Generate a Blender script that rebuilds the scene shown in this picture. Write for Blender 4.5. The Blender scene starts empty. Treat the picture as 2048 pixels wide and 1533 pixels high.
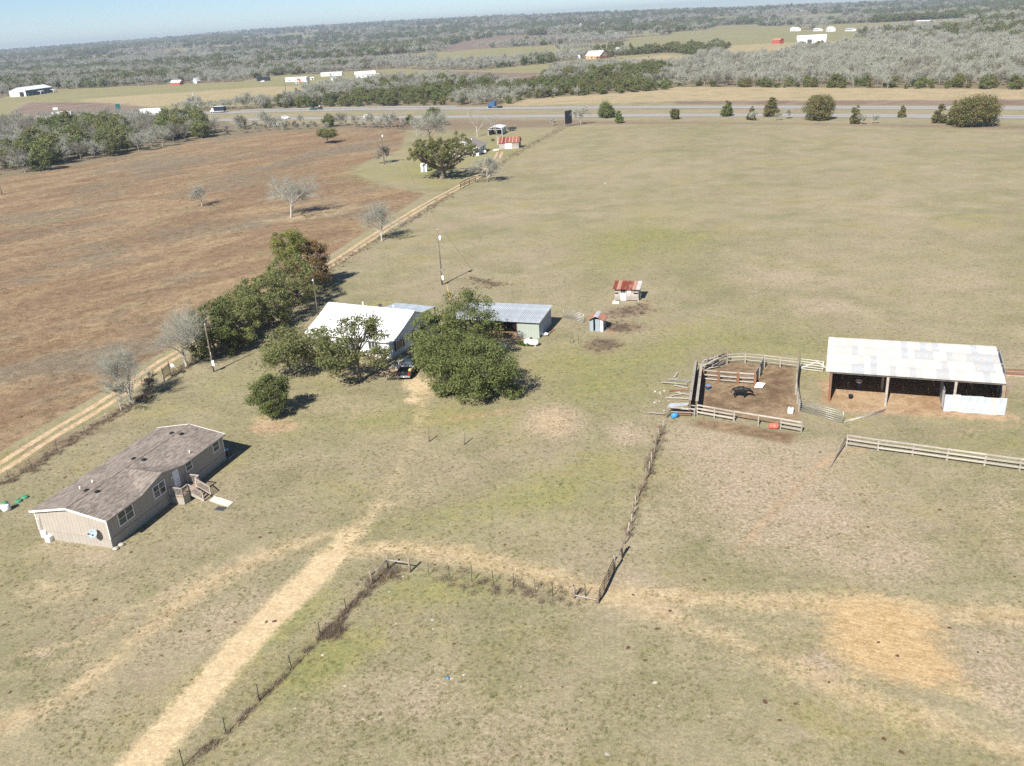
import bpy, math, random
import numpy as np
from mathutils import Vector, Matrix

scene = bpy.context.scene
C = scene.collection
R = math.radians

# ------------------------------------------------------------------ camera, sky, sun, exposure
CAM_H, FOCAL, PITCH, ROLL = 43.0, 1780.0, R(22.1), R(-3.5)      # focal length in pixels of the 2048 px wide photo
cam_data = bpy.data.cameras.new('camera')
cam = bpy.data.objects.new('camera', cam_data)
C.objects.link(cam)
cam_data.sensor_width = 36.0
cam_data.lens = 36.0 * FOCAL / 2048.0
cam_data.clip_start = 0.5
cam_data.clip_end = 30000.0
_f = Vector((0, math.cos(PITCH), -math.sin(PITCH)))
_r0, _u0 = Vector((1, 0, 0)), Vector((0, math.sin(PITCH), math.cos(PITCH)))
_r = math.cos(ROLL) * _r0 + math.sin(ROLL) * _u0
_u = -math.sin(ROLL) * _r0 + math.cos(ROLL) * _u0
cam.matrix_world = Matrix(((_r.x, _u.x, -_f.x, 0), (_r.y, _u.y, -_f.y, 0), (_r.z, _u.z, -_f.z, CAM_H), (0, 0, 0, 1)))
scene.camera = cam

SUN_AZ, SUN_EL = R(209.0), R(42.0)                               # where the sun stands (clockwise from +y), winter midday
world = bpy.data.worlds.new('World')
scene.world = world
world.use_nodes = True
wn = world.node_tree
wn.nodes.clear()
sky = wn.nodes.new('ShaderNodeTexSky')
sky.sky_type = 'NISHITA'
sky.sun_disc = False
sky.sun_elevation = SUN_EL
sky.sun_rotation = SUN_AZ
sky.altitude = 100.0
sky.air_density = 0.72
sky.dust_density = 0.0
sky.ozone_density = 5.0
bg = wn.nodes.new('ShaderNodeBackground')
bg.inputs['Strength'].default_value = 0.058
wo = wn.nodes.new('ShaderNodeOutputWorld')
wn.links.new(sky.outputs[0], bg.inputs[0])
wn.links.new(bg.outputs[0], wo.inputs[0])

sun_data = bpy.data.lights.new('sun', 'SUN')
sun_data.energy = 4.6
sun_data.angle = R(0.53)
sun_data.color = (1.0, 0.955, 0.88)
sun = bpy.data.objects.new('sun', sun_data)
C.objects.link(sun)
_sd = Vector((math.sin(SUN_AZ) * math.cos(SUN_EL), math.cos(SUN_AZ) * math.cos(SUN_EL), math.sin(SUN_EL)))
sun.rotation_euler = _sd.to_track_quat('Z', 'Y').to_euler()
sun.location = (0, 0, 200)

vs = scene.view_settings
vs.view_transform = 'Standard'
vs.look = 'None'
vs.gamma = 1.0
vs.use_curve_mapping = False
vs.exposure = 1.03
scene.cycles.use_denoising = False
scene.cycles.max_bounces = 6
scene.cycles.diffuse_bounces = 3
scene.cycles.transparent_max_bounces = 8
scene.cycles.volume_bounces = 0

# ------------------------------------------------------------------ survey: points of the photo on the terrain
_HAZ = [-40, -29.9, -23, -17, -10.9, 0, 10.3, 20.8, 29.9, 40]
_HHT = [30, 31, 52, 62, 68, 64, 46, 15, 12, 12]


def sstep(a, b, x):
    t = np.clip((x - a) / (b - a), 0, 1)
    return t * t * (3 - 2 * t)


def terrain(x, y):
    x = np.asarray(x, float)
    y = np.asarray(y, float)
    d = np.hypot(x, y)
    az = np.degrees(np.arctan2(x, np.maximum(y, 1.0)))
    H = np.interp(az, _HAZ, _HHT)
    z = H * sstep(1300, 6300, d) * (1 - sstep(6800, 9000, d))
    ramp = sstep(640, 1300, d)
    z = z + ramp * (2.6 * np.sin(x / 260 + 1.3) * np.sin(y / 310 + .4) + 1.8 * np.sin(x / 140 + y / 190))
    z = z + sstep(1500, 3500, d) * (5.0 * np.sin(x / 640 + y / 900 + 2) + 4.0 * np.sin(y / 480 - x / 1300))
    return z


def ray(px, py):
    return Vector(_f) * FOCAL + Vector(_r) * (px - 1024) - Vector(_u) * (py - 766.5)


def site(px, py, z=None):
    """where the sight line of a photo point meets the terrain (or height z)"""
    d = ray(px, py)
    if z is not None:
        t = (z - CAM_H) / d.z
        return Vector((d.x * t, d.y * t, z))
    h = math.hypot(d.x, d.y)
    if d.z < 0 and -CAM_H / d.z * h < 640:
        t = -CAM_H / d.z
        return Vector((d.x * t, d.y * t, 0.0))
    lo = None
    s = 600.0
    while s < 9000:
        zz = CAM_H + d.z / h * s
        if zz <= float(terrain(d.x / h * s, d.y / h * s)):
            break
        lo = s
        s *= 1.01
    a, b = lo or s * .5, s
    for _ in range(30):
        m = .5 * (a + b)
        if CAM_H + d.z / h * m <= float(terrain(d.x / h * m, d.y / h * m)):
            b = m
        else:
            a = m
    x, y = d.x / h * b, d.y / h * b
    return Vector((x, y, float(terrain(x, y))))


def project(P):
    """world points -> photo pixels (for choosing which trees show largest)"""
    P = np.asarray(P, float) - np.array([0, 0, CAM_H])
    dd = P @ np.array(_f)
    return 1024 + FOCAL * (P @ np.array(_r)) / dd, 766.5 - FOCAL * (P @ np.array(_u)) / dd, dd


# ------------------------------------------------------------------ object helpers
def tag(o, label=None, cat=None, group=None, kind=None):
    if label:
        o['label'] = label
    if cat:
        o['category'] = cat
    if group:
        o['group'] = group
    if kind:
        o['kind'] = kind
    return o


def thing(name, label, cat, loc=(0, 0, 0), rz=0.0, group=None):
    o = bpy.data.objects.new(name, None)
    o.empty_display_size = .3
    C.objects.link(o)
    o.location = loc
    o.rotation_euler = (0, 0, rz)
    return tag(o, label, cat, group)


def copy_tree(o, parent=None, loc=None, rz=None, sc=None, label=None, group=None, cat=None):
    c = o.copy()
    C.objects.link(c)
    c.parent = parent
    if loc is not None:
        c.location = loc
    if rz is not None:
        c.rotation_euler = (0, 0, rz)
    if sc is not None:
        c.scale = sc if hasattr(sc, '__len__') else (sc, sc, sc)
    tag(c, label, cat, group)
    for ch in list(o.children):
        copy_tree(ch, c)
    return c


def obj_from_mesh(name, me, parent=None):
    o = bpy.data.objects.new(name, me)
    C.objects.link(o)
    o.parent = parent
    return o


def part_copy(src, name, parent, loc=None, rot=None, sc=None):
    o = bpy.data.objects.new(name, src.data if hasattr(src, 'data') else src)
    C.objects.link(o)
    o.parent = parent
    if loc is not None:
        o.location = loc
    if rot is not None:
        o.rotation_euler = rot
    if sc is not None:
        o.scale = sc
    return o


class MB:
    """collects faces for ONE mesh"""

    def __init__(s):
        s.v = []
        s.f = []
        s.smooth = []

    def add(s, vs_, fs, smooth=False):
        n = len(s.v)
        s.v += [tuple(p) for p in vs_]
        s.f += [tuple(i + n for i in f) for f in fs]
        s.smooth += [smooth] * len(fs)
        return s

    def box(s, x0, x1, y0, y1, z0, z1):
        return s.add([(x0, y0, z0), (x1, y0, z0), (x1, y1, z0), (x0, y1, z0), (x0, y0, z1), (x1, y0, z1), (x1, y1, z1), (x0, y1, z1)],
                     [(3, 2, 1, 0), (4, 5, 6, 7), (0, 1, 5, 4), (1, 2, 6, 5), (2, 3, 7, 6), (3, 0, 4, 7)])

    def beam(s, p, q, w, h, up=(0, 0, 1)):
        p, q, up = Vector(p), Vector(q), Vector(up)
        d = (q - p).normalized()
        if abs(d.dot(up)) > .98:
            up = Vector((1, 0, 0))
        a = d.cross(up).normalized() * (w / 2)
        b = a.cross(d).normalized() * (h / 2)
        pts = [p - a - b, p + a - b, p + a + b, p - a + b, q - a - b, q + a - b, q + a + b, q - a + b]
        return s.add(pts, [(0, 1, 2, 3), (7, 6, 5, 4), (0, 4, 5, 1), (1, 5, 6, 2), (2, 6, 7, 3), (3, 7, 4, 0)])

    def cyl(s, p, q, r0, r1=None, n=8, cap=True, smooth=True):
        r1 = r0 if r1 is None else r1
        p, q = Vector(p), Vector(q)
        d = (q - p).normalized()
        a = d.orthogonal().normalized()
        b = d.cross(a)
        vs_ = []
        for c, r in ((p, r0), (q, r1)):
            for i in range(n):
                t = 2 * math.pi * i / n
                vs_.append(c + a * (r * math.cos(t)) + b * (r * math.sin(t)))
        s.add(vs_, [(i, (i + 1) % n, n + (i + 1) % n, n + i) for i in range(n)], smooth)
        if cap:
            k = len(s.v) - 2 * n
            s.f += [tuple(k + n - 1 - i for i in range(n)), tuple(k + n + i for i in range(n))]
            s.smooth += [False, False]
        return s

    def lathe(s, prof, n=12, axis='z', c=(0, 0, 0), smooth=True):
        vs_ = []
        for r, h in prof:
            for i in range(n):
                t = 2 * math.pi * i / n
                a, b = r * math.cos(t), r * math.sin(t)
                p = (a, b, h) if axis == 'z' else ((h, a, b) if axis == 'x' else (a, h, b))
                vs_.append((p[0] + c[0], p[1] + c[1], p[2] + c[2]))
        m = len(prof)
        fs = [(j * n + i, j * n + (i + 1) % n, (j + 1) * n + (i + 1) % n, (j + 1) * n + i) for j in range(m - 1) for i in range(n)]
        fs += [tuple(range(n - 1, -1, -1)), tuple((m - 1) * n + i for i in range(n))]
        return s.add(vs_, fs, smooth)

    def slab(s, poly, t=.1):
        """planar polygon (3-D points) thickened downwards"""
        n = len(poly)
        p = [Vector(q) for q in poly]
        b = [q - Vector((0, 0, t)) for q in p]
        return s.add(p + b, [tuple(range(n)), tuple(range(2 * n - 1, n - 1, -1))] + [(i, n + i, n + (i + 1) % n, (i + 1) % n) for i in range(n)])

    def prism(s, poly, ax, t0, t1):
        """2-D polygon extruded along axis ax ('x': poly is (y,z); 'y': poly is (x,z))"""
        n = len(poly)
        if ax == 'x':
            A = [(t0, a, b) for a, b in poly]
            B = [(t1, a, b) for a, b in poly]
        elif ax == 'y':
            A = [(a, t0, b) for a, b in poly]
            B = [(a, t1, b) for a, b in poly]
        else:
            A = [(a, b, t0) for a, b in poly]
            B = [(a, b, t1) for a, b in poly]
        return s.add(A + B, [tuple(range(n)), tuple(range(2 * n - 1, n - 1, -1))] + [(i, n + i, n + (i + 1) % n, (i + 1) % n) for i in range(n)])

    def mesh(s, name, mat):
        me = bpy.data.meshes.new(name)
        me.from_pydata(s.v, [], s.f)
        me.polygons.foreach_set('use_smooth', s.smooth)
        if mat:
            me.materials.append(mat)
        import bmesh
        b = bmesh.new()
        b.from_mesh(me)
        bmesh.ops.recalc_face_normals(b, faces=b.faces)
        b.to_mesh(me)
        b.free()
        return me

    def build(s, name, mat, parent=None, loc=None, rz=None):
        o = obj_from_mesh(name, s.mesh(name, mat), parent)
        if loc is not None:
            o.location = loc
        if rz is not None:
            o.rotation_euler = (0, 0, rz)
        return o


def raw_mesh(name, V, F, mat, smooth=False):
    """numpy verts (n,3) and equal-length faces (m,k) straight into a mesh"""
    V = np.asarray(V, np.float32)
    F = np.asarray(F, np.int32)
    me = bpy.data.meshes.new(name)
    me.vertices.add(len(V))
    me.vertices.foreach_set('co', V.ravel())
    k = F.shape[1]
    me.loops.add(F.size)
    me.loops.foreach_set('vertex_index', F.ravel())
    me.polygons.add(len(F))
    me.polygons.foreach_set('loop_start', np.arange(0, F.size, k, dtype=np.int32))
    me.polygons.foreach_set('loop_total', np.full(len(F), k, np.int32))
    if smooth:
        me.polygons.foreach_set('use_smooth', np.ones(len(F), bool))
    me.update(calc_edges=True)
    me.validate()
    if mat:
        me.materials.append(mat)
    return me

# ------------------------------------------------------------------ materials (procedural)
class NT:
    def __init__(s, name):
        s.m = bpy.data.materials.new(name)
        s.m.use_nodes = True
        s.t = s.m.node_tree
        s.b = s.t.nodes['Principled BSDF']
        s.out = s.t.nodes['Material Output']

    def n(s, typ, **kw):
        nd = s.t.nodes.new('ShaderNode' + typ)
        for k, v in kw.items():
            setattr(nd, k, v)
        return nd

    def put(s, sock, v):
        if hasattr(v, 'links') or isinstance(v, bpy.types.NodeSocket):
            s.t.links.new(v, sock)
        elif isinstance(v, (tuple, list)) and len(v) == 3 and sock.type == 'RGBA':
            sock.default_value = (*v, 1)
        else:
            sock.default_value = v

    def math(s, op, a, b=0.0, c=None, clamp=False):
        nd = s.n('Math', operation=op, use_clamp=clamp)
        s.put(nd.inputs[0], a)
        s.put(nd.inputs[1], b)
        if c is not None:
            s.put(nd.inputs[2], c)
        return nd.outputs[0]

    def noise(s, vec, scale, detail=4, rough=.55, dist=0.0):
        nd = s.n('TexNoise')
        s.put(nd.inputs['Vector'], vec)
        nd.inputs['Scale'].default_value = scale
        nd.inputs['Detail'].default_value = detail
        nd.inputs['Roughness'].default_value = rough
        nd.inputs['Distortion'].default_value = dist
        return nd.outputs['Fac']

    def ramp(s, v, lo, hi, a=0.0, b=1.0):
        nd = s.n('MapRange', interpolation_type='SMOOTHSTEP')
        s.put(nd.inputs[0], v)
        nd.inputs[1].default_value = lo
        nd.inputs[2].default_value = hi
        nd.inputs[3].default_value = a
        nd.inputs[4].default_value = b
        return nd.outputs[0]

    def mix(s, f, a, b, mode='MIX'):
        nd = s.n('MixRGB', blend_type=mode)
        s.put(nd.inputs[0], f)
        s.put(nd.inputs[1], a)
        s.put(nd.inputs[2], b)
        return nd.outputs[0]

    def scale(s, col, f):
        nd = s.n('VectorMath', operation='SCALE')
        s.put(nd.inputs[0], col)
        s.put(nd.inputs['Scale'], f)
        return nd.outputs[0]

    def attr(s, name):
        nd = s.n('Attribute', attribute_name=name)
        return nd.outputs['Fac']

    def pos(s, sx=1, sy=1, sz=1, rz=0.0, space='world'):
        if space == 'world':
            p = s.n('NewGeometry').outputs['Position']
        else:
            p = s.n('TexCoord').outputs['Object']
        if (sx, sy, sz, rz) == (1, 1, 1, 0.0):
            return p
        if rz:
            vr = s.n('VectorRotate', rotation_type='Z_AXIS')
            s.put(vr.inputs['Vector'], p)
            vr.inputs['Angle'].default_value = -rz
            p = vr.outputs[0]
        mp = s.n('Mapping')
        s.put(mp.inputs['Vector'], p)
        mp.inputs['Scale'].default_value = (sx, sy, sz)
        return mp.outputs[0]

    def bump(s, h, strength=.5, dist=.05):
        nd = s.n('Bump')
        nd.inputs['Strength'].default_value = strength
        nd.inputs['Distance'].default_value = dist
        s.put(nd.inputs['Height'], h)
        s.t.links.new(nd.outputs[0], s.b.inputs['Normal'])

    def done(s, col, rough=.8, metal=0.0, spec=.3):
        s.put(s.b.inputs['Base Color'], col)
        s.put(s.b.inputs['Roughness'], rough)
        s.put(s.b.inputs['Metallic'], metal)
        s.b.inputs['Specular IOR Level'].default_value = spec
        return s.m


def mat_plain(name, col, rough=.7, var=.18, scale=3.0, metal=0.0, spec=.3, dirt=None, dirt_amt=.0, bump=0.0):
    """painted or natural surface with blotches, fine grain and some weathering"""
    t = NT(name)
    p = t.pos(space='object')
    a = t.noise(p, scale, 5)
    b = t.noise(p, scale * 7, 3)
    f = t.math('ADD', t.math('MULTIPLY', a, .6), t.math('MULTIPLY', b, .4))
    c = t.scale(col, t.ramp(f, .25, .75, 1 - var, 1 + var))
    if dirt:
        c = t.mix(t.ramp(t.noise(t.pos(1, 1, .4, space='object'), scale * .7, 6, .65), .5, .72, 0, dirt_amt), c, dirt)
    if bump:
        t.bump(f, bump, .02)
    return t.done(c, t.ramp(a, .2, .8, max(.05, rough - .12), min(1, rough + .1)), metal, spec)


def mat_leaf(name, cols, transl=.3, varo=.25):
    t = NT(name)
    g = t.n('NewGeometry')
    rnd = g.outputs['Random Per Island']
    oi = t.n('ObjectInfo').outputs['Random']
    cl = t.noise(t.pos(space='object'), .55, 3)
    c = t.mix(t.ramp(rnd, 0, 1), cols[0], cols[1])
    c = t.mix(t.ramp(cl, .38, .66), c, cols[2])
    c = t.scale(c, t.math('ADD', 1 - varo / 2, t.math('MULTIPLY', oi, varo)))
    t.done(c, .65, 0, .25)
    tr = t.n('BsdfTranslucent')
    t.put(tr.inputs[0], c)
    mx = t.n('MixShader')
    mx.inputs[0].default_value = transl
    t.t.links.new(t.b.outputs[0], mx.inputs[1])
    t.t.links.new(tr.outputs[0], mx.inputs[2])
    t.t.links.new(mx.outputs[0], t.out.inputs['Surface'])
    return t.m


def mat_wood(name, col, rot=(0, 0, 0), grey=(.3, .28, .25), amt=.5, var=.3):
    t = NT(name)
    oi = t.n('ObjectInfo').outputs['Random']
    mp = t.n('Mapping')
    t.put(mp.inputs['Vector'], t.n('TexCoord').outputs['Object'])
    mp.inputs['Scale'].default_value = (1.2, 9, 9)
    a = t.noise(mp.outputs[0], 2.2, 6, .65)
    b = t.noise(t.pos(space='object'), 1.3, 4)
    c = t.scale(col, t.ramp(a, .3, .7, 1 - var, 1 + var))
    c = t.mix(t.ramp(b, .4, .65, 0, amt), c, grey)
    c = t.scale(c, t.math('ADD', .82, t.math('MULTIPLY', oi, .36)))
    t.bump(a, .4, .01)
    return t.done(c, .85, 0, .2)


def mat_sheet(name, col, alt, rust=None, rust_amt=0.0, metal=.35, rough=.45):
    """weathered sheet metal; each sheet has its own tone"""
    t = NT(name)
    oi = t.n('ObjectInfo').outputs['Random']
    p = t.pos(space='object')
    a = t.noise(p, .9, 5, .6)
    st = t.noise(t.pos(6, .5, .5, space='object'), 1.5, 4)
    c = t.mix(t.ramp(oi, .2, .95), col, alt)
    c = t.scale(c, t.ramp(a, .25, .75, .85, 1.1))
    c = t.scale(c, t.ramp(st, .3, .7, .92, 1.06))
    if rust:
        r = t.math('ADD', t.math('MULTIPLY', t.noise(t.pos(1.2, .5, .5, space='object'), 1.6, 7, .7), .75), t.math('MULTIPLY', oi, .25))
        c = t.mix(t.ramp(r, .42, .62, 0, rust_amt), c, rust)
    return t.done(c, t.ramp(a, .2, .8, rough - .1, rough + .15), metal, .4)


def mat_glass(name, col=(.02, .025, .03)):
    t = NT(name)
    a = t.noise(t.pos(space='object'), 2.0, 3)
    return t.done(t.scale(col, t.ramp(a, .3, .7, .6, 1.5)), .08, 0, .6)


# ---- ground: grasses, bare earth, tracks; the masks are attributes of the terrain (what grows where), broken up by noise
LAYERS = ['brown', 'lush', 'sand', 'tan', 'dirt', 'bare', 'straw', 'dead', 'plow', 'wood', 'rut', 'mud']


def mat_ground():
    t = NT('ground_cover')
    P = t.pos()
    big = t.noise(P, .021, 5, .6)
    mid = t.noise(P, .10, 6, .62, .3)
    fin = t.noise(P, .75, 6, .68)
    gr = t.noise(P, 3.6, 4, .7)
    blade = t.noise(t.pos(1, .6, 1, R(25)), 9.0, 3, .7)
    streak = t.noise(t.pos(.42, 1.25, 1, R(48)), .05, 7, .68, .9)
    brk = t.math('ADD', t.math('MULTIPLY', t.math('SUBTRACT', fin, .5), .75), t.math('ADD', t.math('MULTIPLY', t.math('SUBTRACT', mid, .5), .9), t.math('MULTIPLY', t.math('SUBTRACT', gr, .5), .4)))

    def mask(name, lo=.36, hi=.64, k=1.0):
        a = t.attr(name)
        g = t.ramp(a, 0.02, .25)                      # no noise where the layer is absent
        return t.math('MULTIPLY', t.ramp(t.math('ADD', a, t.math('MULTIPLY', brk, k)), lo, hi), g)

    # pasture: short winter grass, olive to straw, with greyish thatch in soft patches
    f1 = t.math('ADD', t.math('MULTIPLY', mid, .5), t.math('ADD', t.math('MULTIPLY', big, .45), t.math('MULTIPLY', fin, .28)))
    c = t.mix(t.ramp(f1, .47, .76), (.196, .180, .100), (.290, .246, .160))
    c = t.mix(t.ramp(t.math('ADD', t.math('MULTIPLY', t.noise(P, .045, 6, .66), .72), t.math('MULTIPLY', gr, .28)), .46, .64, 0, .8), c, (.285, .230, .160))
    c = t.mix(t.ramp(t.math('ADD', t.math('MULTIPLY', t.noise(P, .07, 5, .6), .75), t.math('MULTIPLY', fin, .25)), .50, .66, 0, .75), c, (.255, .220, .100))
    c = t.mix(t.ramp(t.math('ADD', t.math('MULTIPLY', fin, .55), t.math('MULTIPLY', gr, .45)), .5, .66, 0, .45), c, (.180, .178, .078))
    c = t.mix(t.ramp(t.math('ADD', t.math('MULTIPLY', t.noise(P, .4, 5, .7), .6), t.math('MULTIPLY', gr, .4)), .54, .68, 0, .5), c, (.345, .285, .185))
    c = t.mix(t.ramp(t.math('ADD', t.math('MULTIPLY', t.noise(P, .27, 6, .7), .75), t.math('MULTIPLY', gr, .25)), .545, .66, 0, .45), c, (.172, .180, .062))
    c = t.mix(t.ramp(t.math('ADD', t.math('MULTIPLY', t.noise(P, .16, 6, .7, .6), .75), t.math('MULTIPLY', gr, .25)), .54, .66, 0, .6), c, (.275, .212, .150))
    c = t.scale(c, t.ramp(t.noise(P, .22, 5, .75), .32, .68, .93, 1.07))
    # brown field: dead bluestem, rusty, straw and grey in drifts
    b1 = t.mix(t.ramp(streak, .34, .66), (.170, .110, .066), (.290, .212, .122))
    b1 = t.mix(t.ramp(t.math('ADD', t.math('MULTIPLY', mid, .6), t.math('MULTIPLY', fin, .4)), .44, .62, 0, .75), b1, (.195, .135, .086))
    b1 = t.mix(t.ramp(t.noise(t.pos(.5, 1.2, 1, R(42)), .035, 7, .68), .48, .62, 0, .8), b1, (.165, .140, .102))
    b1 = t.mix(t.ramp(t.noise(t.pos(.5, 1.2, 1, R(40)), .06, 6, .68), .55, .70, 0, .6), b1, (.330, .255, .150))
    b1 = t.mix(t.ramp(t.math('ADD', t.math('MULTIPLY', fin, .6), t.math('MULTIPLY', gr, .4)), .52, .66, 0, .45), b1, (.150, .088, .050))
    b1 = t.mix(t.ramp(t.noise(t.pos(.6, 1.1, 1, R(46)), .028, 7, .72, .5), .52, .64, 0, .7), b1, (.212, .132, .076))
    b1 = t.mix(t.ramp(t.noise(t.pos(.6, 1.1, 1, R(44)), .05, 6, .72), .57, .68, 0, .6), b1, (.165, .165, .095))
    b1 = t.scale(b1, t.ramp(t.math('ADD', t.math('MULTIPLY', t.noise(P, .45, 6, .78), .7), t.math('MULTIPLY', gr, .3)), .36, .64, .72, 1.28))
    c = t.mix(mask('brown', k=.5), c, b1)
    c = t.mix(t.math('MULTIPLY', mask('lush', .12, .95, 1.0), .85), c, t.mix(t.ramp(fin, .35, .65), (.150, .180, .045), (.250, .225, .078)))
    c = t.mix(mask('plow', k=.5), c, t.mix(t.ramp(streak, .35, .65), (.165, .115, .088), (.225, .170, .128)))
    c = t.mix(mask('wood', k=.7), c, t.mix(t.ramp(fin, .35, .65), (.145, .120, .075), (.215, .170, .110)))
    c = t.mix(t.math('MULTIPLY', mask('dead', .2, .85, 1.2), .85), c, t.mix(t.ramp(gr, .35, .65), (.120, .082, .058), (.235, .165, .120)))
    c = t.mix(t.math('MULTIPLY', mask('bare', .15, .95, 1.1), .8), c, t.mix(t.ramp(gr, .35, .65), (.300, .220, .155), (.390, .315, .235)))
    c = t.mix(t.math('MULTIPLY', mask('tan', .15, .9, 1.2), .85), c, t.mix(t.ramp(fin, .35, .65), (.335, .248, .138), (.430, .342, .212)))
    c = t.mix(mask('mud', .25, .75, 1.2), c, t.mix(t.ramp(t.math('ADD', t.math('MULTIPLY', mid, .45), t.math('MULTIPLY', fin, .55)), .38, .62), (.125, .080, .050), (.270, .195, .120)))
    c = t.mix(mask('dirt', .3, .7, .9), c, t.mix(t.ramp(t.math('ADD', t.math('MULTIPLY', mid, .5), t.math('MULTIPLY', fin, .5)), .4, .6), (.265, .172, .100), (.375, .272, .172)))
    c = t.mix(t.math('MULTIPLY', mask('straw', .1, .95, 1.5), .9), c, t.mix(t.ramp(t.noise(t.pos(.5, 2.6, 1, R(-24)), 1.1, 6, .72), .34, .66), (.350, .232, .112), (.485, .350, .190)))
    c = t.mix(mask('sand', .16, .84, .85), c, t.mix(t.ramp(t.math('ADD', t.math('MULTIPLY', fin, .5), t.math('MULTIPLY', gr, .5)), .38, .62), (.440, .330, .195), (.505, .400, .250)))
    c = t.mix(mask('rut', .36, .62, .45), c, t.mix(t.ramp(fin, .38, .62), (.385, .268, .160), (.480, .360, .235)))
    # blade-scale grain
    g = t.math('ADD', t.math('MULTIPLY', gr, .45), t.math('MULTIPLY', blade, .55))
    soft = t.math('SUBTRACT', 1.0, t.math('MULTIPLY', t.ramp(t.attr('sand'), .4, .9), .55))
    c = t.scale(c, t.math('ADD', 1.0, t.math('MULTIPLY', soft, t.ramp(g, .28, .72, -.30, .32))))
    c = t.scale(c, t.ramp(t.noise(P, 1.7, 4, .7), .3, .7, .88, 1.12))
    h = t.math('ADD', t.math('MULTIPLY', fin, 1.0), t.math('ADD', t.math('MULTIPLY', gr, .5), t.math('MULTIPLY', blade, .28)))
    t.bump(h, .5, .18)
    return t.done(c, .95, 0, .1)


M = {}
M['ground'] = mat_ground()
M['asphalt'] = (lambda t: t.done(t.scale((.27, .26, .245), t.ramp(t.math('ADD', t.math('MULTIPLY', t.noise(t.pos(.1, 2, 1), .4, 4), .5), t.math('MULTIPLY', t.noise(t.pos(), 1.5, 5), .5)), .3, .7, .8, 1.2)), .9, 0, .2))(NT('worn_asphalt'))
M['line_paint'] = mat_plain('line_paint', (.7, .7, .66), .7)
M['bark'] = mat_plain('grey_bark', (.155, .125, .098), .9, .35, 2.5, bump=.6)
M['pale_bark'] = mat_plain('pale_bark', (.40, .365, .315), .9, .3, 2.5, dirt=(.16, .14, .115), dirt_amt=.6, bump=.5)
M['twig'] = mat_plain('bare_twig', (.335, .332, .272), .9, .22, .5)
M['twig_brown'] = mat_plain('brown_twig', (.225, .205, .16), .9, .3, .5)
M['leaf_oak'] = mat_leaf('oak_leaf', [(.115, .138, .042), (.225, .232, .086), (.150, .150, .058)])
M['leaf_dark'] = mat_leaf('dark_leaf', [(.092, .125, .038), (.215, .235, .080), (.130, .148, .046)])
M['leaf_yellow'] = mat_leaf('yellowish_leaf', [(.150, .160, .044), (.235, .218, .075), (.145, .150, .050)])
M['leaf_rust'] = mat_leaf('rusty_leaf', [(.215, .125, .048), (.270, .155, .062), (.147, .132, .047)])
M['leaf_cedar'] = mat_leaf('cedar_leaf', [(0.106, 0.123, 0.042), (0.181, 0.178, 0.067), (0.179, 0.136, 0.052)])
M['leaf_pine'] = mat_leaf('pine_leaf', [(.185, .205, .044), (.270, .270, .066), (.150, .165, .042)])
M['dry_brush'] = mat_plain('dry_brush', (.150, .105, .070), .95, .35, .8)
M['white_paint'] = mat_plain('white_paint', (.76, .77, .77), .55, .05, 1.5, dirt=(.5, .46, .4), dirt_amt=.25)
M['white_metal'] = mat_plain('white_metal', (.80, .80, .79), .45, .04, .6, metal=0.0, spec=.4)
M['trim_white'] = mat_plain('white_trim', (.74, .74, .72), .6, .06, 3)
M['home_siding'] = mat_plain('tan_siding', (.355, .315, .268), .75, .06, 1.2, dirt=(.28, .235, .19), dirt_amt=.2)
M['home_skirt'] = mat_plain('tan_skirting', (.335, .305, .262), .75, .07, 1.5, dirt=(.25, .2, .15), dirt_amt=.3)
M['glass'] = mat_glass('dark_glass', (.045, .055, .058))
M['black'] = mat_plain('matt_black', (.018, .018, .02), .6, .2)
M['dark_grey'] = mat_plain('dark_grey', (.06, .06, .065), .6, .2)
M['rubber'] = mat_plain('rubber', (.022, .022, .023), .85, .25, 5)
M['steel'] = mat_plain('galvanised_steel', (.42, .43, .44), .45, .15, 6, metal=.5, spec=.5, dirt=(.25, .17, .1), dirt_amt=.4)
M['gate_rust'] = mat_plain('rusty_iron', (.065, .038, .028), .8, .35, 4)
M['post_wood'] = mat_wood('post_wood', (.20, .155, .115))
M['pole_wood'] = mat_wood('pole_wood', (.115, .090, .070), amt=.35)
M['rail_white'] = mat_wood('weathered_rail', (.37, .34, .29), grey=(.28, .26, .235))
M['rail_grey'] = mat_wood('grey_rail', (.33, .29, .24), grey=(.24, .22, .2))
M['chute_wood'] = mat_wood('dark_and_shaded_wood', (.15, .105, .075), grey=(.2, .17, .14))  # dark posts; on the chute planks the darkness stands in for shade
M['plank_grey'] = mat_wood('grey_plank', (.36, .32, .28), grey=(.27, .25, .23))
M['red_wood'] = mat_wood('reddish_wood', (.23, .105, .055), grey=(.2, .14, .1))
M['deck_wood'] = mat_wood('deck_wood', (.30, .21, .15), grey=(.34, .30, .26))
M['deck_rail'] = mat_wood('deck_rail_wood', (.40, .34, .28), grey=(.42, .38, .33))
M['tpost'] = mat_plain('green_steel_post', (.045, .060, .040), .7, .3, 4, dirt=(.14, .06, .03), dirt_amt=.6)
M['wire'] = mat_plain('fence_wire', (.20, .17, .15), .7, .2)
M['roof_barn'] = mat_sheet('barn_sheet', (.62, .59, .53), (.55, .55, .54), (.52, .42, .30), .35, .05, .5)
M['roof_barn_dark'] = mat_sheet('barn_sheet_grey', (.475, .485, .48), (.52, .52, .51), (.4, .33, .25), .25, .1, .5)
M['roof_shed'] = mat_sheet('shed_sheet', (.40, .435, .455), (.44, .47, .49), None, 0, .08, .4)
M['roof_blue'] = mat_sheet('lean_to_sheet', (.42, .46, .49), (.46, .49, .52), None, 0, .08, .4)
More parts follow.
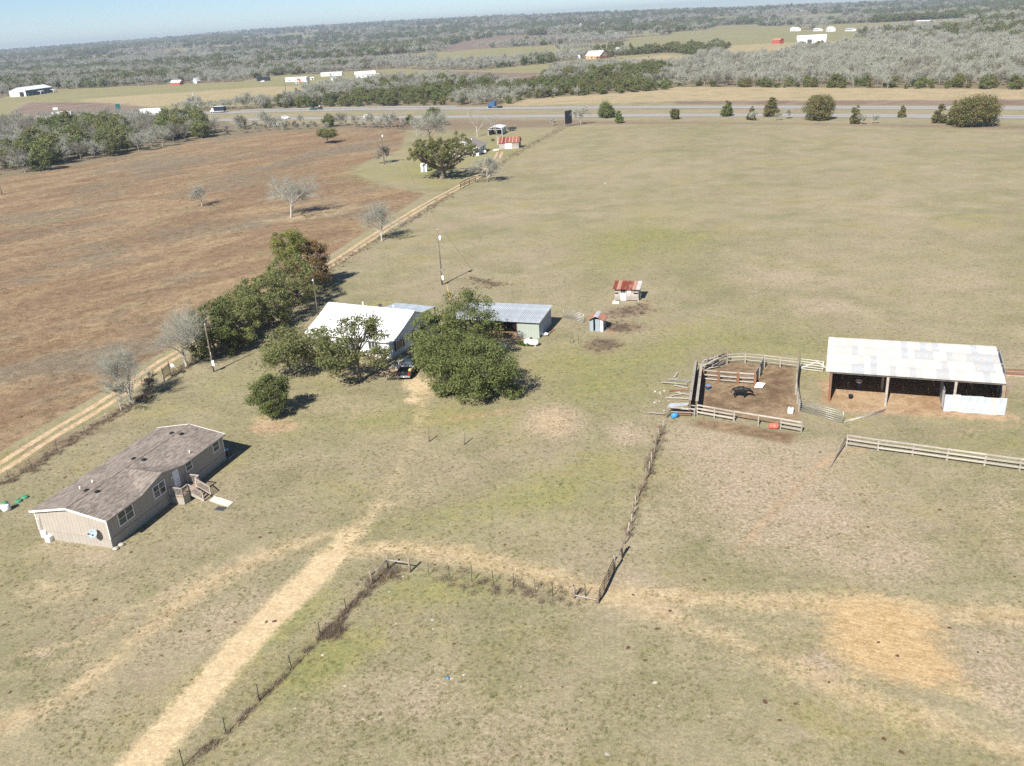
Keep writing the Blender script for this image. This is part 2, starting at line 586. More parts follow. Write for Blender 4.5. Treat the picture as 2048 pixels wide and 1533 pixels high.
M['rust_sheet'] = mat_sheet('rusty_sheet', (.215, .050, .028), (.275, .080, .042), (.50, .36, .28), .6, .1, .8)
M['rust_roof'] = mat_sheet('rust_roof', (.150, .030, .020), (.205, .055, .032), (.36, .2, .15), .3, .1, .85)
M['rust_seam'] = mat_plain('bleached_seam', (.42, .27, .21), .8, .25, 2)
M['coral_sheet'] = mat_sheet('faded_red_sheet', (.40, .185, .115), (.44, .22, .145), (.32, .13, .07), .3, .1, .75)
M['shed_wall'] = mat_plain('sage_metal', (.335, .37, .325), .5, .06, 1.0, dirt=(.28, .26, .21), dirt_amt=.3)
M['blue_wall'] = mat_plain('blue_grey_metal', (.26, .31, .345), .55, .1, 1.0, dirt=(.24, .22, .19), dirt_amt=.3)
M['concrete'] = mat_plain('pale_concrete', (.55, .52, .46), .85, .1, 2.5, bump=.2)
M['stone'] = mat_plain('pale_limestone', (.40, .365, .30), .9, .2, 6, bump=.5)
M['dung'] = mat_plain('dry_dung', (.105, .058, .034), .95, .4, 6, bump=.6)
M['cow_coat'] = mat_plain('black_coat', (.012, .011, .011), .55, .3, 3)
M['blue_plastic'] = mat_plain('blue_plastic', (.055, .25, .58), .45, .1, 3)
M['red_plastic'] = mat_plain('faded_red_plastic', (.52, .12, .085), .5, .12, 3, dirt=(.5, .25, .2), dirt_amt=.4)
M['white_plastic'] = mat_plain('white_plastic', (.78, .77, .74), .5, .06, 3)
M['green_plastic'] = mat_plain('green_plastic', (.06, .24, .13), .5, .1, 3)
M['sack_cloth'] = mat_plain('yellowish_sack', (.42, .36, .16), .8, .15, 3)
M['yellow_plastic'] = mat_plain('yellow_plastic', (.62, .42, .05), .5, .1, 3)
M['truck_navy'] = mat_plain('navy_car_paint', (.012, .014, .024), .25, .1, 1, spec=.6)
M['truck_blue'] = mat_plain('blue_truck_paint', (.035, .10, .21), .3, .1, 1, spec=.6)
M['car_green'] = mat_plain('green_car_paint', (.015, .075, .065), .3, .1, 1, spec=.6)
M['box_dark'] = mat_plain('dark_blue_box', (.018, .024, .04), .4, .1, 1)
M['lamp_red'] = mat_plain('red_lamp_glass', (.40, .012, .015), .2, .1, 2, spec=.6)
M['sign_green'] = mat_plain('green_sign', (.012, .13, .125), .5, .05, 1)
M['red_barn'] = mat_plain('red_barn_paint', (.42, .075, .055), .7, .1, 1)
M['tan_wall'] = mat_plain('tan_wall', (.50, .36, .22), .7, .1, 1)
M['dark_wall'] = mat_plain('dark_teal_wall', (.030, .055, .065), .6, .1, 1)
M['dark_red'] = mat_plain('dark_red_wood', (.10, .022, .018), .8, .2, 1)
M['grey_shingle'] = mat_plain('grey_shingle', (.235, .205, .185), .9, .14, 2.5)
M['white_wall'] = mat_plain('white_house_wall', (.70, .71, .71), .6, .05, 1.2, dirt=(.52, .5, .47), dirt_amt=.2)
M['pale_far_roof'] = mat_plain('pale_metal_roof', (.72, .73, .74), .5, .05, .5)
M['leaf_weed'] = mat_leaf('weed_leaf', [(.060, .120, .018), (.100, .160, .030), (.080, .130, .022)])


def _shingles():
    t = NT('brown_shingle')
    tc = t.n('TexCoord').outputs['Object']
    mp = t.n('Mapping')
    t.put(mp.inputs['Vector'], tc)
    mp.inputs['Scale'].default_value = (1, 1, 1)
    br = t.n('TexBrick')
    br.offset = .37
    t.put(br.inputs['Vector'], mp.outputs[0])
    br.inputs['Color1'].default_value = (.100, .082, .069, 1)
    br.inputs['Color2'].default_value = (.355, .298, .252, 1)
    br.inputs['Mortar'].default_value = (.11, .085, .07, 1)
    br.inputs['Scale'].default_value = 1.0
    br.inputs['Mortar Size'].default_value = .008
    br.inputs['Brick Width'].default_value = .42
    br.inputs['Row Height'].default_value = .145
    a = t.noise(t.pos(.9, 3.2, 1, space='object'), 1.4, 5, .7)
    c = t.mix(.62, br.outputs['Color'], t.mix(t.ramp(a, .36, .64), (.130, .108, .092), (.305, .258, .22)))
    c = t.scale(c, t.ramp(t.noise(t.pos(space='object'), .35, 4), .3, .7, .88, 1.12))
    t.bump(br.outputs['Fac'], -.25, .012)
    return t.done(c, .92, 0, .15)


M['shingle'] = _shingles()

# ------------------------------------------------------------------ ground sheet: what grows where
def pxpoly(pts):
    return np.array([site(*p)[:2] for p in pts])


def sdist(X, Y, poly):
    """signed distance to a closed polygon, positive inside"""
    d2 = np.full(X.shape, 1e18)
    ins = np.zeros(X.shape, bool)
    n = len(poly)
    for i in range(n):
        a, b = poly[i], poly[(i + 1) % n]
        ex, ey = b - a
        L = ex * ex + ey * ey + 1e-12
        t = np.clip(((X - a[0]) * ex + (Y - a[1]) * ey) / L, 0, 1)
        d2 = np.minimum(d2, (X - a[0] - t * ex) ** 2 + (Y - a[1] - t * ey) ** 2)
        c = ((a[1] > Y) != (b[1] > Y)) & (X < ex * (Y - a[1]) / (ey if abs(ey) > 1e-9 else 1e-9) + a[0])
        ins ^= c
    d = np.sqrt(d2)
    return np.where(ins, d, -d)


def ldist(X, Y, line):
    d2 = np.full(X.shape, 1e18)
    for a, b in zip(line[:-1], line[1:]):
        ex, ey = b - a
        L = ex * ex + ey * ey + 1e-12
        t = np.clip(((X - a[0]) * ex + (Y - a[1]) * ey) / L, 0, 1)
        d2 = np.minimum(d2, (X - a[0] - t * ex) ** 2 + (Y - a[1] - t * ey) ** 2)
    return np.sqrt(d2)


def smooth_line(pts, n=8):
    """Catmull-Rom through world points"""
    p = [np.array(q, float) for q in pts]
    p = [2 * p[0] - p[1]] + p + [2 * p[-1] - p[-2]]
    out = []
    for i in range(1, len(p) - 2):
        for k in range(n):
            t = k / n
            out.append(.5 * ((2 * p[i]) + (-p[i - 1] + p[i + 1]) * t + (2 * p[i - 1] - 5 * p[i] + 4 * p[i + 1] - p[i + 2]) * t * t + (-p[i - 1] + 3 * p[i] - 3 * p[i + 1] + p[i + 2]) * t ** 3))
    out.append(p[-2])
    return np.array(out)


POLY = {
    'brown': [[(-300, 430), (0, 357), (100, 343), (200, 318), (300, 302), (440, 272), (560, 262), (700, 256), (815, 262), (800, 300), (735, 322), (700, 345), (760, 370), (850, 388), (835, 398), (760, 447), (650, 517), (560, 582), (400, 688), (330, 715), (180, 815), (0, 912), (-300, 1075)]],
    'lush': [[(680, 345), (760, 325), (905, 290), (985, 262), (1090, 262), (1115, 270), (1060, 300), (985, 330), (960, 352), (900, 368), (790, 372), (720, 362)],
             [(1040, 690), (1100, 700), (1200, 690), (1360, 650), (1640, 640), (1650, 740), (1600, 715), (1450, 708), (1385, 735), (1330, 800), (1200, 830), (1060, 800)],
             [(1800, 893), (1950, 874), (2060, 868), (2060, 912), (1900, 902)], [(610, 760), (760, 800), (840, 810), (1040, 810), (1050, 850), (700, 880), (600, 850)],
             [(620, 1080), (700, 1040), (1000, 960), (1250, 900), (1230, 1050), (1000, 1050), (760, 1080), (700, 1095)],
             [(1100, 480), (1400, 400), (1450, 480), (1200, 560)]],
    'dirt': [[(1656, 760), (1665, 700), (2010, 735), (2012, 828), (2040, 836), (1990, 842), (1900, 836), (1800, 830), (1700, 826), (1640, 806), (1635, 760)],
             [(985, 655), (1040, 650), (1060, 676), (1000, 690), (970, 690)]],
    'mud': [[(1398, 748), (1460, 724), (1590, 732), (1598, 825), (1590, 850), (1402, 828)], [(1402, 838), (1600, 868), (1580, 890), (1380, 850)]],
    'bare': [[(1320, 835), (1440, 848), (1620, 870), (1690, 875), (1640, 960), (1570, 1110), (1420, 1060), (1300, 1040), (1310, 930)],
             [(90, 1080), (226, 1100), (240, 1120), (170, 1140), (90, 1125)], [(600, 785), (700, 790), (760, 815), (700, 840), (620, 825)],
             [(1690, 1060), (1800, 1020), (1900, 1120), (1760, 1180), (1660, 1130)], [(1240, 1140), (1400, 1180), (1350, 1230), (1240, 1200)],
             [(1930, 950), (2060, 960), (2060, 1130), (1960, 1080)], [(1900, 1250), (2060, 1240), (2060, 1480), (1950, 1400)]],
    'straw': [[(1662, 1208), (1750, 1192), (1850, 1215), (1890, 1240), (1898, 1300), (1915, 1355), (1870, 1368), (1780, 1358), (1705, 1335), (1658, 1292), (1664, 1245)]],
    'plow': [[(850, 166), (905, 143), (1000, 146), (1110, 147), (1060, 182), (1010, 166), (880, 159)], [(870, 98), (930, 83), (1000, 73), (1120, 71), (1110, 85), (1040, 88), (960, 98), (900, 104)],
             [(1350, 203), (1700, 200), (2100, 198), (2100, 211), (1700, 210), (1350, 209)], [(60, 205), (250, 206), (330, 222), (80, 232), (20, 225)]],
    'tan': [[(1010, 208), (1060, 199), (1330, 180), (1345, 174), (2100, 180), (2100, 200), (1350, 202), (1040, 211)], [(150, 200), (520, 175), (640, 172), (560, 190), (300, 214)],
            [(1440, 106), (1470, 91), (1540, 87), (1680, 83), (1740, 86), (1730, 95), (1600, 99), (1560, 113), (1500, 118), (1445, 118)],
            [(1180, 125), (1330, 110), (1395, 118), (1300, 125)], [(850, 760), (870, 745), (880, 770), (850, 810), (820, 800)], [(500, 838), (560, 825), (600, 850), (540, 870)]],
    'dead': [[(0, 950), (110, 885), (215, 832), (300, 770), (320, 775), (220, 850), (110, 908), (0, 975), (-60, 1010)],
             [(900, 1150), (1060, 1175), (1160, 1195), (1100, 1200), (960, 1175)], [(750, 235), (1180, 240), (1500, 244), (2100, 250), (2100, 262), (1500, 250), (1180, 250), (1120, 256), (900, 262), (700, 262)]],
    'wood': [[(-300, 290), (0, 250), (300, 240), (450, 240), (480, 262), (440, 272), (300, 302), (200, 318), (100, 343), (0, 357), (-300, 430)], [(440, 250), (900, 245), (860, 262), (700, 256), (560, 262), (440, 272)]],
}
ELL = [('tan', 1112, 845, 2.6, 3.6, 0, .62), ('tan', 1450, 800, 2.6, 2, 0, .6), ('tan', 1520, 800, 3, 1.6, 0, .55), ('tan', 1440, 768, 2, 1, 0, .5), ('tan', 660, 424, 15, 5, .6, .6), ('bare', 1500, 960, 9, 9, 0, .85), ('bare', 1420, 900, 5, 5, 0, .8), ('bare', 1600, 1050, 10, 6, 0, .7),  # layer, photo point, radii in metres (across, along the view), turn, strength
    ('bare', 1112, 845, 3.4, 4.6, 0, 1.0), ('bare', 1255, 868, 2.2, 3, 0, .8), ('dead', 1258, 622, 4.5, 3.2, 0, .72), ('dead', 1205, 690, 2.8, 3.5, 0, .66), ('dead', 1245, 655, 4.2, 2.2, 0, .72),
    ('dead', 985, 568, 2.2, 1.2, 0, .8), ('dead', 910, 560, 5, 1.4, 0, .5), ('dirt', 545, 855, 4.0, 2.0, 0, .62), ('dirt', 960, 830, 7, 1.2, .2, .5), ('sand', 835, 770, 1.6, 3.2, .3, .8), ('sand', 826, 800, 1.0, 1.0, 0, .8),
    ('tan', 560, 440, 8, 2.2, .2, .5), ('bare', 815, 1010, 3, 6, -.4, .4), ('dirt', 200, 1240, 1.6, .35, .5, .7), ('tan', 90, 1300, 3, .7, .3, .6), ('bare', 90, 1308, .9, .6, 0, .9), ('lush', 640, 1330, 3, 5, -.6, .7), ('lush', 880, 1180, 8, 3, 0, .55),
    ('lush', 560, 1260, 2, 8, -.6, .6), ('bare', 700, 1420, 5, 4, 0, .5), ('bare', 860, 1400, 4, 4, 0, .5), ('bare', 440, 1250, 3, 5, -.5, .5), ('bare', 1000, 1480, 4, 3, 0, .4), ('tan', 120, 1180, 4, 2, 0, .4), ('tan', 1040, 690, 3, 1.6, 0, .6),
    ('dead', 165, 870, 2, 8, -1.0, .6), ('bare', 1640, 610, 6, 5, 0, .7), ('bare', 1000, 430, 12, 6, 0, .4), ('lush', 480, 760, 10, 5, .5, .35), ('tan', 700, 415, 10, 5, .4, .45), ('lush', 1400, 880, 2, 2, 0, .4),
    ('tan', 1935, 1241, 1.6, .5, -.1, 1.0), ('tan', 1925, 1385, 1.2, .5, -.2, 1.0), ('bare', 1640, 1330, 1.5, 1.6, 0, .8), ('dirt', 780, 745, 6, 2.4, 0, .5), ('dirt', 660, 712, 4, 2, 0, .5),
    ('bare', 1550, 560, 9, 10, 0, .5), ('bare', 1350, 440, 9, 14, 0, .4), ('bare', 1750, 420, 14, 20, 0, .4), ('bare', 1150, 420, 9, 14, 0, .35), ('bare', 1900, 560, 10, 9, 0, .45), ('lush', 1600, 690, 12, 5, 0, .5)]
TRACKS = [  # layer, centre line, half width (m), feather, strength
    ('sand', [(150, 1680), (275, 1533), (330, 1470), (395, 1400), (478, 1300), (583, 1195), (660, 1118)], 1.5, .8, 1.0), ('sand', [(600, 1180), (672, 1105), (712, 1062)], 1.4, 1.1, .85), ('sand', [(672, 1105), (735, 1040)], 1.1, 1.3, .6), ('sand', [(672, 1105), (760, 1096), (850, 1102)], .9, 1.1, .6), ('tan', [(660, 1118), (728, 1045), (765, 1010)], 1.6, 1.4, .6),
    ('tan', [(672, 1105), (800, 1096), (900, 1109), (1000, 1130), (1100, 1155), (1200, 1186), (1400, 1196), (1650, 1206), (1900, 1222), (2120, 1240)], 1.5, 1.1, .85),
    ('tan', [(1180, 1178), (1350, 1235), (1500, 1300), (1700, 1385), (2120, 1540)], 1.4, 1.4, .7), ('tan', [(1300, 1200), (1500, 1240), (1700, 1300), (2000, 1420)], 1.0, 1.0, .4),
    ('tan', [(-100, 1520), (0, 1455), (150, 1378), (250, 1300), (330, 1232), (450, 1150), (600, 1085), (700, 1060)], 1.3, 1.2, .75), ('tan', [(-60, 1350), (100, 1332), (230, 1240), (330, 1190), (420, 1130)], .7, .8, .58),
    ('bare', [(1640, 640), (1520, 560), (1430, 470), (1385, 380), (1370, 300)], .5, 1.0, .5), ('bare', [(1300, 640), (1150, 560), (1020, 480), (940, 420)], .4, .9, .45), ('bare', [(1440, 950), (1360, 1060), (1260, 1180), (1130, 1350), (1080, 1533)], .3, .6, .42), ('bare', [(1690, 880), (1830, 1000), (1930, 1130), (2080, 1300)], .35, .7, .42), ('tan', [(728, 1045), (840, 980), (960, 920), (1040, 860)], 1.5, 1.2, .35), ('dirt', [(2100, 838), (1900, 868), (1750, 890), (1640, 930), (1560, 1010), (1480, 1100)], .9, .9, .5),
    ('tan', [(850, 800), (830, 860), (800, 940), (740, 1030)], 1.2, 1.0, .45), ('dirt', [(1620, 870), (1560, 960), (1400, 1080), (1290, 1170)], .5, .7, .42)]
DRIVE = [(-120, 1000), (-40, 960), (0, 936), (100, 872), (220, 800), (290, 750), (340, 717), (420, 673), (500, 620), (590, 565), (672, 523), (740, 478), (800, 441), (860, 405), (920, 373), (960, 350), (990, 322), (1000, 305)]
for k in POLY:
    POLY[k] = [pxpoly(p) for p in POLY[k]]
TRACKS = [(a, smooth_line([site(*p)[:2] for p in b]), c, d, e) for a, b, c, d, e in TRACKS]
DRIVE_W = smooth_line([site(*p)[:2] for p in DRIVE])
_dn = np.gradient(DRIVE_W, axis=0)
_dn /= np.linalg.norm(_dn, axis=1)[:, None]
_dn = np.stack([-_dn[:, 1], _dn[:, 0]], 1)
RUTS = [DRIVE_W + _dn * .85, DRIVE_W - _dn * .85]
ELL = [(a, *site(px, py)[:2], rx, ry, rot, s) for a, px, py, rx, ry, rot, s in ELL]
HW_FAR = smooth_line([site(*p)[:2] for p in [(-260, 259), (0, 243), (90, 238), (300, 231), (430, 226.5), (700, 219.5), (1000, 217), (1350, 214.5), (1700, 215.5), (2048, 217), (2400, 220)]], 12)
HW_NEAR = smooth_line([site(*p)[:2] for p in [(-260, 274), (0, 258), (300, 246), (440, 241), (700, 236), (1000, 233.5), (1350, 230.8), (1700, 231.8), (2048, 234.5), (2400, 239)]], 12)
# pastures and clearings in the distance (no trees there)
FIELDS = [pxpoly(p) for p in [
    [(-200, 225), (0, 195), (30, 186), (130, 179), (350, 169), (480, 164), (500, 159), (560, 151), (640, 149), (700, 143), (790, 148), (800, 160), (730, 168), (650, 176), (600, 192), (560, 206), (480, 213), (380, 216), (330, 226), (200, 232), (0, 243), (-200, 258)],
    [(720, 141), (800, 138), (860, 141), (960, 141), (1060, 131), (1120, 124), (1180, 118), (1330, 106), (1400, 112), (1380, 128), (1340, 134), (1230, 133), (1110, 141), (1060, 172), (1000, 169), (900, 159), (840, 161), (760, 164)],
    [(870, 98), (930, 83), (1000, 73), (1120, 71), (1110, 85), (1040, 88), (960, 98), (900, 104)],
    [(1410, 68), (1430, 53), (1510, 49), (1590, 60), (1650, 62), (1590, 74), (1480, 80)],
    [(1440, 106), (1470, 91), (1540, 85), (1680, 80), (1740, 85), (1730, 95), (1600, 99), (1560, 113), (1500, 118), (1445, 118)],
    [(1000, 215), (1050, 200), (1330, 181), (1345, 175), (2100, 180), (2300, 183), (2300, 222), (1000, 222)],
    [(1800, 53), (1900, 41), (1905, 50), (1830, 58)], [(1900, 74), (2010, 70), (2010, 78), (1920, 80)], [(560, 96), (640, 88), (660, 94), (590, 101)], [(390, 93), (470, 90), (480, 96), (400, 99)], [(480, 77), (600, 70), (640, 76), (520, 82)],
    [(1150, 55), (1260, 50), (1290, 56), (1180, 61)], [(1220, 65), (1300, 62), (1320, 70), (1230, 74)], [(120, 118), (200, 110), (230, 116), (140, 124)]]]


def vnoise(x, y, sc, seed):
    r_ = np.random.default_rng(seed)
    g = r_.random((256, 256))
    u, v = x / sc + 500, y / sc + 500
    i, j = np.floor(u).astype(int), np.floor(v).astype(int)
    fu, fv = u - i, v - j
    fu, fv = fu * fu * (3 - 2 * fu), fv * fv * (3 - 2 * fv)
    G = lambda a, b: g[a % 256, b % 256]
    return (G(i, j) * (1 - fu) + G(i + 1, j) * fu) * (1 - fv) + (G(i, j + 1) * (1 - fu) + G(i + 1, j + 1) * fu) * fv


def clearing(x, y):
    return .6 * vnoise(x, y, 300, 1) + .4 * vnoise(x, y, 110, 2)


def zones(X, Y):
    A = {k: np.zeros(X.shape, np.float32) for k in LAYERS}
    D = np.hypot(X, Y)
    feather = np.clip(D * .012, .7, 14)
    wide = {'lush': 6.0, 'bare': 3.4, 'straw': 2.6, 'tan': 1.3, 'dead': 1.6, 'dirt': 1.2}
    for k, polys in POLY.items():
        for p in polys:
            sd = sdist(X, Y, p)
            fe = np.minimum(feather * wide.get(k, 1.0), 30)
            A[k] = np.maximum(A[k], np.clip(.5 + sd / (2 * fe), 0, 1))
    A['lush'] *= .62
    A['bare'] *= .74
    A['dead'] *= .68
    A['tan'] = np.minimum(A['tan'], .62)
    for k, ex, ey, rx, ry, rot, s in ELL:
        dx, dy = X - ex, Y - ey
        c, sn = math.cos(rot), math.sin(rot)
        q = np.sqrt(((dx * c + dy * sn) / rx) ** 2 + ((-dx * sn + dy * c) / ry) ** 2)
        A[k] = np.maximum(A[k], s * np.clip(1.35 - q * .8, 0, 1))
    for k, ln, hw, fe, s in TRACKS:
        A[k] = np.maximum(A[k], s * np.clip(.5 + (hw - ldist(X, Y, ln)) / (2 * fe), 0, 1))
    near = D < 420
    for ln in RUTS:
        d = np.full(X.shape, 99.0)
        d[near] = ldist(X[near], Y[near], ln)
        A['rut'] = np.maximum(A['rut'], np.clip(.5 + (.42 - d) / .55, 0, 1))
    dd = np.full(X.shape, 99.0)
    dd[near] = ldist(X[near], Y[near], DRIVE_W)
    strip = np.clip(.5 + (3.0 - dd) / 2, 0, 1)
    A['brown'] *= 1 - strip
    A['lush'] = np.maximum(A['lush'], .35 * strip * (D < 420))
    A['sand'] = np.maximum(A['sand'], .0)
    # verges of the highway: dead grass; woodland floor and open pastures farther out
    hv = np.minimum(np.minimum(*[ldist(X, Y, h[::3]) for h in (HW_FAR, HW_NEAR)]), 999)
    A['dead'] = np.maximum(A['dead'], .5 * np.clip(1.3 - hv / 14, 0, 1))
    med = (ldist(X, Y, HW_FAR[::3]) + ldist(X, Y, HW_NEAR[::3])) < 44
    far = (D > 420)
    infield = np.zeros(X.shape)
    for p in FIELDS:
        infield = np.maximum(infield, np.clip(.5 + sdist(X, Y, p) / 20, 0, 1))
    infield = np.maximum(infield, np.clip((clearing(X, Y) - .59) / .03, 0, 1) * (D > 1150))
    beyond = np.clip((sdist(X, Y, BEYOND) + 5) / 10, 0, 1)
    A['wood'] = np.maximum(A['wood'], beyond * (1 - infield) * .8)
    A['lush'] = np.maximum(A['lush'], .5 * infield * (D > 560) * (1 - (A['plow'] > .3)))
    return A


BEYOND = np.concatenate([HW_FAR[::6] + np.array([4, 12.0]), np.array([[9000, 300], [9000, 14000], [-9000, 14000], [-9000, 800]])])


def grid_object(name, V, F, kind, parent=None):
    me = raw_mesh(name, V, F, M['ground'], True)
    A = zones(V[:, 0], V[:, 1])
    for k in LAYERS:
        at = me.attributes.new(k, 'FLOAT', 'POINT')
        at.data.foreach_set('value', A[k].astype(np.float32))
    o = obj_from_mesh(name, me, parent)
    return tag(o, kind=kind)


def quads(nr, nc):
    i = np.arange(nr - 1)[:, None] * nc + np.arange(nc - 1)[None]
    return np.stack([i, i + 1, i + nc + 1, i + nc], -1).reshape(-1, 4)


rr = [14.0]
while rr[-1] < 9300:
    r_ = rr[-1]
    rr.append(r_ * (1.0065 if r_ < 460 else (1.012 if r_ < 2600 else 1.03)))
rr = np.array(rr)
fine = np.linspace(-39, 39, 470)
az = np.radians(np.concatenate([np.linspace(-180, -41, 40), fine, np.linspace(41, 180, 40)]))
GX = rr[:, None] * np.sin(az)[None]
GY = rr[:, None] * np.cos(az)[None]
V = np.stack([GX, GY, terrain(GX, GY)], -1).reshape(-1, 3)
F = quads(len(rr), len(az))[:, ::-1]
nV = len(V)
V = np.concatenate([V, [[0, 0, 0]]])
ground = grid_object('ground', V, F, 'structure')
# close the disc under the viewpoint
me_c = MB()
me_c.add([(0, 0, -.01)] + [(14.05 * math.sin(a), 14.05 * math.cos(a), -.01) for a in np.linspace(-math.pi, math.pi, 49)], [(0, i + 1, i) for i in range(1, 49)])
gc = me_c.build('ground_centre', M['ground'], ground)


def ribbon(line, hw, z, step, wob, seed, nacross=9):
    """strip along a line with a ragged edge"""
    rng = np.random.default_rng(seed)
    L = np.concatenate([[0], np.cumsum(np.linalg.norm(np.diff(line, axis=0), axis=1))])
    n = max(2, int(L[-1] / step))
    s = np.linspace(0, L[-1], n)
    P = np.stack([np.interp(s, L, line[:, 0]), np.interp(s, L, line[:, 1])], 1)
    T = np.gradient(P, axis=0)
    T /= np.linalg.norm(T, axis=1)[:, None]
    N = np.stack([-T[:, 1], T[:, 0]], 1)
    w = np.linspace(-1, 1, nacross)
    hwv = hw + wob * (rng.random((n, 2)) - .5)
    off = np.where(w[None] < 0, w[None] * hwv[:, :1], w[None] * hwv[:, 1:])
    Q = P[:, None] + N[:, None] * off[..., None]
    Z = terrain(Q[..., 0], Q[..., 1]) + z
    return np.concatenate([Q, Z[..., None]], -1).reshape(-1, 3), quads(n, nacross)


V, F = ribbon(TRACKS[0][1], 3.0, .012, .35, .5, 3, 17)
grid_object('dirt_road', V, F[:, ::-1], 'structure')
V, F = ribbon(DRIVE_W, 1.9, .012, .5, .3, 4, 17)
grid_object('farm_track', V, F[:, ::-1], 'structure')
for nm, ln in (('highway', HW_FAR), ('highway', HW_NEAR)):
    V, F = ribbon(ln, 5.9, .06, 4, .2, 5, 5)
    o = tag(obj_from_mesh(nm, raw_mesh(nm, V, F[:, ::-1], M['asphalt'], True)), kind='structure')
    for off in (-3.75, 3.75):
        T = np.gradient(ln, axis=0)
        T /= np.linalg.norm(T, axis=1)[:, None]
        N = np.stack([-T[:, 1], T[:, 0]], 1)
        V, F = ribbon(ln + N * off, .09, .066, 4, 0, 6, 2)
        obj_from_mesh('edge_line', raw_mesh('edge_line', V, F[:, ::-1], M['line_paint']), o)

# ------------------------------------------------------------------ trees
def tubes(segs, n=5):
    """tapered prisms for (p, q, r0, r1) rows; cones with n sides"""
    S = np.asarray(segs, float)
    p, q, r0, r1 = S[:, :3], S[:, 3:6], S[:, 6], S[:, 7]
    d = q - p
    d /= np.linalg.norm(d, axis=1)[:, None] + 1e-9
    ref = np.where(np.abs(d[:, 2:3]) < .9, np.array([[0, 0, 1.0]]), np.array([[1.0, 0, 0]]))
    a = np.cross(d, ref)
    a /= np.linalg.norm(a, axis=1)[:, None]
    b = np.cross(d, a)
    t = 2 * np.pi * np.arange(n) / n
    ring = a[:, None] * np.cos(t)[None, :, None] + b[:, None] * np.sin(t)[None, :, None]
    V = np.concatenate([p[:, None] + ring * r0[:, None, None], q[:, None] + ring * r1[:, None, None]], 1)
    i = np.arange(n)
    f = np.stack([i, (i + 1) % n, n + (i + 1) % n, n + i], 1)
    F = f[None] + (np.arange(len(S)) * 2 * n)[:, None, None]
    return V.reshape(-1, 3), F.reshape(-1, 4)


def rot_about(v, k, a):
    return v * math.cos(a) + np.cross(k, v) * math.sin(a) + k * (k @ v) * (1 - math.cos(a))


def grow(rng, base, dirn, length, rad, level, spec, out):
    """recursive winter tree; spec: per level (children, length ratio, spread angle)"""
    k = 4 if level == 0 else (3 if level < 3 else 1)
    p = np.array(base, float)
    d = np.array(dirn, float)
    pts = [p]
    rads = [rad]
    tip = rad * (.45 if level < 2 else .35)
    for i in range(k):
        d = d + rng.normal(0, .10 if level else .05, 3) + np.array([0, 0, .07 if level else .02])
        d /= np.linalg.norm(d)
        q = p + d * length / k
        out.append((*p, *q, rads[-1], rad + (tip - rad) * (i + 1) / k, level))
        p = q
        pts.append(p)
        rads.append(rad + (tip - rad) * (i + 1) / k)
    if level >= len(spec):
        return
    nch, ratio, ang = spec[level]
    for c in range(nch):
        f = rng.uniform(.35 if level else .42, 1.0)
        if c == 0:
            f = 1.0
        i = min(int(f * k), k - 1)
        b = pts[i] + (pts[i + 1] - pts[i]) * (f * k - i)
        dd = pts[i + 1] - pts[i]
        dd /= np.linalg.norm(dd)
        perp = np.cross(dd, rng.normal(0, 1, 3))
        perp /= np.linalg.norm(perp)
        nd = rot_about(dd, perp, ang * rng.uniform(.6, 1.3) * (.5 if c == 0 else 1))
        grow(rng, b, nd, length * ratio * rng.uniform(.75, 1.2) * (1.0 - .35 * (f - .4) if level == 0 else 1), max(rads[i] * (.5 if level < 2 else .6), .006), level + 1, spec, out)


def bare_segments(seed, H, spec, trunk=.32, r=None, lean=(0, 0)):
    rng = np.random.default_rng(seed)
    out = []
    grow(rng, (0, 0, 0), (lean[0], lean[1], 1), H * trunk, r or H * .022, 0, spec, out)
    S = np.array(out)
    top = S[:, 5].max()
    S[:, :6] *= H / top
    return S


SPEC_NEAR = [(9, 1.15, .85), (6, .62, .75), (6, .58, .7), (6, .62, .7), (4, .75, .7)]
SPEC_UP = [(9, 1.35, .62), (6, .66, .6), (6, .6, .6), (5, .62, .65), (3, .78, .7)]
SPEC_MID = [(7, 1.15, .85), (6, .62, .75), (6, .58, .7), (7, .65, .75)]
SPEC_FAR = [(6, 1.15, .85), (7, .62, .75), (13, .75, .8)]


def bare_tree_meshes(seed, H, spec, trunk=.32, twig=.0095, bark='pale_bark', twigm='twig', thick=1.0, lean=(0, 0)):
    S = bare_segments(seed, H, spec, trunk, lean=lean)
    lv = S[:, 8]
    a = S[lv < (4 if lv.max() > 4 else 3)]
    V, F = tubes(a[:, :8], 5)
    tr = raw_mesh('trunk', V, F, M[bark], True)
    t = S[lv >= (4 if lv.max() > 4 else 3)].copy()
    t[:, 6] = twig * thick * np.where(t[:, 8] > 4, .8, 1.15)
    t[:, 7] = t[:, 6] * .35
    V, F = tubes(t[:, :8], 3)
    return tr, raw_mesh('twigs', V, F, M[twigm])


def bare_tree(name, label, seed, H, spec, loc, rz=0, group=None, **kw):
    o = thing(name, label, 'tree', loc, rz, group)
    a, b = bare_tree_meshes(seed, H, spec, **kw)
    obj_from_mesh('trunk', a, o)
    tag(obj_from_mesh('twigs', b, o), kind='stuff')
    return o


def joined_bare(name, seed, H, spec, twig, bark='pale_bark', twigm='twig', trunk=.3, thick=1.0):
    S = bare_segments(seed, H, spec, trunk)
    lv = S[:, 8]
    L = len(spec)
    tw = lv >= L - 1
    S = S.copy()
    S[tw, 6] = twig
    S[tw, 7] = twig * .4
    m = ~tw
    S[m, 6] = np.maximum(S[m, 6], twig * 1.5)
    S[m, 7] = np.maximum(S[m, 7], twig * 1.2)
    V, F = tubes(S[:, :8], 3)
    return raw_mesh(name, V, F, M[twigm])


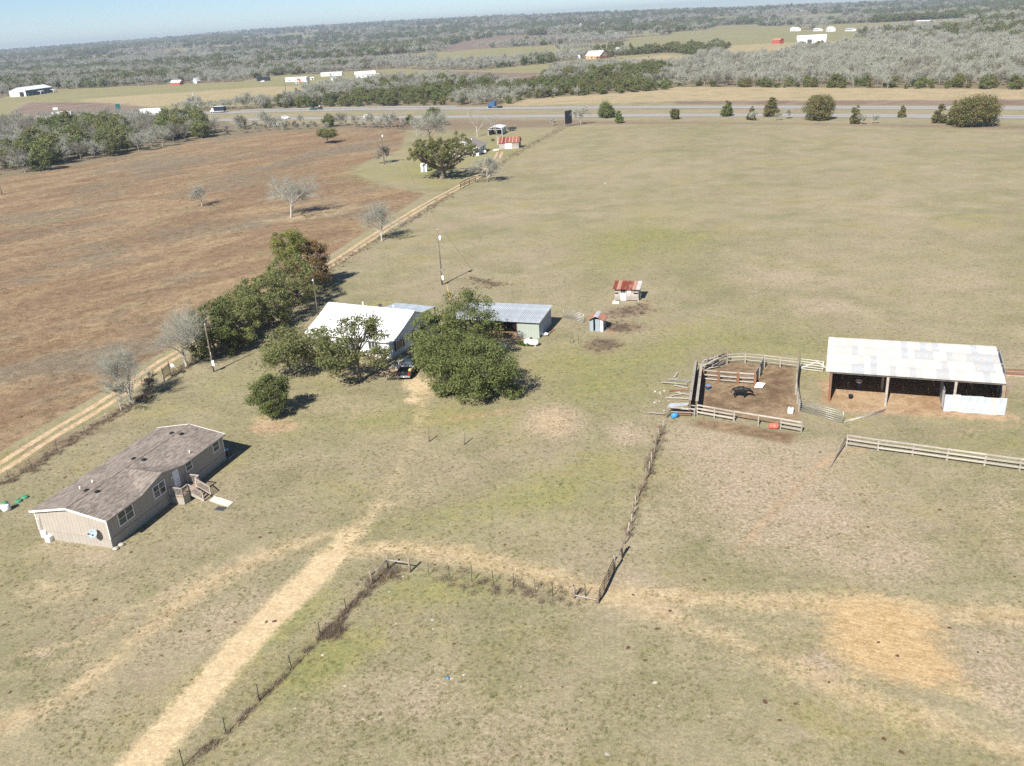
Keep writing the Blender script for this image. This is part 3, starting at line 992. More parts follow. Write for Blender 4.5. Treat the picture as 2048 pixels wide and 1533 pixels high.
def leaf_quads(rng, cent, rad, per, size, outward=None, flat=.55, elong=1.6):
    """leaf-sized faces in clumps: centres (n,3), radii (n,), per clump"""
    n = len(cent)
    c = np.repeat(cent, per, 0)
    r = np.repeat(rad, per)
    u = rng.normal(0, 1, (n * per, 3))
    u /= np.linalg.norm(u, axis=1)[:, None]
    rr_ = rng.random(n * per) ** .45
    p = c + u * (r * rr_)[:, None] * np.array([1, 1, .72])
    nrm = u * .8 + rng.normal(0, flat, (n * per, 3)) + np.array([0, 0, .25])
    nrm /= np.linalg.norm(nrm, axis=1)[:, None]
    a = np.cross(nrm, rng.normal(0, 1, (n * per, 3)))
    a /= np.linalg.norm(a, axis=1)[:, None]
    b = np.cross(nrm, a)
    s = size * rng.uniform(.45, 1.5, n * per)[:, None]
    a, b = a * s * elong * .5, b * s * .5
    V = np.stack([p - a, p - b * .9, p + a, p + b * .9], 1).reshape(-1, 3)
    F = np.arange(len(V)).reshape(-1, 4)
    return V, F


def crown_clumps(rng, n, W, z0, z1, shape='dome', lump=.25):
    """clump centres in an uneven crown volume"""
    out = []
    ph = rng.uniform(0, 6.28, 4)
    while len(out) < n:
        x, y = rng.uniform(-1, 1, 2)
        z = rng.uniform(0, 1)
        th = math.atan2(y, x)
        lim = 1 + lump * (math.sin(2 * th + ph[0]) * .5 + math.sin(3 * th + ph[1]) * .5 + .5 * math.sin(5 * z + ph[2] + th))
        if shape == 'dome':
            prof = math.sqrt(max(0, 1 - (max(0, z - .38) / .62) ** 2)) * (.72 + .28 * min(1, z / .38))
        elif shape == 'cone':
            prof = (1 - z) ** .75 * .95 + .05
            if z < .12:
                prof *= .7 + 2.5 * z
        elif shape == 'flat':
            prof = math.sqrt(max(0, 1 - (2 * abs(z - .45)) ** 2 * .8))
        else:
            prof = math.sqrt(max(0, 1 - (2 * z - 1) ** 2))
        r = math.hypot(x, y)
        if r > lim * prof:
            continue
        if r < .5 * lim * prof and .15 < z < .75 and rng.random() < .7:
            continue
        out.append((x * W / 2, y * W / 2, z0 + z * (z1 - z0)))
    return np.array(out)


def leafy_meshes(seed, H, W, z0, nclump, per, size, leaf, shape='dome', bark='bark', clump=.17, stems=1, tr=.03, lump=.25, elong=1.6):
    rng = np.random.default_rng(seed)
    cr = W * clump
    cc = crown_clumps(rng, nclump, W - cr * 1.2, z0 + cr * .5, H - cr * .55, shape, lump)
    rad = cr * rng.uniform(.5, 1.3, len(cc))
    V, F = leaf_quads(rng, cc, rad, per, size, elong=elong)
    V[:, 2] = np.maximum(V[:, 2], .05)
    crown = raw_mesh('crown', V, F, M[leaf])
    segs = []
    for st in range(stems):
        bx, by = (rng.normal(0, W * .04, 2) if stems > 1 else (0, 0))
        top = np.array([bx * 2.2 + rng.normal(0, W * .03), by * 2.2 + rng.normal(0, W * .03), z0 + (H - z0) * .30])
        r0 = H * tr
        mid = np.array([bx, by, 0]) * .6 + top * .4 + rng.normal(0, W * .015, 3)
        segs += [(bx, by, -.1, *mid, r0 * 1.25, r0 * .9), (*mid, *top, r0 * .9, r0 * .7)]
        pick = rng.choice(len(cc), min(len(cc), 22 // stems + 4), replace=False)
        for k in pick:
            e = cc[k]
            m2 = top * .5 + e * .5 + np.array([0, 0, .06 * H]) * rng.uniform(-.6, 1) + rng.normal(0, W * .03, 3)
            segs += [(*top, *m2, r0 * .42, r0 * .24), (*m2, *e, r0 * .24, r0 * .07)]
    V, F = tubes(segs, 6)
    trunk = raw_mesh('trunk', V, F, M[bark], True)
    return trunk, crown


def leafy_tree(name, label, seed, loc, rz=0, group=None, **kw):
    o = thing(name, label, 'tree', loc, rz, group)
    a, b = leafy_meshes(seed, **kw)
    obj_from_mesh('trunk', a, o)
    obj_from_mesh('crown', b, o)
    return o


def joined_leafy(name, seed, H, W, z0, nclump, per, size, leaf, shape='dome', clump=.2, lump=.3):
    rng = np.random.default_rng(seed)
    cr = W * clump
    cc = crown_clumps(rng, nclump, W - cr * 1.2, z0 + cr * .5, H - cr * .55, shape, lump)
    V, F = leaf_quads(rng, cc, cr * rng.uniform(.6, 1.3, len(cc)), per, size)
    V[:, 2] = np.maximum(V[:, 2], 0)
    V2, F2 = tubes([(0, 0, -.2, 0, 0, z0 + (H - z0) * .4, H * .03, H * .015)], 4)
    me = raw_mesh(name, np.concatenate([V, V2]), np.concatenate([F, F2 + len(V)]), M[leaf])
    me.materials.append(M['bark'])
    mi = np.zeros(len(me.polygons), np.int32)
    mi[len(F):] = 1
    me.polygons.foreach_set('material_index', mi)
    return me


# ---- trees near the two homes
def P(px, py):
    return site(px, py)


bare_tree('bare_tree', 'leafless pale-barked tree beside the sandy farm track, nearest the tan manufactured home', 11, 9.4, SPEC_UP, P(263, 808), .4, thick=1.0, lean=(.02, 0))
bare_tree('bare_tree', 'leafless tree with a forked trunk beside the dark iron gate and utility pole', 12, 10.8, SPEC_UP, P(374, 735), 2.0, trunk=.22, lean=(-.12, 0))
bare_tree('bare_tree', 'round-crowned leafless tree standing alone in the brown field', 13, 12.2, SPEC_NEAR, P(582, 435), 1.0, trunk=.2, twig=.0135).scale = (1.12, 1.12, 1)
bare_tree('bare_tree', 'leafless tree beside the two-rut track, between the orange oak and the big live oak', 14, 10.4, SPEC_NEAR, P(764, 482), 3.0, trunk=.3, twig=.012)
bare_tree('bare_sapling', 'thin pale leafless sapling far out in the brown field', 15, 7.0, SPEC_MID, P(404, 413), 3.0, trunk=.5, twig=.02)
bare_tree('bare_sapling', 'small grey sapling by the track left of the pale-barked tree', 16, 4.2, SPEC_MID, P(243, 822), 1.0, trunk=.3, twig=.014)
bare_tree('bare_shrub', 'dark leafless shrub under the pale-barked tree beside the iron gate', 17, 3.0, SPEC_MID, P(300, 788), 1.0, trunk=.1, twigm='twig_brown', bark='bark', twig=.016)
bare_tree('bare_shrub', 'pale round leafless shrub at the fence right of the big live oak', 18, 8.4, SPEC_NEAR, P(975, 364), 1.0, trunk=.1, twig=.014)
bare_tree('bare_tree', 'large grey leafless tree rising behind the big live oak', 19, 14.5, SPEC_NEAR, P(862, 292), 2.0, trunk=.2, twig=.018, bark='bark')
bare_tree('bare_tree', 'sparse white-limbed leafless tree in front of the metal carport', 20, 13.0, [(6, 1.1, .6), (4, .6, .7), (4, .5, .7), (4, .5, .7)], P(996, 291), .3, trunk=.42, twig=.022)
bare_tree('bare_tree', 'sparse leafless tree behind the grey-roofed house, left of the carport', 21, 12.0, [(5, 1.1, .6), (5, .6, .7), (4, .5, .7), (4, .5, .7)], P(955, 275), 1.3, trunk=.4, twig=.022)
bare_tree('bare_tree', 'leafless tree right beside the back of the billboard', 22, 8.5, SPEC_MID, P(1161, 250), 1.3, trunk=.3, twig=.03)
bare_tree('bare_shrub', 'leafless brown shrub round the foot of the utility pole with a white can', 23, 6.5, SPEC_MID, P(770, 327), 1.3, trunk=.12, twig=.035, twigm='twig_brown')

leafy_tree('oak_tree', 'loose grey-green oak left of the white farmhouse', 31, P(586, 752), 0, H=7.4, W=10.5, z0=1.4, nclump=95, per=120, size=.15, leaf='leaf_oak', clump=.12, lump=.4)
leafy_tree('oak_tree', 'open-crowned oak in front of the white farmhouse roof', 32, P(722, 762), 0, H=9.6, W=11.0, z0=1.6, nclump=78, per=130, size=.17, leaf='leaf_oak', clump=.115, lump=.45)
leafy_tree('oak_tree', 'small oak bush between the two oaks at the farmhouse porch', 33, P(655, 745), 0, H=5.4, W=6.0, z0=1.2, nclump=40, per=110, size=.15, leaf='leaf_oak', clump=.16, lump=.4)
for k, (px, py, H, W, seed, lab) in enumerate([(905, 782, 8.2, 9.5, 41, 'dark green oak of the big clump beside the pickup, front left'),
                                             (965, 795, 8.6, 10.5, 42, 'dark green oak of the big clump beside the pickup, front right'),
                                             (940, 722, 10.8, 10.5, 43, 'tallest dark green oak of the big clump, next to the open metal shed'),
                                             (872, 735, 8.2, 7.5, 44, 'dark green oak of the big clump nearest the farmhouse wall')]):
    leafy_tree('oak_tree', lab, seed, P(px, py), 0, group='oaks of the big clump right of the farmhouse', H=H, W=W, z0=.25, nclump=150, per=125, size=.14, leaf='leaf_dark', clump=.105, stems=3, tr=.02, lump=.16)
leafy_tree('shrub', 'low dark green shrub at the right foot of the big oak clump', 45, P(1022, 795), 0, H=1.8, W=3.4, z0=0, nclump=26, per=90, size=.13, leaf='leaf_dark', clump=.2, stems=3, tr=.02)
leafy_tree('shrub', 'low dark shrub under the front of the big oak clump', 46, P(890, 790), 0, H=1.6, W=3.0, z0=0, nclump=20, per=90, size=.13, leaf='leaf_dark', clump=.2, stems=3, tr=.02)
leafy_tree('cedar_tree', 'rounded cedar bush standing alone above the manufactured home', 47, P(548, 832), 0, H=5.6, W=5.9, z0=.1, nclump=105, per=130, size=.12, leaf='leaf_dark', shape='ball', clump=.13, stems=3, tr=.02, lump=.12)
for px, py, H, W, z0, seed, leaf, lab in [
        (432, 712, 8.4, 7.2, .8, 51, 'leaf_dark', 'dark evergreen oak at the lower end of the row along the track'),
        (487, 690, 9.0, 8.2, .8, 52, 'leaf_oak', 'evergreen oak second from the lower end of the row along the track'),
        (542, 655, 9.6, 8.6, .8, 53, 'leaf_oak', 'broad evergreen oak in the middle of the row along the track'),
        (592, 612, 9.8, 8.4, .8, 54, 'leaf_oak', 'olive green oak just below the rust-coloured oak in the row'),
        (628, 578, 9.2, 8.2, .8, 55, 'leaf_rust', 'rust-coloured oak at the top of the evergreen row beside the pine'),
        (510, 640, 7.2, 6.5, .8, 56, 'leaf_dark', 'dark evergreen tree behind the row, on its field side'),
        (460, 672, 6.8, 5.5, .8, 57, 'leaf_dark', 'smaller dark evergreen tucked behind the lower end of the row')]:
    leafy_tree('oak_tree', lab, seed, P(px, py), 0, group='evergreen row along the track', H=H, W=W * 1.12, z0=.3, nclump=105, per=135, size=.15, leaf=leaf, clump=.11, stems=2, tr=.024, lump=.35)


leafy_tree('pine_tree', 'yellow-green pine standing above the rust-coloured oak', 61, P(592, 583), 0, H=11.9, W=6.6, z0=5.2, nclump=64, per=130, size=.12, leaf='leaf_pine', shape='flat', clump=.13, tr=.016, lump=.5, elong=2.8)


def live_oak(loc):
    o = thing('live_oak', 'huge spreading live oak shading the lawn beside the grey-roofed house', 'tree', loc)
    rng = np.random.default_rng(71)
    segs = [(0, 0, -.2, .1, 0, 1.0, 1.25, .85), (.1, 0, 1.0, .2, 0, 2.6, .85, .8)]
    cc = []
    top = np.array([.2, 0, 2.5])
    for k in range(11):
        a = 2 * math.pi * k / 11 + rng.uniform(-.2, .2)
        L = rng.uniform(7.5, 11.5)
        e1 = top + np.array([math.cos(a) * L * .4, math.sin(a) * L * .4, rng.uniform(1.2, 3.2)])
        e2 = top + np.array([math.cos(a) * L * .75, math.sin(a) * L * .75, rng.uniform(2.5, 5.5)])
        e3 = top + np.array([math.cos(a) * L, math.sin(a) * L, rng.uniform(2.8, 6.0)])
        segs += [(*top, *e1, .5, .36), (*e1, *e2, .36, .2), (*e2, *e3, .2, .06)]
        for b, t, m in ((e1, 5, 2.6), (e2, 8, 2.6), (e3, 7, 2.0)):
            for j in range(t):
                q = b + rng.normal(0, m * .62, 3) + np.array([0, 0, 1.9 + .3 * rng.random()])
                segs.append((*b, *q, .1, .02))
                cc.append(q)
    for j in range(26):
        a, r = rng.uniform(1.6, 5.4), rng.uniform(0, 6.0)
        q = np.array([math.cos(a) * r, math.sin(a) * r, 10.2 - .05 * r * r + rng.normal(0, .8)])
        cc.append(q)
        segs.append((*(top + (q - top) * .35), *q, .16, .02))
    cc = np.array(cc)
    cc[:, 2] = np.clip(cc[:, 2], 3.0, 12.2)
    V, F = leaf_quads(rng, cc, rng.uniform(.55, 1.1, len(cc)), 105, .22)
    V2, F2 = tubes(segs, 7)
    obj_from_mesh('trunk', raw_mesh('trunk', V2, F2, M['bark'], True), o)
    obj_from_mesh('crown', raw_mesh('crown', V, F, M['leaf_yellow']), o)


live_oak(P(886, 357))
leafy_tree('oak_tree', 'small round oak at the upper edge of the brown field', 72, P(656, 287), 0, H=6.6, W=10.5, z0=2.0, nclump=70, per=90, size=.26, leaf='leaf_yellow', clump=.13, lump=.3)

# ---- cedars lining the near carriageway (photo point of the foot, width and height in photo pixels)
CED = [(1212, 236, 42, 36, 'bushy dark cedar left of the open stretch of highway'), (1238, 247, 18, 27, 'narrow little cedar in front of the bushy dark cedar'), (1350, 239, 21, 21, 'low round cedar alone at the pasture fence by the highway'),
       (1455, 233, 27, 33, 'upright dark green cedar between low cedar and shrub'), (1503, 240, 20, 26, 'small cedar mixed with pale bare twigs by the highway'), (1543, 233, 36, 38, 'broad brownish cedar with bare twigs at its foot'),
       (1638, 241, 58, 50, 'large spreading cedar in the middle of the highway verge'), (1710, 248, 23, 41, 'narrow brown cedar right of the large spreading one'), (1804, 235, 16, 23, 'tiny cedar on the highway median side'),
       (1878, 247, 28, 41, 'narrow dark cedar left of the twin beside the biggest bush'), (1906, 250, 24, 42, 'slim ragged cedar touching the biggest cedar bush'), (1952, 254, 80, 60, 'biggest rounded cedar bush at the right end of the verge')]
for i, (px, py, w, h, lab) in enumerate(CED):
    p = P(px, py)
    m_per_px = (p - Vector((0, 0, CAM_H))).length / FOCAL
    Wm, Hm = w * m_per_px * 1.02, h * m_per_px * 1.0
    leafy_tree('cedar_tree', lab, 80 + i, p, 0, group='cedars along the highway verge', H=Hm, W=Wm, z0=.0, nclump=int(70 + max(0, Wm - 7) * 16), per=80, size=.28, leaf='leaf_cedar' if i not in (0, 3, 1) else 'leaf_dark', shape='cone' if w < 50 and i != 2 else 'dome', clump=.15, stems=2, tr=.02, lump=.2)
for i, (px, py, H, lab) in enumerate([(1508, 242, 4.0, 'pale bare shrub before the small cedar'), (1556, 241, 3.6, 'pale bare shrub at the foot of the brownish cedar'), (1722, 249, 4.0, 'pale bare shrub at the foot of the narrow brown cedar'), (1578, 238, 4.6, 'thin bare shrub alone on the verge'), (1750, 248, 3.4, 'low bare shrub between narrow cedar and tiny cedar'), (1985, 253, 3.6, 'pale bare shrub right of the biggest cedar bush'), (1105, 252, 3.5, 'bare shrub left of the billboard back')]):
    bare_tree('bare_shrub', lab, 100 + i, H, SPEC_FAR, P(px, py), i, group='bare shrubs along the highway verge', trunk=.14, twig=.035)

# ---- woods: candidates on a jittered grid, thinned by the clearings
rng = np.random.default_rng(7)


def inside_any(X, Y, polys):
    m = np.zeros(X.shape, bool)
    for p in polys:
        m |= sdist(X, Y, p) > 0
    return m


LEFT_WOOD = POLY['wood'][0]
BRUSH = POLY['wood'][1]
FLO = [joined_leafy('oak_far', s, 8.5, 9.5, .6, 34, 34, .62, lf, 'dome') for s, lf in ((201, 'leaf_dark'), (202, 'leaf_oak'), (203, 'leaf_dark'), (204, 'leaf_cedar'))]
FLC = [joined_leafy('cedar_far', s, 8.0, 5.6, .1, 30, 34, .5, lf, 'cone') for s, lf in ((211, 'leaf_cedar'), (212, 'leaf_dark'))]
FLB = [joined_bare('bare_far', s, 9.5, SPEC_FAR, .042, twigm=tw) for s, tw in ((221, 'twig'), (222, 'twig'), (223, 'twig_brown'), (224, 'twig'), (225, 'twig'))]
FMO = [joined_leafy('oak_mid', s, 9, 9.5, .3, 60, 70, .34, lf, 'dome', clump=.16) for s, lf in ((231, 'leaf_dark'), (232, 'leaf_oak'), (233, 'leaf_dark'), (234, 'leaf_yellow'))]
FMC = [joined_leafy('cedar_mid', s, 8.0, 5.4, .0, 50, 60, .30, lf, 'cone', clump=.17) for s, lf in ((241, 'leaf_cedar'), (242, 'leaf_dark'))]
FMB = [joined_bare('bare_mid', s, 9.5, SPEC_MID, .028, twigm=tw) for s, tw in ((251, 'twig'), (252, 'twig_brown'), (253, 'twig'))]
FMS = [joined_bare('brush_mid', s, 4.0, SPEC_FAR, .035, twigm=tw, trunk=.12) for s, tw in ((261, 'twig_brown'), (262, 'twig'))]

cand = []   # x, y, kind (0 bare, 1 oak, 2 cedar, 3 brush), scale
# (a) the wood left of the brown field, this side of the highway
bb = LEFT_WOOD
n = 900
X = rng.uniform(bb[:, 0].min(), bb[:, 0].max(), n * 6)
Y = rng.uniform(bb[:, 1].min(), bb[:, 1].max(), n * 6)
px, py, _ = project(np.stack([X, Y, np.zeros_like(X)], 1))
ok = (sdist(X, Y, LEFT_WOOD) > 2) & ~((px > 398) & (py < 266)) & (px > -90) & (px < 500) & (ldist(X, Y, HW_NEAR[::3]) > 13)
X, Y, px, py = X[ok], Y[ok], px[ok], py[ok]
used = []
for x, y, a, b in zip(X, Y, px, py):
    if any((x - u) ** 2 + (y - v) ** 2 < 5.6 ** 2 for u, v in used):
        continue
    used.append((x, y))
    green = (((a - 175) / 85) ** 2 + ((b - 292) / 42) ** 2 < 1) or (((a - 365) / 45) ** 2 + ((b - 272) / 30) ** 2 < 1) or (((a - 60) / 60) ** 2 + ((b - 322) / 22) ** 2 < 1)
    if green and rng.random() < .6:
        cand.append((x, y, 1, rng.uniform(.85, 1.3)))
    else:
        cand.append((x, y, 0 if rng.random() < .8 else 3, rng.uniform(.7, 1.15)))
# (b) brush between the field and the highway
X = rng.uniform(BRUSH[:, 0].min(), BRUSH[:, 0].max(), 2500)
Y = rng.uniform(BRUSH[:, 1].min(), BRUSH[:, 1].max(), 2500)
ok = (sdist(X, Y, BRUSH) > 0) & (ldist(X, Y, HW_NEAR[::3]) > 12)
pxb, pyb, _ = project(np.stack([X, Y, np.zeros_like(X)], 1))
ok &= ~((pxb < 475) & (pyb < 262)) & ~((pxb > 545) & (pxb < 640) & (pyb < 250)) & ~((pxb > 715) & (pxb < 765) & (pyb < 250))
used = []
for x, y in zip(X[ok], Y[ok]):
    if any((x - u) ** 2 + (y - v) ** 2 < 4.6 ** 2 for u, v in used):
        continue
    used.append((x, y))
    if rng.random() < .92:
        cand.append((x, y, 3 if rng.random() < .72 else (0 if rng.random() < .8 else 1), rng.uniform(.55, .95)))
# (c) everything beyond the highway
DMAX = 7400
dgrid = [430.0]
far_c = []
while dgrid[-1] < DMAX:
    d = dgrid[-1]
    s = min(max(d / 112, 7.0), 48)
    w = R(36)
    na = int(2 * w * d / s)
    aa = -w + 2 * w * (np.arange(na) + rng.random(na)) / na
    dd = d + s * rng.random(na)
    far_c.append(np.stack([dd * np.sin(aa), dd * np.cos(aa), np.full(na, s)], 1))
    dgrid.append(d + s * .95)
far_c = np.concatenate(far_c)
X, Y, S_ = far_c.T
ok = (sdist(X, Y, BEYOND) > 6)
X, Y, S_ = X[ok], Y[ok], S_[ok]
ok = ~inside_any(X, Y, FIELDS)
X, Y, S_ = X[ok], Y[ok], S_[ok]
D = np.hypot(X, Y)


open_ = clearing(X, Y)
keep = ~((open_ > .605) & (D > 1150))
X, Y, S_, D = X[keep], Y[keep], S_[keep], D[keep]
gz = terrain(X, Y)
px, py, _ = project(np.stack([X, Y, gz], 1))
greeny = .46 * vnoise(X, Y, 210, 3) + .36 * vnoise(X, Y, 62, 4) + .18 * rng.random(len(X))
thr = np.full(X.shape, .56)
thr = np.where(D > 1700, .51, thr)
thr = np.where(D > 3000, .46, thr)


def zone(poly, val):
    p = pxpoly(poly)
    return np.where(sdist(X, Y, p) > 0, val, thr)


thr = zone([(470, 160), (560, 150), (640, 148), (740, 140), (860, 130), (1120, 112), (1110, 126), (1060, 132), (960, 142), (860, 142), (800, 139), (560, 157)], .42)   # dark evergreen band behind the sheds
thr = zone([(380, 220), (480, 208), (560, 205), (660, 188), (800, 172), (960, 170), (1040, 175), (1060, 206), (1000, 214), (700, 217), (430, 224)], .50)
thr = zone([(1040, 208), (1060, 176), (1110, 150), (1230, 140), (1345, 138), (1345, 176), (1200, 196), (1100, 206)], .535)
thr = zone([(1340, 178), (1340, 130), (1560, 116), (1760, 96), (2200, 84), (2200, 183)], .72)
thr = zone([(1345, 181), (1345, 171), (2200, 173), (2200, 185)], .535)
kind = np.where(greeny > thr, 1, 0)
rcol = rng.random(len(X))
kind = np.where((kind == 1) & (rcol < .33) & (D < 1500), 2, kind)
sc = np.clip(S_ / 8.2, .8, 3.2) ** .62 * rng.uniform(.65, 1.12, len(X))
sc = np.where((kind > 0) & (D < 700), sc * .78 * rng.uniform(.6, 1.25, len(X)), sc)
nearm = D < 1150
for x, y, k, s in zip(X[nearm], Y[nearm], kind[nearm], sc[nearm]):
    cand.append((x, y, k, s))
cand = np.array(cand)
cd = np.hypot(cand[:, 0], cand[:, 1])
show = cand[:, 3] / cd
cpx, cpy, _ = project(np.stack([cand[:, 0], cand[:, 1], terrain(cand[:, 0], cand[:, 1])], 1))
inframe = (cpx > -40) & (cpx < 2090)
LIM = {0: 250, 1: 200, 2: 150, 3: 170}
NAMES = {0: ('bare_tree', FMB), 1: ('oak_tree', FMO), 2: ('cedar_tree', FMC), 3: ('bare_shrub', FMS)}
WORD = {0: 'grey leafless tree', 1: 'dark evergreen oak', 2: 'pointed dark cedar', 3: 'low brown leafless shrub'}
rest = []
for k in range(4):
    idx = np.where((cand[:, 2] == k) & inframe)[0]
    idx = idx[np.argsort(-show[idx])]
    for j, i in enumerate(idx):
        if j < LIM[k]:
            x, y, _, s = cand[i]
            me = NAMES[k][1][rng.integers(len(NAMES[k][1]))]
            o = obj_from_mesh(NAMES[k][0], me)
            o.location = (x, y, float(terrain(x, y)))
            o.rotation_euler = (0, 0, rng.uniform(0, 6.28))
            w = s * rng.uniform(.85, 1.15)
            o.scale = (w, w, s)
            a, b, d = cpx[i], cpy[i], cd[i]
            if sdist(np.array([x]), np.array([y]), BEYOND)[0] < 0:
                wh, gr = ('in the wood between the brown field and the highway', 'field-side wood') if a < 480 else ('in the brush strip between the brown field and the highway', 'brush strip')
            elif a < 1045:
                wh, gr = ('in the tree belt beyond the highway, left of the gap', 'left belt beyond the highway')
            elif a < 1345:
                wh, gr = ('in the clump beyond the highway, behind the tan verge', 'middle clump beyond the highway')
            else:
                wh, gr = ('in the grey wood beyond the highway, behind the cedar row', 'right wood beyond the highway')
            tag(o, f'{WORD[k]} {wh}', 'tree' if k < 3 else 'shrub', f'{WORD[k]}s, {gr}')
        else:
            rest.append((*cand[i, :2], k, cand[i, 3]))
    for i in np.where((cand[:, 2] == k) & ~inframe)[0]:
        rest.append((*cand[i, :2], k, cand[i, 3]))
rest = rest + [(x, y, k, s) for x, y, k, s in zip(X[~nearm], Y[~nearm], kind[~nearm], sc[~nearm])]
rest = np.array(rest)


def scatter(name, pts, scales, sources, seed, zmin=.8, zmax=1.2, tilt=0.0):
    """one object of stuff: many copies of a few meshes on points"""
    r_ = np.random.default_rng(seed)
    me = bpy.data.meshes.new(name)
    me.vertices.add(len(pts))
    me.vertices.foreach_set('co', np.asarray(pts, np.float32).ravel())
    a = me.attributes.new('scl', 'FLOAT_VECTOR', 'POINT')
    s3 = np.stack([scales * r_.uniform(.85, 1.15, len(pts)), scales * r_.uniform(.85, 1.15, len(pts)), scales * r_.uniform(zmin, zmax, len(pts))], 1)
    a.data.foreach_set('vector', s3.astype(np.float32).ravel())
    a = me.attributes.new('rot', 'FLOAT_VECTOR', 'POINT')
    a.data.foreach_set('vector', np.stack([r_.normal(0, tilt, len(pts)), r_.normal(0, tilt, len(pts)), r_.uniform(0, 6.28, len(pts))], 1).astype(np.float32).ravel())
    a = me.attributes.new('pick', 'INT', 'POINT')
    a.data.foreach_set('value', r_.integers(0, len(sources), len(pts)).astype(np.int32))
    o = obj_from_mesh(name, me)
    g = bpy.data.node_groups.new(name, 'GeometryNodeTree')
    g.interface.new_socket('Geometry', in_out='INPUT', socket_type='NodeSocketGeometry')
    g.interface.new_socket('Geometry', in_out='OUTPUT', socket_type='NodeSocketGeometry')
    gi, go = g.nodes.new('NodeGroupInput'), g.nodes.new('NodeGroupOutput')
    iop = g.nodes.new('GeometryNodeInstanceOnPoints')
    iop.inputs['Pick Instance'].default_value = True
    join = g.nodes.new('GeometryNodeJoinGeometry')
    for sme in reversed(sources):
        so = bpy.data.objects.new(sme.name, sme)
        oi = g.nodes.new('GeometryNodeObjectInfo')
        oi.inputs['Object'].default_value = so
        oi.inputs['As Instance'].default_value = True
        g.links.new(oi.outputs['Geometry'], join.inputs[0])
    for nm, typ, sock in (('scl', 'FLOAT_VECTOR', 'Scale'), ('rot', 'FLOAT_VECTOR', 'Rotation'), ('pick', 'INT', 'Instance Index')):
        na = g.nodes.new('GeometryNodeInputNamedAttribute')
        na.data_type = typ
        na.inputs['Name'].default_value = nm
        g.links.new(na.outputs[0], iop.inputs[sock])
    m2p = g.nodes.new('GeometryNodeMeshToPoints')
    g.links.new(gi.outputs[0], m2p.inputs[0])
    g.links.new(m2p.outputs[0], iop.inputs['Points'])
    g.links.new(join.outputs[0], iop.inputs['Instance'])
    g.links.new(iop.outputs[0], go.inputs[0])
    md = o.modifiers.new('scatter', 'NODES')
    md.node_group = g
    return tag(o, kind='stuff')


for k, nm, src in ((0, 'bare_woodland', FLB), (1, 'evergreen_woodland', FLO), (2, 'cedar_woodland', FLC), (3, 'brush_thicket', FMS)):
    q = rest[rest[:, 2] == k]
    if len(q):
        scatter(nm, np.stack([q[:, 0], q[:, 1], terrain(q[:, 0], q[:, 1]) - .1], 1), q[:, 3], src, 300 + k)

# ------------------------------------------------------------------ the tan manufactured home
def window_part(parent, u0, u1, z0, z1, y, nx=2, ny=2, frame_mat='trim_white', depth=.07, name='window', nrm=-1):
    """window on a wall in the plane y; nrm is the outward side along y"""
    m = MB()
    w = .09
    ya, yb = sorted((y - nrm * .03, y + nrm * depth))
    m.box(u0, u0 + w, ya, yb, z0, z1).box(u1 - w, u1, ya, yb, z0, z1).box(u0 + w, u1 - w, ya, yb, z0, z0 + w).box(u0 + w, u1 - w, ya, yb, z1 - w, z1)
    xs = [u0 + w + (u1 - u0 - 2 * w) * i / nx for i in range(nx + 1)]
    zs = [z0 + w + (z1 - z0 - 2 * w) * i / ny for i in range(ny + 1)]
    yc, yd = sorted((y - nrm * .02, y + nrm * (depth - .015)))
    for x in xs[1:-1]:
        m.box(x - .035, x + .035, yc, yd, z0 + w, z1 - w)
    fr = m.build(name, M[frame_mat], parent)
    for i in range(nx):
        for j in range(ny):
            g = MB()
            b = .035
            g.box(xs[i] + (b if i else 0), xs[i + 1] - (b if i < nx - 1 else 0), min(y - nrm * .01, y + nrm * .02), max(y - nrm * .01, y + nrm * .02), zs[j] + (.025 if j else 0), zs[j + 1] - (.025 if j < ny - 1 else 0))
            g.build('pane', M['glass'], fr)
    if ny > 1:
        for j in range(1, ny):
            MB().box(u0 + w, u1 - w, yc, yd, zs[j] - .025, zs[j] + .025).build('sash_bar', M[frame_mat], fr)
    return fr


hB = site(226, 1096.6)
hC = site(452.5, 920)
h_rz = math.atan2(hC.y - hB.y, hC.x - hB.x)
home = thing('manufactured_home', 'long tan manufactured home with brown shingle roof and a low front gable', 'house', hB, h_rz)
HL, HD, EV, RG = 18.1, 8.25, 3.03, 3.86


def hroof(x, y):
    return EV + (RG - EV) * (1 - abs(y - HD / 2) / (HD / 2 + .25)) + .0


wl = MB()
wl.box(0, HL, 0, .12, .92, 3.0).box(0, HL, HD - .12, HD, .92, 3.0)
wl.box(0, .12, .12, HD - .12, .92, 3.0).box(HL - .12, HL, .12, HD - .12, .92, 3.0)
wl.prism([(.05, 3.0), (HD - .05, 3.0), (HD / 2, RG - .12)], 'x', .0, .12)
wl.prism([(.05, 3.0), (HD - .05, 3.0), (HD / 2, RG - .12)], 'x', HL - .12, HL)
wl.prism([(4.75, 3.0), (10.8, 3.0), (7.77, 3.80)], 'y', 0, .12)
wl.build('wall', M['home_siding'], home)
sk = MB().box(-.03, HL + .03, -.03, .03, 0, .86).box(-.03, HL + .03, HD - .03, HD + .03, 0, .86).box(-.03, .03, .03, HD - .03, 0, .86).box(HL - .03, HL + .03, .03, HD - .03, 0, .86)
sk.build('skirting', M['home_skirt'], home)
bt = MB()
for i in range(1, 45):
    x = i * .4067
    if not any(a - .1 < x < b + .1 for a, b in ((1.3, 3.5), (6.35, 8.25), (9.45, 10.4), (11.5, 12.65), (16.2, 17.45))):
        bt.box(x - .012, x + .012, -.012, 0, .94, 2.98)
    bt.box(x - .015, x + .015, -.043, -.03, .02, .84)
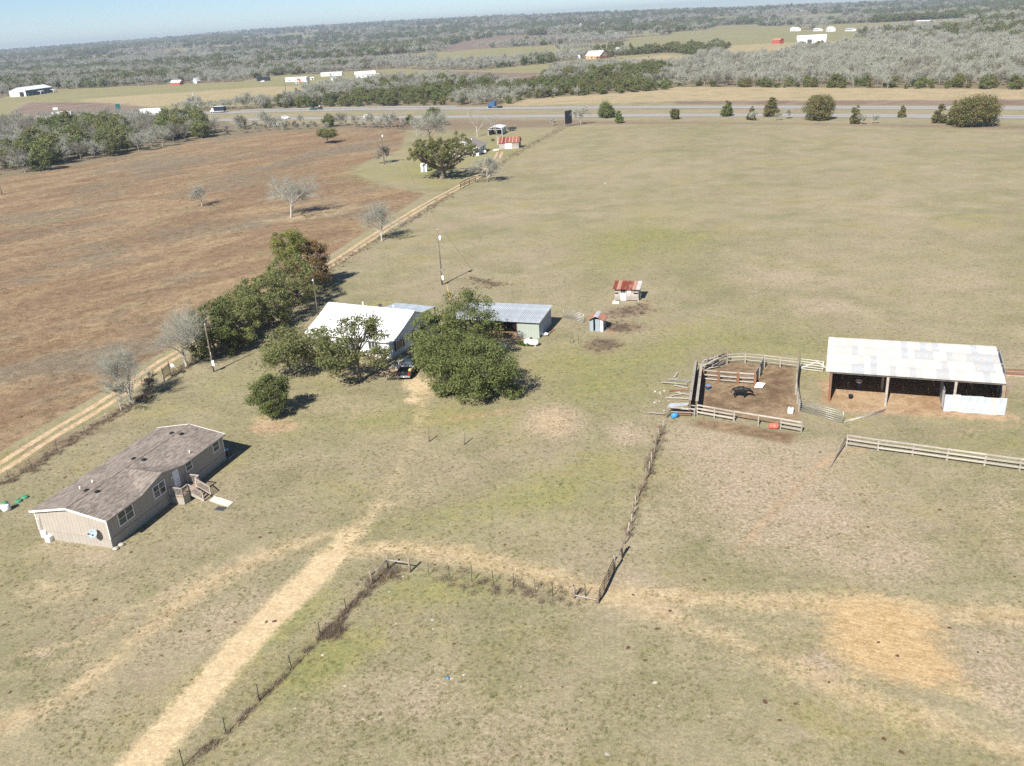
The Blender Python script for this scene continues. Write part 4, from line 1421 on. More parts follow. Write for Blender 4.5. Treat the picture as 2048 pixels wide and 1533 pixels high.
for i in range(1, 20):
    y = i * .4067
    bt.box(-.012, 0, y - .012, y + .012, .94, min(2.98, hroof(0, y) - .2))
    bt.box(-.043, -.03, y - .015, y + .015, .02, .84)
tag(bt.build('batten', M['home_siding'], home), kind='stuff')
band = MB().box(-.05, HL + .05, -.055, -.03, .86, .93).box(-.055, -.03, -.03, HD + .03, .86, .93)
band.build('base_trim', M['home_siding'], home)
for (x, y) in ((0, 0), (0, HD), (HL, 0)):
    MB().box(x - .03, x + .05, y - .03 if y == 0 else y - .05, y + .05 if y == 0 else y + .03, .94, 3.0).build('corner_trim', M['trim_white'], home)
ro = MB()
T = .11
e0, e1 = -.28, HL + .28
yf, yb, ym = -.3, HD + .3, HD / 2
zf = EV + .02
ro.slab([(e0, yf, zf), (4.55, yf, zf), (7.77, ym, RG), (e0, ym, RG)], T)
ro.slab([(10.98, yf, zf), (e1, yf, zf), (e1, ym, RG), (7.77, ym, RG)], T)
ro.slab([(4.55, yf, zf), (7.77, yf, RG - .02), (7.77, ym, RG)], T)
ro.slab([(7.77, yf, RG - .02), (10.98, yf, zf), (7.77, ym, RG)], T)
ro.slab([(e0, ym, RG), (e1, ym, RG), (e1, yb, zf), (e0, yb, zf)], T)
roof = ro.build('roof', M['shingle'], home)
MB().beam((e0, ym, RG + .01), (e1, ym, RG + .006), .26, .014).build('ridge_cap', M['shingle'], roof)
fa = MB()
for p, q in (((e0 - .01, yf, zf - .06), (e0 - .01, ym, RG - .06)), ((e0 - .01, ym, RG - .06), (e0 - .01, yb, zf - .06)), ((e1 + .01, yf, zf - .06), (e1 + .01, ym, RG - .06)), ((e1 + .01, ym, RG - .06), (e1 + .01, yb, zf - .06))):
    fa.beam(p, q, .03, .19)
fa.build('fascia', M['trim_white'], roof)
ge = MB()
for p, q in (((e0, yf - .015, zf - .07), (4.55, yf - .015, zf - .07)), ((4.55, yf - .015, zf - .07), (7.77, yf - .015, RG - .09)), ((7.77, yf - .015, RG - .09), (10.98, yf - .015, zf - .07)), ((10.98, yf - .015, zf - .07), (e1, yf - .015, zf - .07))):
    ge.beam(p, q, .03, .13)
ge.build('front_fascia', M['home_skirt'], roof)
for u in (3.2, 9.95, 16.1):
    for s in (-1, 1):
        v = MB()
        y = ym + s * .62
        z = hroof(0, y)
        v.box(u - .2, u + .2, y - .17, y + .17, z - .05, z + .13)
        v.build('roof_vent', M['black'], roof)
for u, y in ((4.94, 5.6), (3.7, 6.0), (13.24, .5)):
    z = hroof(0, y)
    MB().cyl((u, y, z - .1), (u, y, z + .32), .06, n=8).build('pipe_vent', M['white_plastic'], roof)
window_part(home, 1.34, 3.46, 1.44, 2.86, 0, 2, 2)
window_part(home, 6.38, 8.23, 1.52, 2.88, 0, 2, 2)
window_part(home, 11.52, 12.62, 1.84, 2.92, 0, 1, 2)
window_part(home, 16.24, 17.42, 1.72, 2.92, 0, 1, 2)
dr = MB().box(9.5, 9.58, -.05, .03, .95, 2.98).box(10.32, 10.4, -.05, .03, .95, 2.98).box(9.58, 10.32, -.05, .03, 2.9, 2.98)
do = MB().box(9.58, 10.32, -.035, .02, .95, 2.9).build('door', M['white_paint'], home)
dr.build('door_frame', M['trim_white'], do)
MB().cyl((9.66, -.05, 1.9), (9.66, -.1, 1.9), .035, n=8).build('door_handle', M['steel'], do)
lt = MB().box(9.2, 9.32, -.12, 0, 2.35, 2.6)
lt.build('porch_light', M['white_plastic'], home)

# porch with steps
deck = thing('timber_porch', 'small timber porch with baluster rails and open steps at the front door', 'porch', hB, h_rz)
dz = .88
MB().box(8.42, 11.3, -1.72, -.08, 0, .04).build('porch_base', M['home_skirt'], deck)
pk = MB().box(8.42, 8.5, -1.72, -.08, .04, dz - .09).box(8.5, 9.42, -1.72, -1.64, .04, dz - .09).box(10.62, 11.3, -1.72, -1.64, .04, dz - .09).box(11.22, 11.3, -1.64, -.08, .04, dz - .09)
pk.build('porch_skirting', M['home_skirt'], deck)
for i in range(11):
    y0 = -1.74 + i * .152
    MB().box(8.38, 11.34, y0, y0 + .142, dz - .09, dz - .02).build('plank', M['deck_wood'], deck)


def railing(parent, p, q, h=.95, posts=True):
    p, q = Vector(p), Vector(q)
    up = Vector((0, 0, 1))
    MB().beam(p + up * h, q + up * h, .13, .045).build('handrail', M['deck_rail'], parent)
    MB().beam(p + up * .1, q + up * .1, .04, .07).build('bottom_rail', M['deck_rail'], parent)
    L = (q - p).length
    n = max(2, int(L / .13))
    for i in range(n + 1):
        a = p.lerp(q, i / n)
        w = .09 if (posts and i in (0, n)) else .035
        MB().beam(a + up * (-.02 if i in (0, n) else .1), a + up * h, w, w).build('post' if i in (0, n) and posts else 'baluster', M['deck_rail'], parent)


railing(deck, (8.46, -.15, dz), (8.46, -1.68, dz))
railing(deck, (8.46, -1.68, dz), (9.38, -1.68, dz))
railing(deck, (10.66, -1.68, dz), (11.26, -1.68, dz))
railing(deck, (11.26, -1.68, dz), (11.26, -.15, dz))
ns = 5
for i in range(ns):
    y = -1.74 - .31 * i
    z = dz - .02 - (dz / ns) * (i + .55)
    MB().box(9.44, 10.6, y - .3, y, z - .04, z).build('step', M['deck_wood'], deck)
for x in (9.42, 10.62):
    MB().beam((x, -1.72, dz - .18), (x, -3.3, .08), .05, .24).build('stringer', M['home_skirt'], deck)
    railing(deck, (x, -1.74, dz), (x, -3.25, .1), .92)


def local(o_loc, rz, u, v, z=0):
    c, s = math.cos(rz), math.sin(rz)
    return Vector((o_loc.x + u * c - v * s, o_loc.y + u * s + v * c, z))


sl = MB().slab([(9.6, -3.75, .07), (10.5, -3.7, .07), (10.35, -4.6, .07), (9.85, -6.4, .07), (8.95, -6.42, .07)], .07)
tag(sl.build('concrete_slab', M['concrete'], None, hB, h_rz), 'pale concrete slab on the grass at the foot of the porch steps', 'slab')
sl = MB().box(8.15, 8.85, -6.35, -5.3, .0, .035)
tag(sl.build('rubber_mat', M['dark_grey'], None, hB, h_rz), 'small dark mat lying beside the pale concrete slab', 'mat')
# satellite dish on the gable wall
ds = thing('satellite_dish', 'grey satellite dish mounted low on the sunlit gable wall', 'dish', local(hB, h_rz, -.02, 1.35, 1.55), h_rz)
d = MB()
prof = [(.02, 0), (.2, .02), (.36, .07), (.44, .12)]
d.lathe([(r, h) for r, h in prof] + [(.44, .135), (.34, .085), (.02, .02)], 16)
do_ = d.build('dish', M['blue_wall'], ds)
do_.location = (-.45, 0, .12)
do_.rotation_euler = (R(12), R(-58), 0)
MB().beam((0, 0, -.35), (-.4, 0, .05), .05, .05).beam((0, 0, -.1), (-.38, 0, .05), .04, .04).build('bracket', M['dark_grey'], ds)
MB().beam((-.42, 0, -.1), (-.95, .05, .35), .03, .03).box(-1.0, -.88, -.02, .12, .3, .42).build('feed_arm', M['dark_grey'], ds)
eb = thing('meter_boxes', 'cluster of white electrical boxes low on the gable wall', 'meter box', local(hB, h_rz, -.02, 7.5, 0), h_rz)
MB().box(-.18, 0, -.1, .5, .25, .95).build('breaker_box', M['white_plastic'], eb)
MB().box(-.5, -.04, -.75, -.2, .0, .55).build('disconnect_box', M['white_plastic'], eb)
MB().cyl((-.09, .2, 0), (-.09, .2, .3), .04).cyl((-.09, .35, .95), (-.09, .35, 2.4), .03).build('conduit', M['steel'], eb)
ac = thing('air_conditioner', 'dark air-conditioning unit at the far shaded corner of the tan home', 'air conditioner', local(hB, h_rz, HL + .75, .35, 0), h_rz)
MB().box(-.42, .42, -.42, .42, .06, .82).build('housing', M['dark_grey'], ac)
MB().cyl((0, 0, .82), (0, 0, .86), .34, n=14).build('fan_grille', M['steel'], ac)
MB().box(-.5, .5, -.5, .5, 0, .06).build('pad', M['concrete'], ac)
for i, (u, v) in enumerate(((-.15, -.45), (.55, -.5))):
    s = MB().lathe([(.05, 0), (.26, .03), (.3, .13), (.2, .22), (.04, .25)], 7, smooth=False)
    o = s.build('stone', M['stone'], None, local(hB, h_rz, u, v), i)
    tag(o, ['pale stone at the sunlit corner of the tan home', 'pale stone just along the shaded wall from the home corner'][i], 'stone')
for px, py, lab in ((37, 1004, 'green septic lid on the grass nearer the white tank'), (50, 996, 'green septic lid on the grass farther from the white tank')):
    o = thing('septic_lid', lab, 'lid', site(px, py), .3)
    MB().lathe([(.36, 0), (.36, .12), (.31, .17), (.05, .19)], 14).build('cover', M['green_plastic'], o)
    MB().box(-.16, .16, -.03, .03, .185, .215).build('grip', M['green_plastic'], o)
tk = thing('aerobic_tank', 'white pump tank with a green lid at the left edge of the lawn', 'tank', site(14, 1021), .4)
MB().lathe([(.42, 0), (.46, .3), (.42, .62), (.3, .8)], 14).build('body', M['white_plastic'], tk)
MB().lathe([(.3, .8), (.31, .9), (.08, .93)], 14).build('lid', M['green_plastic'], tk)
tk = thing('control_box', 'white control box standing beside the pump tank at the picture edge', 'box', site(1, 1024), .4)
MB().box(-.2, .2, -.12, .12, .35, .95).build('box', M['white_plastic'], tk)
MB().box(-.05, .05, -.05, .05, 0, .35).build('stand', M['green_plastic'], tk)

# ------------------------------------------------------------------ white farmhouse
fFR = Vector((-16.4, 117.6, 0))
f_rz = R(-27.5)
FW, FD, FEV, FRG = 14.7, 12.0, 2.62, 5.15
f0 = Vector((fFR.x - FW * math.cos(f_rz), fFR.y - FW * math.sin(f_rz), 0))
fh = thing('farmhouse', 'white farmhouse with a dazzling white metal gable roof behind the oaks', 'house', f0, f_rz)
w = MB()
w.box(0, FW, 0, .15, .3, FEV).box(0, FW, FD - .15, FD, .3, FEV).box(0, .15, .15, FD - .15, .3, FEV).box(FW - .15, FW, .15, FD - .15, .3, FEV)
w.prism([(0, FEV), (FD, FEV), (FD / 2, FRG - .05)], 'x', 0, .15).prism([(0, FEV), (FD, FEV), (FD / 2, FRG - .05)], 'x', FW - .15, FW)
w.build('wall', M['white_wall'], fh)
MB().box(.05, FW - .05, .05, FD - .05, 0, .3).build('foundation', M['concrete'], fh)
r_ = MB()
r_.slab([(-.35, -.45, FEV - .12), (FW + .3, -.45, FEV - .12), (FW + .3, 2.6, FEV + 1.05), (-.35, 2.6, FEV + 1.05)], .06)
r_.slab([(-.35, 2.6, FEV + 1.05), (FW + .3, 2.6, FEV + 1.05), (FW + .3, FD / 2, FRG + .06), (-.35, FD / 2, FRG + .06)], .06)
r_.slab([(-.35, FD / 2, FRG + .06), (FW + .3, FD / 2, FRG + .06), (FW + .3, FD + .4, FEV - .1), (-.35, FD + .4, FEV - .1)], .06)
fr = r_.build('roof', M['white_metal'], fh)
sm = MB()
for i in range(1, 40):
    x = -.35 + i * .38
    sm.beam((x, -.44, FEV - .10), (x, 2.6, FEV + 1.07), .02, .03).beam((x, 2.6, FEV + 1.07), (x, FD / 2, FRG + .08), .02, .03)
tag(sm.build('roof_seam', M['white_metal'], fr), kind='stuff')
MB().beam((-.36, FD / 2, FRG + .07), (FW + .31, FD / 2, FRG + .07), .4, .04).build('ridge_cap', M['white_metal'], fr)
for x, y, s, m in ((8.9, 6.3, .22, 'dark_grey'), (5.6, 6.6, .12, 'white_plastic'), (11.1, 6.5, .1, 'white_plastic')):
    z = FRG - .1
    MB().cyl((x, y, z - .2), (x, y, z + .45), s * .8, n=8).cyl((x, y, z + .45), (x, y, z + .55), s * 1.3, n=8).build('vent_pipe', M[m], fr)
# gable-end windows (wall plane x = FW)


def window_x(parent, y0, y1, z0, z1, x, n=1, mat='trim_white', nrm=1):
    m = MB()
    a, b = sorted((x - nrm * .03, x + nrm * .07))
    wd = .08
    m.box(a, b, y0, y0 + wd, z0, z1).box(a, b, y1 - wd, y1, z0, z1).box(a, b, y0 + wd, y1 - wd, z0, z0 + wd).box(a, b, y0 + wd, y1 - wd, z1 - wd, z1)
    fr_ = m.build('window', M[mat], parent)
    ys = [y0 + wd + (y1 - y0 - 2 * wd) * i / n for i in range(n + 1)]
    for i in range(n):
        MB().box(min(x - nrm * .01, x + nrm * .03), max(x - nrm * .01, x + nrm * .03), ys[i] + .02, ys[i + 1] - .02, z0 + wd, z1 - wd).build('pane', M['glass'], fr_)
    return fr_


wx = window_x(fh, .9, 2.6, .95, 2.25, FW, 3)
for y0, y1 in ((.5, .86), (2.64, 3.0)):
    MB().box(FW + .003, FW + .05, y0, y1, .9, 2.3).build('shutter', M['black'], fh)
window_x(fh, 5.2, 5.95, 1.3, 2.4, FW, 1, 'dark_grey')
window_part(fh, 2.0, 3.4, 1.0, 2.2, 0, 2, 1)
window_part(fh, 5.0, 6.4, 1.0, 2.2, 0, 2, 1)
window_part(fh, 10.6, 12.4, 1.0, 2.2, 0, 3, 1)
MB().box(8.0, 8.95, -.06, .02, .32, 2.35).build('door', M['blue_wall'], fh)
MB().box(7.4, 9.6, -1.6, -.05, 0, .3).build('front_step', M['concrete'], fh)
for i, x in enumerate((.2, 14.5)):
    MB().box(x - .08, x + .08, -.3, -.14, 0, FEV - .16).build('porch_post', M['white_paint'], fh)
lo = thing('lean_to', 'grey metal lean-to roof behind the white farmhouse', 'lean-to', local(f0, f_rz, 4.6, 12.5), f_rz)
for i in range(8):
    x = i * .92
    MB().slab([(x, -.1, 2.78), (x + .91, -.1, 2.78), (x + .91, 4.1, 2.42), (x, 4.1, 2.42)], .04).build('roof_sheet', M['roof_blue'], lo)
for x in (.1, 3.7, 7.2):
    MB().box(x, x + .12, 3.85, 3.97, 0, 2.36).build('post', M['post_wood'], lo)
    MB().box(x, x + .12, .05, .17, 0, 2.66).build('post', M['post_wood'], lo)
MB().box(.0, 7.35, 3.86, 3.96, 2.22, 2.34).build('beam', M['post_wood'], lo)


# clutter by the house corner
def pot(px, py, s, lab, plant=True, mat='concrete'):
    o = thing('flower_pot', lab, 'flower pot', site(px, py), 0)
    MB().lathe([(.18 * s, 0), (.28 * s, .35 * s), (.31 * s, .38 * s), (.25 * s, .36 * s)], 12).build('pot', M[mat], o)
    if plant:
        rg = np.random.default_rng(int(px))
        V_, F_ = leaf_quads(rg, np.array([[0, 0, .55 * s]]), np.array([.34 * s]), 90, .1)
        obj_from_mesh('foliage', raw_mesh('foliage', V_, F_, M['leaf_weed']), o)
    return o


pot(800, 728, 1.5, 'green potted plant at the front corner of the farmhouse')
pot(789, 737, 1.2, 'pale empty planter on the ground in front of the pickup', False, 'concrete')
wb = thing('wooden_bench', 'pale wooden bench along the shaded farmhouse wall', 'bench', site(811, 722), R(62))
MB().box(-.8, .8, -.2, .2, .4, .46).build('seat', M['rail_white'], wb)
for x in (-.65, .65):
    MB().box(x - .04, x + .04, -.18, .18, 0, .4).build('leg', M['rail_grey'], wb)
ch = thing('garden_chair', 'cream garden chair beside the farmhouse corner behind the pickup', 'chair', site(796, 740), R(-60))
MB().box(-.28, .28, -.28, .28, .4, .45).build('seat', M['white_plastic'], ch)
MB().box(-.28, .28, .24, .29, .45, .95).build('backrest', M['white_plastic'], ch)
for x in (-.25, .25):
    for y in (-.25, .25):
        MB().box(x - .025, x + .025, y - .025, y + .025, 0, .4).build('leg', M['white_plastic'], ch)


# ---- pickup truck
def wheel(parent, x, y, r=.38, w=.26, name='wheel'):
    t = MB().lathe([(r * .55, -w / 2), (r * .93, -w / 2), (r, -w / 3), (r, w / 3), (r * .93, w / 2), (r * .55, w / 2)], 16, 'y').build(name, M['rubber'], parent, (x, y, r))
    MB().lathe([(.03, -w * .42), (r * .56, -w * .42), (r * .56, w * .42), (.03, w * .42)], 10, 'y').build('rim', M['steel'], t)
    return t


def pickup(loc, rz, label, paint, load=True):
    o = thing('pickup_truck', label, 'truck', loc, rz)
    b = MB()
    side = [(-2.75, .55), (-2.75, 1.08), (-.55, 1.12), (-.3, 1.12), (1.15, 1.1), (2.6, .98), (2.72, .62), (2.6, .42), (2.2, .40), (1.95, .75), (1.35, .75), (1.12, .40), (-1.15, .40), (-1.4, .78), (-2.0, .78), (-2.25, .42)]
    b.prism(side, 'y', -.93, -.86).prism(side, 'y', .86, .93)
    b.box(-2.75, 2.2, -.86, .86, .52, .62).box(-.62, -.5, -.86, .86, .62, 1.12).box(-2.75, -2.68, -.86, .86, .62, 1.07).box(1.15, 2.58, -.86, .86, .8, 1.06).box(2.5, 2.68, -.86, .86, .45, .95)
    body = b.build('body', M[paint], o)
    c = MB()
    pts = [(-.5, -.88, 1.12), (1.2, -.88, 1.1), (.55, -.72, 1.76), (-.35, -.72, 1.78)]
    pt2 = [(x, -y, z) for x, y, z in pts]
    c.add(pts + pt2, [(0, 1, 2, 3), (7, 6, 5, 4), (2, 6, 7, 3), (1, 5, 6, 2), (0, 3, 7, 4)])
    c.build('cab', M[paint], o)
    g = MB()
    g.add([(1.14, -.75, 1.17), (1.14, .75, 1.17), (.62, .62, 1.72), (.62, -.62, 1.72)], [(0, 1, 2, 3)])
    for v in range(4):
        pass
    g2 = MB().add([(1.20, -.76, 1.16), (1.20, .76, 1.16), (.60, .64, 1.73), (.60, -.64, 1.73)], [(0, 1, 2, 3)])
    g2.build('windscreen', M['glass'], o)
    MB().add([(-.515, -.72, 1.2), (-.515, .72, 1.2), (-.375, .6, 1.7), (-.375, -.6, 1.7)], [(0, 1, 2, 3)]).build('rear_window', M['glass'], o)
    for s in (-1, 1):
        MB().add([(-.36, s * .885, 1.17), (.95, s * .885, 1.16), (.5, s * .755, 1.68), (-.28, s * .755, 1.69)], [(0, 1, 2, 3)]).build('side_window', M['glass'], o)
        MB().box(-2.79, -2.74, s * .8 - .1, s * .8 + .1, .78, 1.06).build('tail_light', M['lamp_red'], o)
        MB().box(2.66, 2.73, s * .68 - .14, s * .68 + .14, .7, .88).build('headlight', M['white_plastic'], o)
    MB().box(-2.92, -2.76, -.92, .92, .42, .6).build('bumper', M['steel'], o)
    MB().box(-2.935, -2.92, -.16, .16, .44, .58).build('licence_plate', M['white_plastic'], o)
    for x in (-1.7, 1.65):
        for y in (-.78, .78):
            wheel(o, x, y)
    return o


tp = site(804, 761)
pickup(Vector((tp.x + .1, tp.y + 2.75, 0)) + Vector((.6, 0, 0)), R(80), 'dark navy pickup truck parked nose-in under the big oak clump', 'truck_navy')
fs = thing('feed_sack', 'yellow feed sack lying in the bed of the navy pickup', 'sack', Vector((tp.x + 1.1, tp.y + 1.5, .62)), 1.0)
MB().lathe([(.04, -.4), (.2, -.32), (.26, 0), (.2, .32), (.04, .4)], 8, 'x', (0, 0, .2)).build('bag', M['sack_cloth'], fs)
MB().lathe([(.02, 0), (.06, .02), (.07, .06), (.02, .09)], 6, 'x', (.4, 0, .2)).build('tied_end', M['white_plastic'], fs)

# ------------------------------------------------------------------ open metal shed
s_rz = R(-19.5)
sFR = Vector((4.4, 122.4, 0))
SL, SDp = 13.2, 6.4
s0 = local(sFR, s_rz, -SL, 0)
sh = thing('metal_shed', 'sage green open-front metal shed with grey ribbed roof, half behind the oak clump', 'shed', s0, s_rz)
zF, zR = 2.55, 2.95
nS = 15
for i in range(nS):
    x0 = -.25 + i * (SL + .5) / nS
    wS = (SL + .5) / nS
    if i == 0:
        m = MB()
        m.slab([(0, -.45, zF), (wS, -.45, zF), (wS, SDp + .3, zR + .06), (0, SDp + .3, zR + .06)], .03)
        for q in range(3):
            xx = wS * (q + .5) / 3
            m.beam((xx, -.45, zF + .012), (xx, SDp + .3, zR + .072), .07, .07)
        sheet = m.build('roof_sheet', M['roof_shed'], sh, (x0, 0, 0))
    else:
        part_copy(sheet, 'roof_sheet', sh, (x0, 0, 0))
MB().box(0, SL, SDp - .06, SDp, 0, zR - .06).build('rear_wall', M['shed_wall'], sh)
MB().prism([(.0, 0), (SDp - .06, 0), (SDp - .06, zR - .06), (0, zF - .06)], 'x', SL - .06, SL).build('end_wall', M['blue_wall'], sh)
MB().prism([(.0, 0), (SDp - .06, 0), (SDp - .06, zR - .06), (0, zF - .06)], 'x', 0, .06).build('end_wall', M['blue_wall'], sh)
pw = None
for i in range(8):
    x0 = SL - 3.3 + i * .4125
    if pw is None:
        m = MB()
        m.box(0, .405, -.02, .02, 0, zF - .1)
        m.box(.03, .09, -.045, -.02, 0, zF - .1).box(.23, .27, -.035, -.02, 0, zF - .1)
        pw = m.build('wall_panel', M['shed_wall'], sh, (x0, 0, 0))
    else:
        part_copy(pw, 'wall_panel', sh, (x0, 0, 0))
MB().box(SL - 3.34, SL - 3.28, .02, SDp - .1, 0, zF - .1).build('partition', M['shed_wall'], sh)
for x in (.05, 3.2, 6.4, 9.75):
    MB().box(x, x + .12, .02, .14, 0, zF - .12).build('post', M['red_wood'], sh)
MB().box(0, SL - 3.3, .0, .1, zF - .18, zF - .05).build('front_beam', M['dark_grey'], sh)
for i, (u, v, lab) in enumerate(((8.3, 3.5, 'grey drum inside the open metal shed'), (6.9, 4.2, 'dark drum deep inside the open metal shed'))):
    o = tag(MB().lathe([(.28, 0), (.3, .03), (.3, .85), (.27, .88)], 12).build('drum', M['steel' if i == 0 else 'dark_grey'], None, local(s0, s_rz, u, v)), lab, 'drum')
og = thing('rusty_implement', 'rusty red implement frame leaning at the open front of the metal shed', 'implement', site(1000, 672), .3)
for p, q in (((0, 0, .1), (.3, .5, 1.5)), ((.6, 0, .1), (.3, .5, 1.5)), ((0, 0, .1), (.6, 0, .1)), ((.15, .25, .8), (.45, .25, .8)), ((.3, -.9, .15), (.3, .5, .5))):
    MB().cyl(p, q, .045, n=6).build('bar', M['rust_sheet'], og)
gt = thing('propane_tank', 'white horizontal propane tank lying in front of the metal shed', 'tank', site(1063, 692), R(-22))
MB().lathe([(.05, -1.1), (.28, -1.04), (.42, -.85), (.46, -.7), (.46, .7), (.42, .85), (.28, 1.04), (.05, 1.1)], 16, 'x', (0, 0, .58)).build('vessel', M['white_metal'], gt)
MB().lathe([(.2, 1.02), (.2, 1.2), (.12, 1.27), (.02, 1.29)], 12).build('valve_dome', M['dark_grey'], gt)
for x in (-.65, .65):
    MB().box(x - .06, x + .06, -.3, .3, 0, .22).build('saddle', M['concrete'], gt)
rgw = np.random.default_rng(5)
ws = thing('weed_clump', 'bright green weeds growing against the white propane tank', 'weeds', site(1052, 690), 0)
V_, F_ = leaf_quads(rgw, np.array([[-.8, -.1, .3], [-.3, -.5, .3], [.3, -.7, .35], [-.5, .3, .3], [.9, -.8, .2]]), np.array([.45, .4, .35, .35, .25]), 90, .14)
V_[:, 2] = np.maximum(V_[:, 2], .02)
obj_from_mesh('foliage', raw_mesh('foliage', V_, F_, M['leaf_weed']), ws)
tr_ = thing('whitewashed_tyre', 'white-painted tyre lying flat at the edge of the oak shade', 'tyre', site(1008, 693), 0)
MB().lathe([(.3, .02), (.44, 0), (.5, .1), (.44, .22), (.3, .2), (.27, .1)], 16).build('tread', M['white_plastic'], tr_)
MB().lathe([(.02, .04), (.26, .05), (.26, .09), (.02, .08)], 12).build('hub', M['dark_grey'], tr_)
tb = thing('wash_tub', 'pale metal tub on the ground at the shaded end of the metal shed', 'tub', site(1090, 672), 0)
MB().lathe([(.4, 0), (.5, .3), (.53, .32), (.48, .3), (.4, .06), (.02, .05)], 16).build('basin', M['white_plastic'], tb)
for s in (-1, 1):
    MB().box(s * .53 - .04, s * .53 + .04, -.1, .1, .22, .27).build('handle', M['steel'], tb)
for px, py, L, lab in ((1104, 664, 2.4, 'red and grey board leaning along the shed end wall'), (1098, 668, 2.0, 'dark board on the grass beside the shed end wall')):
    o = MB().box(-L / 2, L / 2, -.12, .12, 0, .09).build('board', M['red_wood' if px == 1104 else 'plank_grey'], None, site(px, py), R(66))
    tag(o, lab, 'board')

# ------------------------------------------------------------------ chicken coop
cL, cR = site(1229.6, 602), site(1277, 603)
c_rz = math.atan2(cR.y - cL.y, cR.x - cL.x)
CL = (cR - cL).length
cp = thing('chicken_coop', 'weathered plank chicken coop with a rust-streaked tin roof', 'coop', cL, c_rz)
CD, c0, c1 = 2.5, 2.05, 2.5
nP = 9
for j in range(nP):
    z0, z1 = .18 + j * .203, .18 + j * .203 + .19
    segs_ = [(0, CL)]
    if 2.02 > z1 > 1.35:
        segs_ = [(0, .95), (1.75, 2.0), (2.7, CL)]
    elif z1 <= 1.35:
        segs_ = [(0, .9), (1.9, CL)]
    if j == 5:
        segs_ = [(.62, .95), (1.75, CL - .75)] if z1 > 1.35 else [(.7, .9), (1.9, CL - .8)]
    for a, b in segs_:
        MB().box(a, b, -.03, .0, z0, z1).build('plank', M['plank_grey'], cp)
for x0_ in (0, CL - .03):
    for j in range(10):
        z0, z1 = .18 + j * .203, .18 + j * .203 + .19
        MB().box(x0_, x0_ + .03, .0, CD, z0, z1).build('plank', M['plank_grey'], cp)
MB().box(0, CL, CD, CD + .03, .1, c1 - .1).build('rear_wall', M['plank_grey'], cp)
MB().box(.03, CL - .03, .02, CD - .02, .12, .17).build('floor', M['plank_grey'], cp)
MB().box(.95, 1.85, -.05, -.02, .1, 1.32).build('door', M['white_paint'], cp)
wf = MB().box(.95, 1.75, -.05, -.01, 1.36, 1.42).box(.95, 1.75, -.05, -.01, 1.96, 2.02).box(.95, 1.01, -.05, -.01, 1.42, 1.96).box(1.69, 1.75, -.05, -.01, 1.42, 1.96).box(1.32, 1.38, -.05, -.01, 1.42, 1.96).build('window', M['plank_grey'], cp)
MB().box(1.01, 1.69, .0, .02, 1.42, 1.96).build('dark_backing', M['black'], wf)  # black sheet behind the frame in place of the coop's shaded inside
MB().box(2.02, 2.66, -.05, -.015, 1.36, 2.0).build('hatch', M['white_paint'], cp)
for x in (0.0, CL):
    for y in (0.0, CD):
        MB().box(x - .07, x + .07, y - .07, y + .07, 0, .2).build('foot', M['concrete'], cp)
ns_ = 7
for i in range(ns_):
    wS = (CL + .6) / ns_
    m = MB()
    x0_ = -.3 + i * wS
    m.slab([(x0_, -.45, c0 + .02), (x0_ + wS * .985, -.45, c0 + .02), (x0_ + wS * .985, CD + .3, c1 + .1), (x0_, CD + .3, c1 + .1)], .02)
    for q in range(5):
        xx = x0_ + wS * (q + .5) / 5
        m.beam((xx, -.45, c0 + .03), (xx, CD + .3, c1 + .11), .05, .03)
    o = m.build('roof_sheet', M['rust_sheet'] if i < ns_ - 1 else M['roof_barn_dark'], cp)
MB().beam((CL + .15, .6, .1), (CL + .45, .5, 1.5), .25, .03).build('leaning_board', M['plank_grey'], cp)
blk = MB().box(-.55, .55, -.28, .28, 0, .32)
tag(blk.build('concrete_block', M['concrete'], None, site(1232, 607), c_rz), 'pale concrete trough at the left foot of the chicken coop', 'trough')
blk = MB().box(-.35, .35, -.08, .08, 0, .06)
tag(blk.build('pink_board', M['coral_sheet'], None, site(1290, 606), .2), 'pinkish board on the dead weeds right of the chicken coop', 'board')

# ------------------------------------------------------------------ well house
wL_, wR_ = site(1179.5, 662.8), site(1206.4, 664)
w_rz = math.atan2(wR_.y - wL_.y, wR_.x - wL_.x)
WL = (wR_ - wL_).length
wh = thing('well_house', 'small tin well house with faded red roof and grey ridge sheet', 'shed', wL_, w_rz)
WD, wz, wa = 1.9, 1.95, 2.45
MB().box(.0, WL * .28, -.03, 0, 0, wz).build('front_panel', M['blue_wall'], wh)
dw = MB().box(WL * .42, WL * .78, -.06, -.03, 0.02, wz - .05).build('door', M['blue_wall'], wh)
MB().box(WL * .44, WL * .47, -.09, -.06, .9, 1.05).build('handle', M['dark_grey'], dw)
MB().box(WL * .80, WL, -.03, 0, 0, wz).build('front_panel', M['white_paint'], wh)
MB().box(0, .03, 0, WD, 0, wz).box(WL - .03, WL, 0, WD, 0, wz).box(.03, WL - .03, WD - .03, WD, 0, wz).build('wall', M['blue_wall'], wh)
MB().prism([(.05, wz), (WL - .05, wz), (WL / 2, wa - .03)], 'y', 0.05, .08).build('gable', M['dark_grey'], wh)
for s in (-1, 1):
    e = WL / 2 + s * (WL / 2 + .28)
    m = WL / 2
    poly = [(m, -.45, wa), (m, WD + .3, wa), (e, WD + .3, wz - .12), (e, -.45, wz - .12)]
    MB().slab(poly, .03).build('roof_sheet', M['coral_sheet'], wh)
rc = MB().slab([(WL / 2, -.48, wa + .035), (WL / 2, WD + .33, wa + .035), (WL / 2 - .35, WD + .33, wa - .12), (WL / 2 - .35, -.48, wa - .12)], .02).slab([(WL / 2, -.48, wa + .035), (WL / 2, WD + .33, wa + .035), (WL / 2 + .35, WD + .33, wa - .12), (WL / 2 + .35, -.48, wa - .12)], .02)
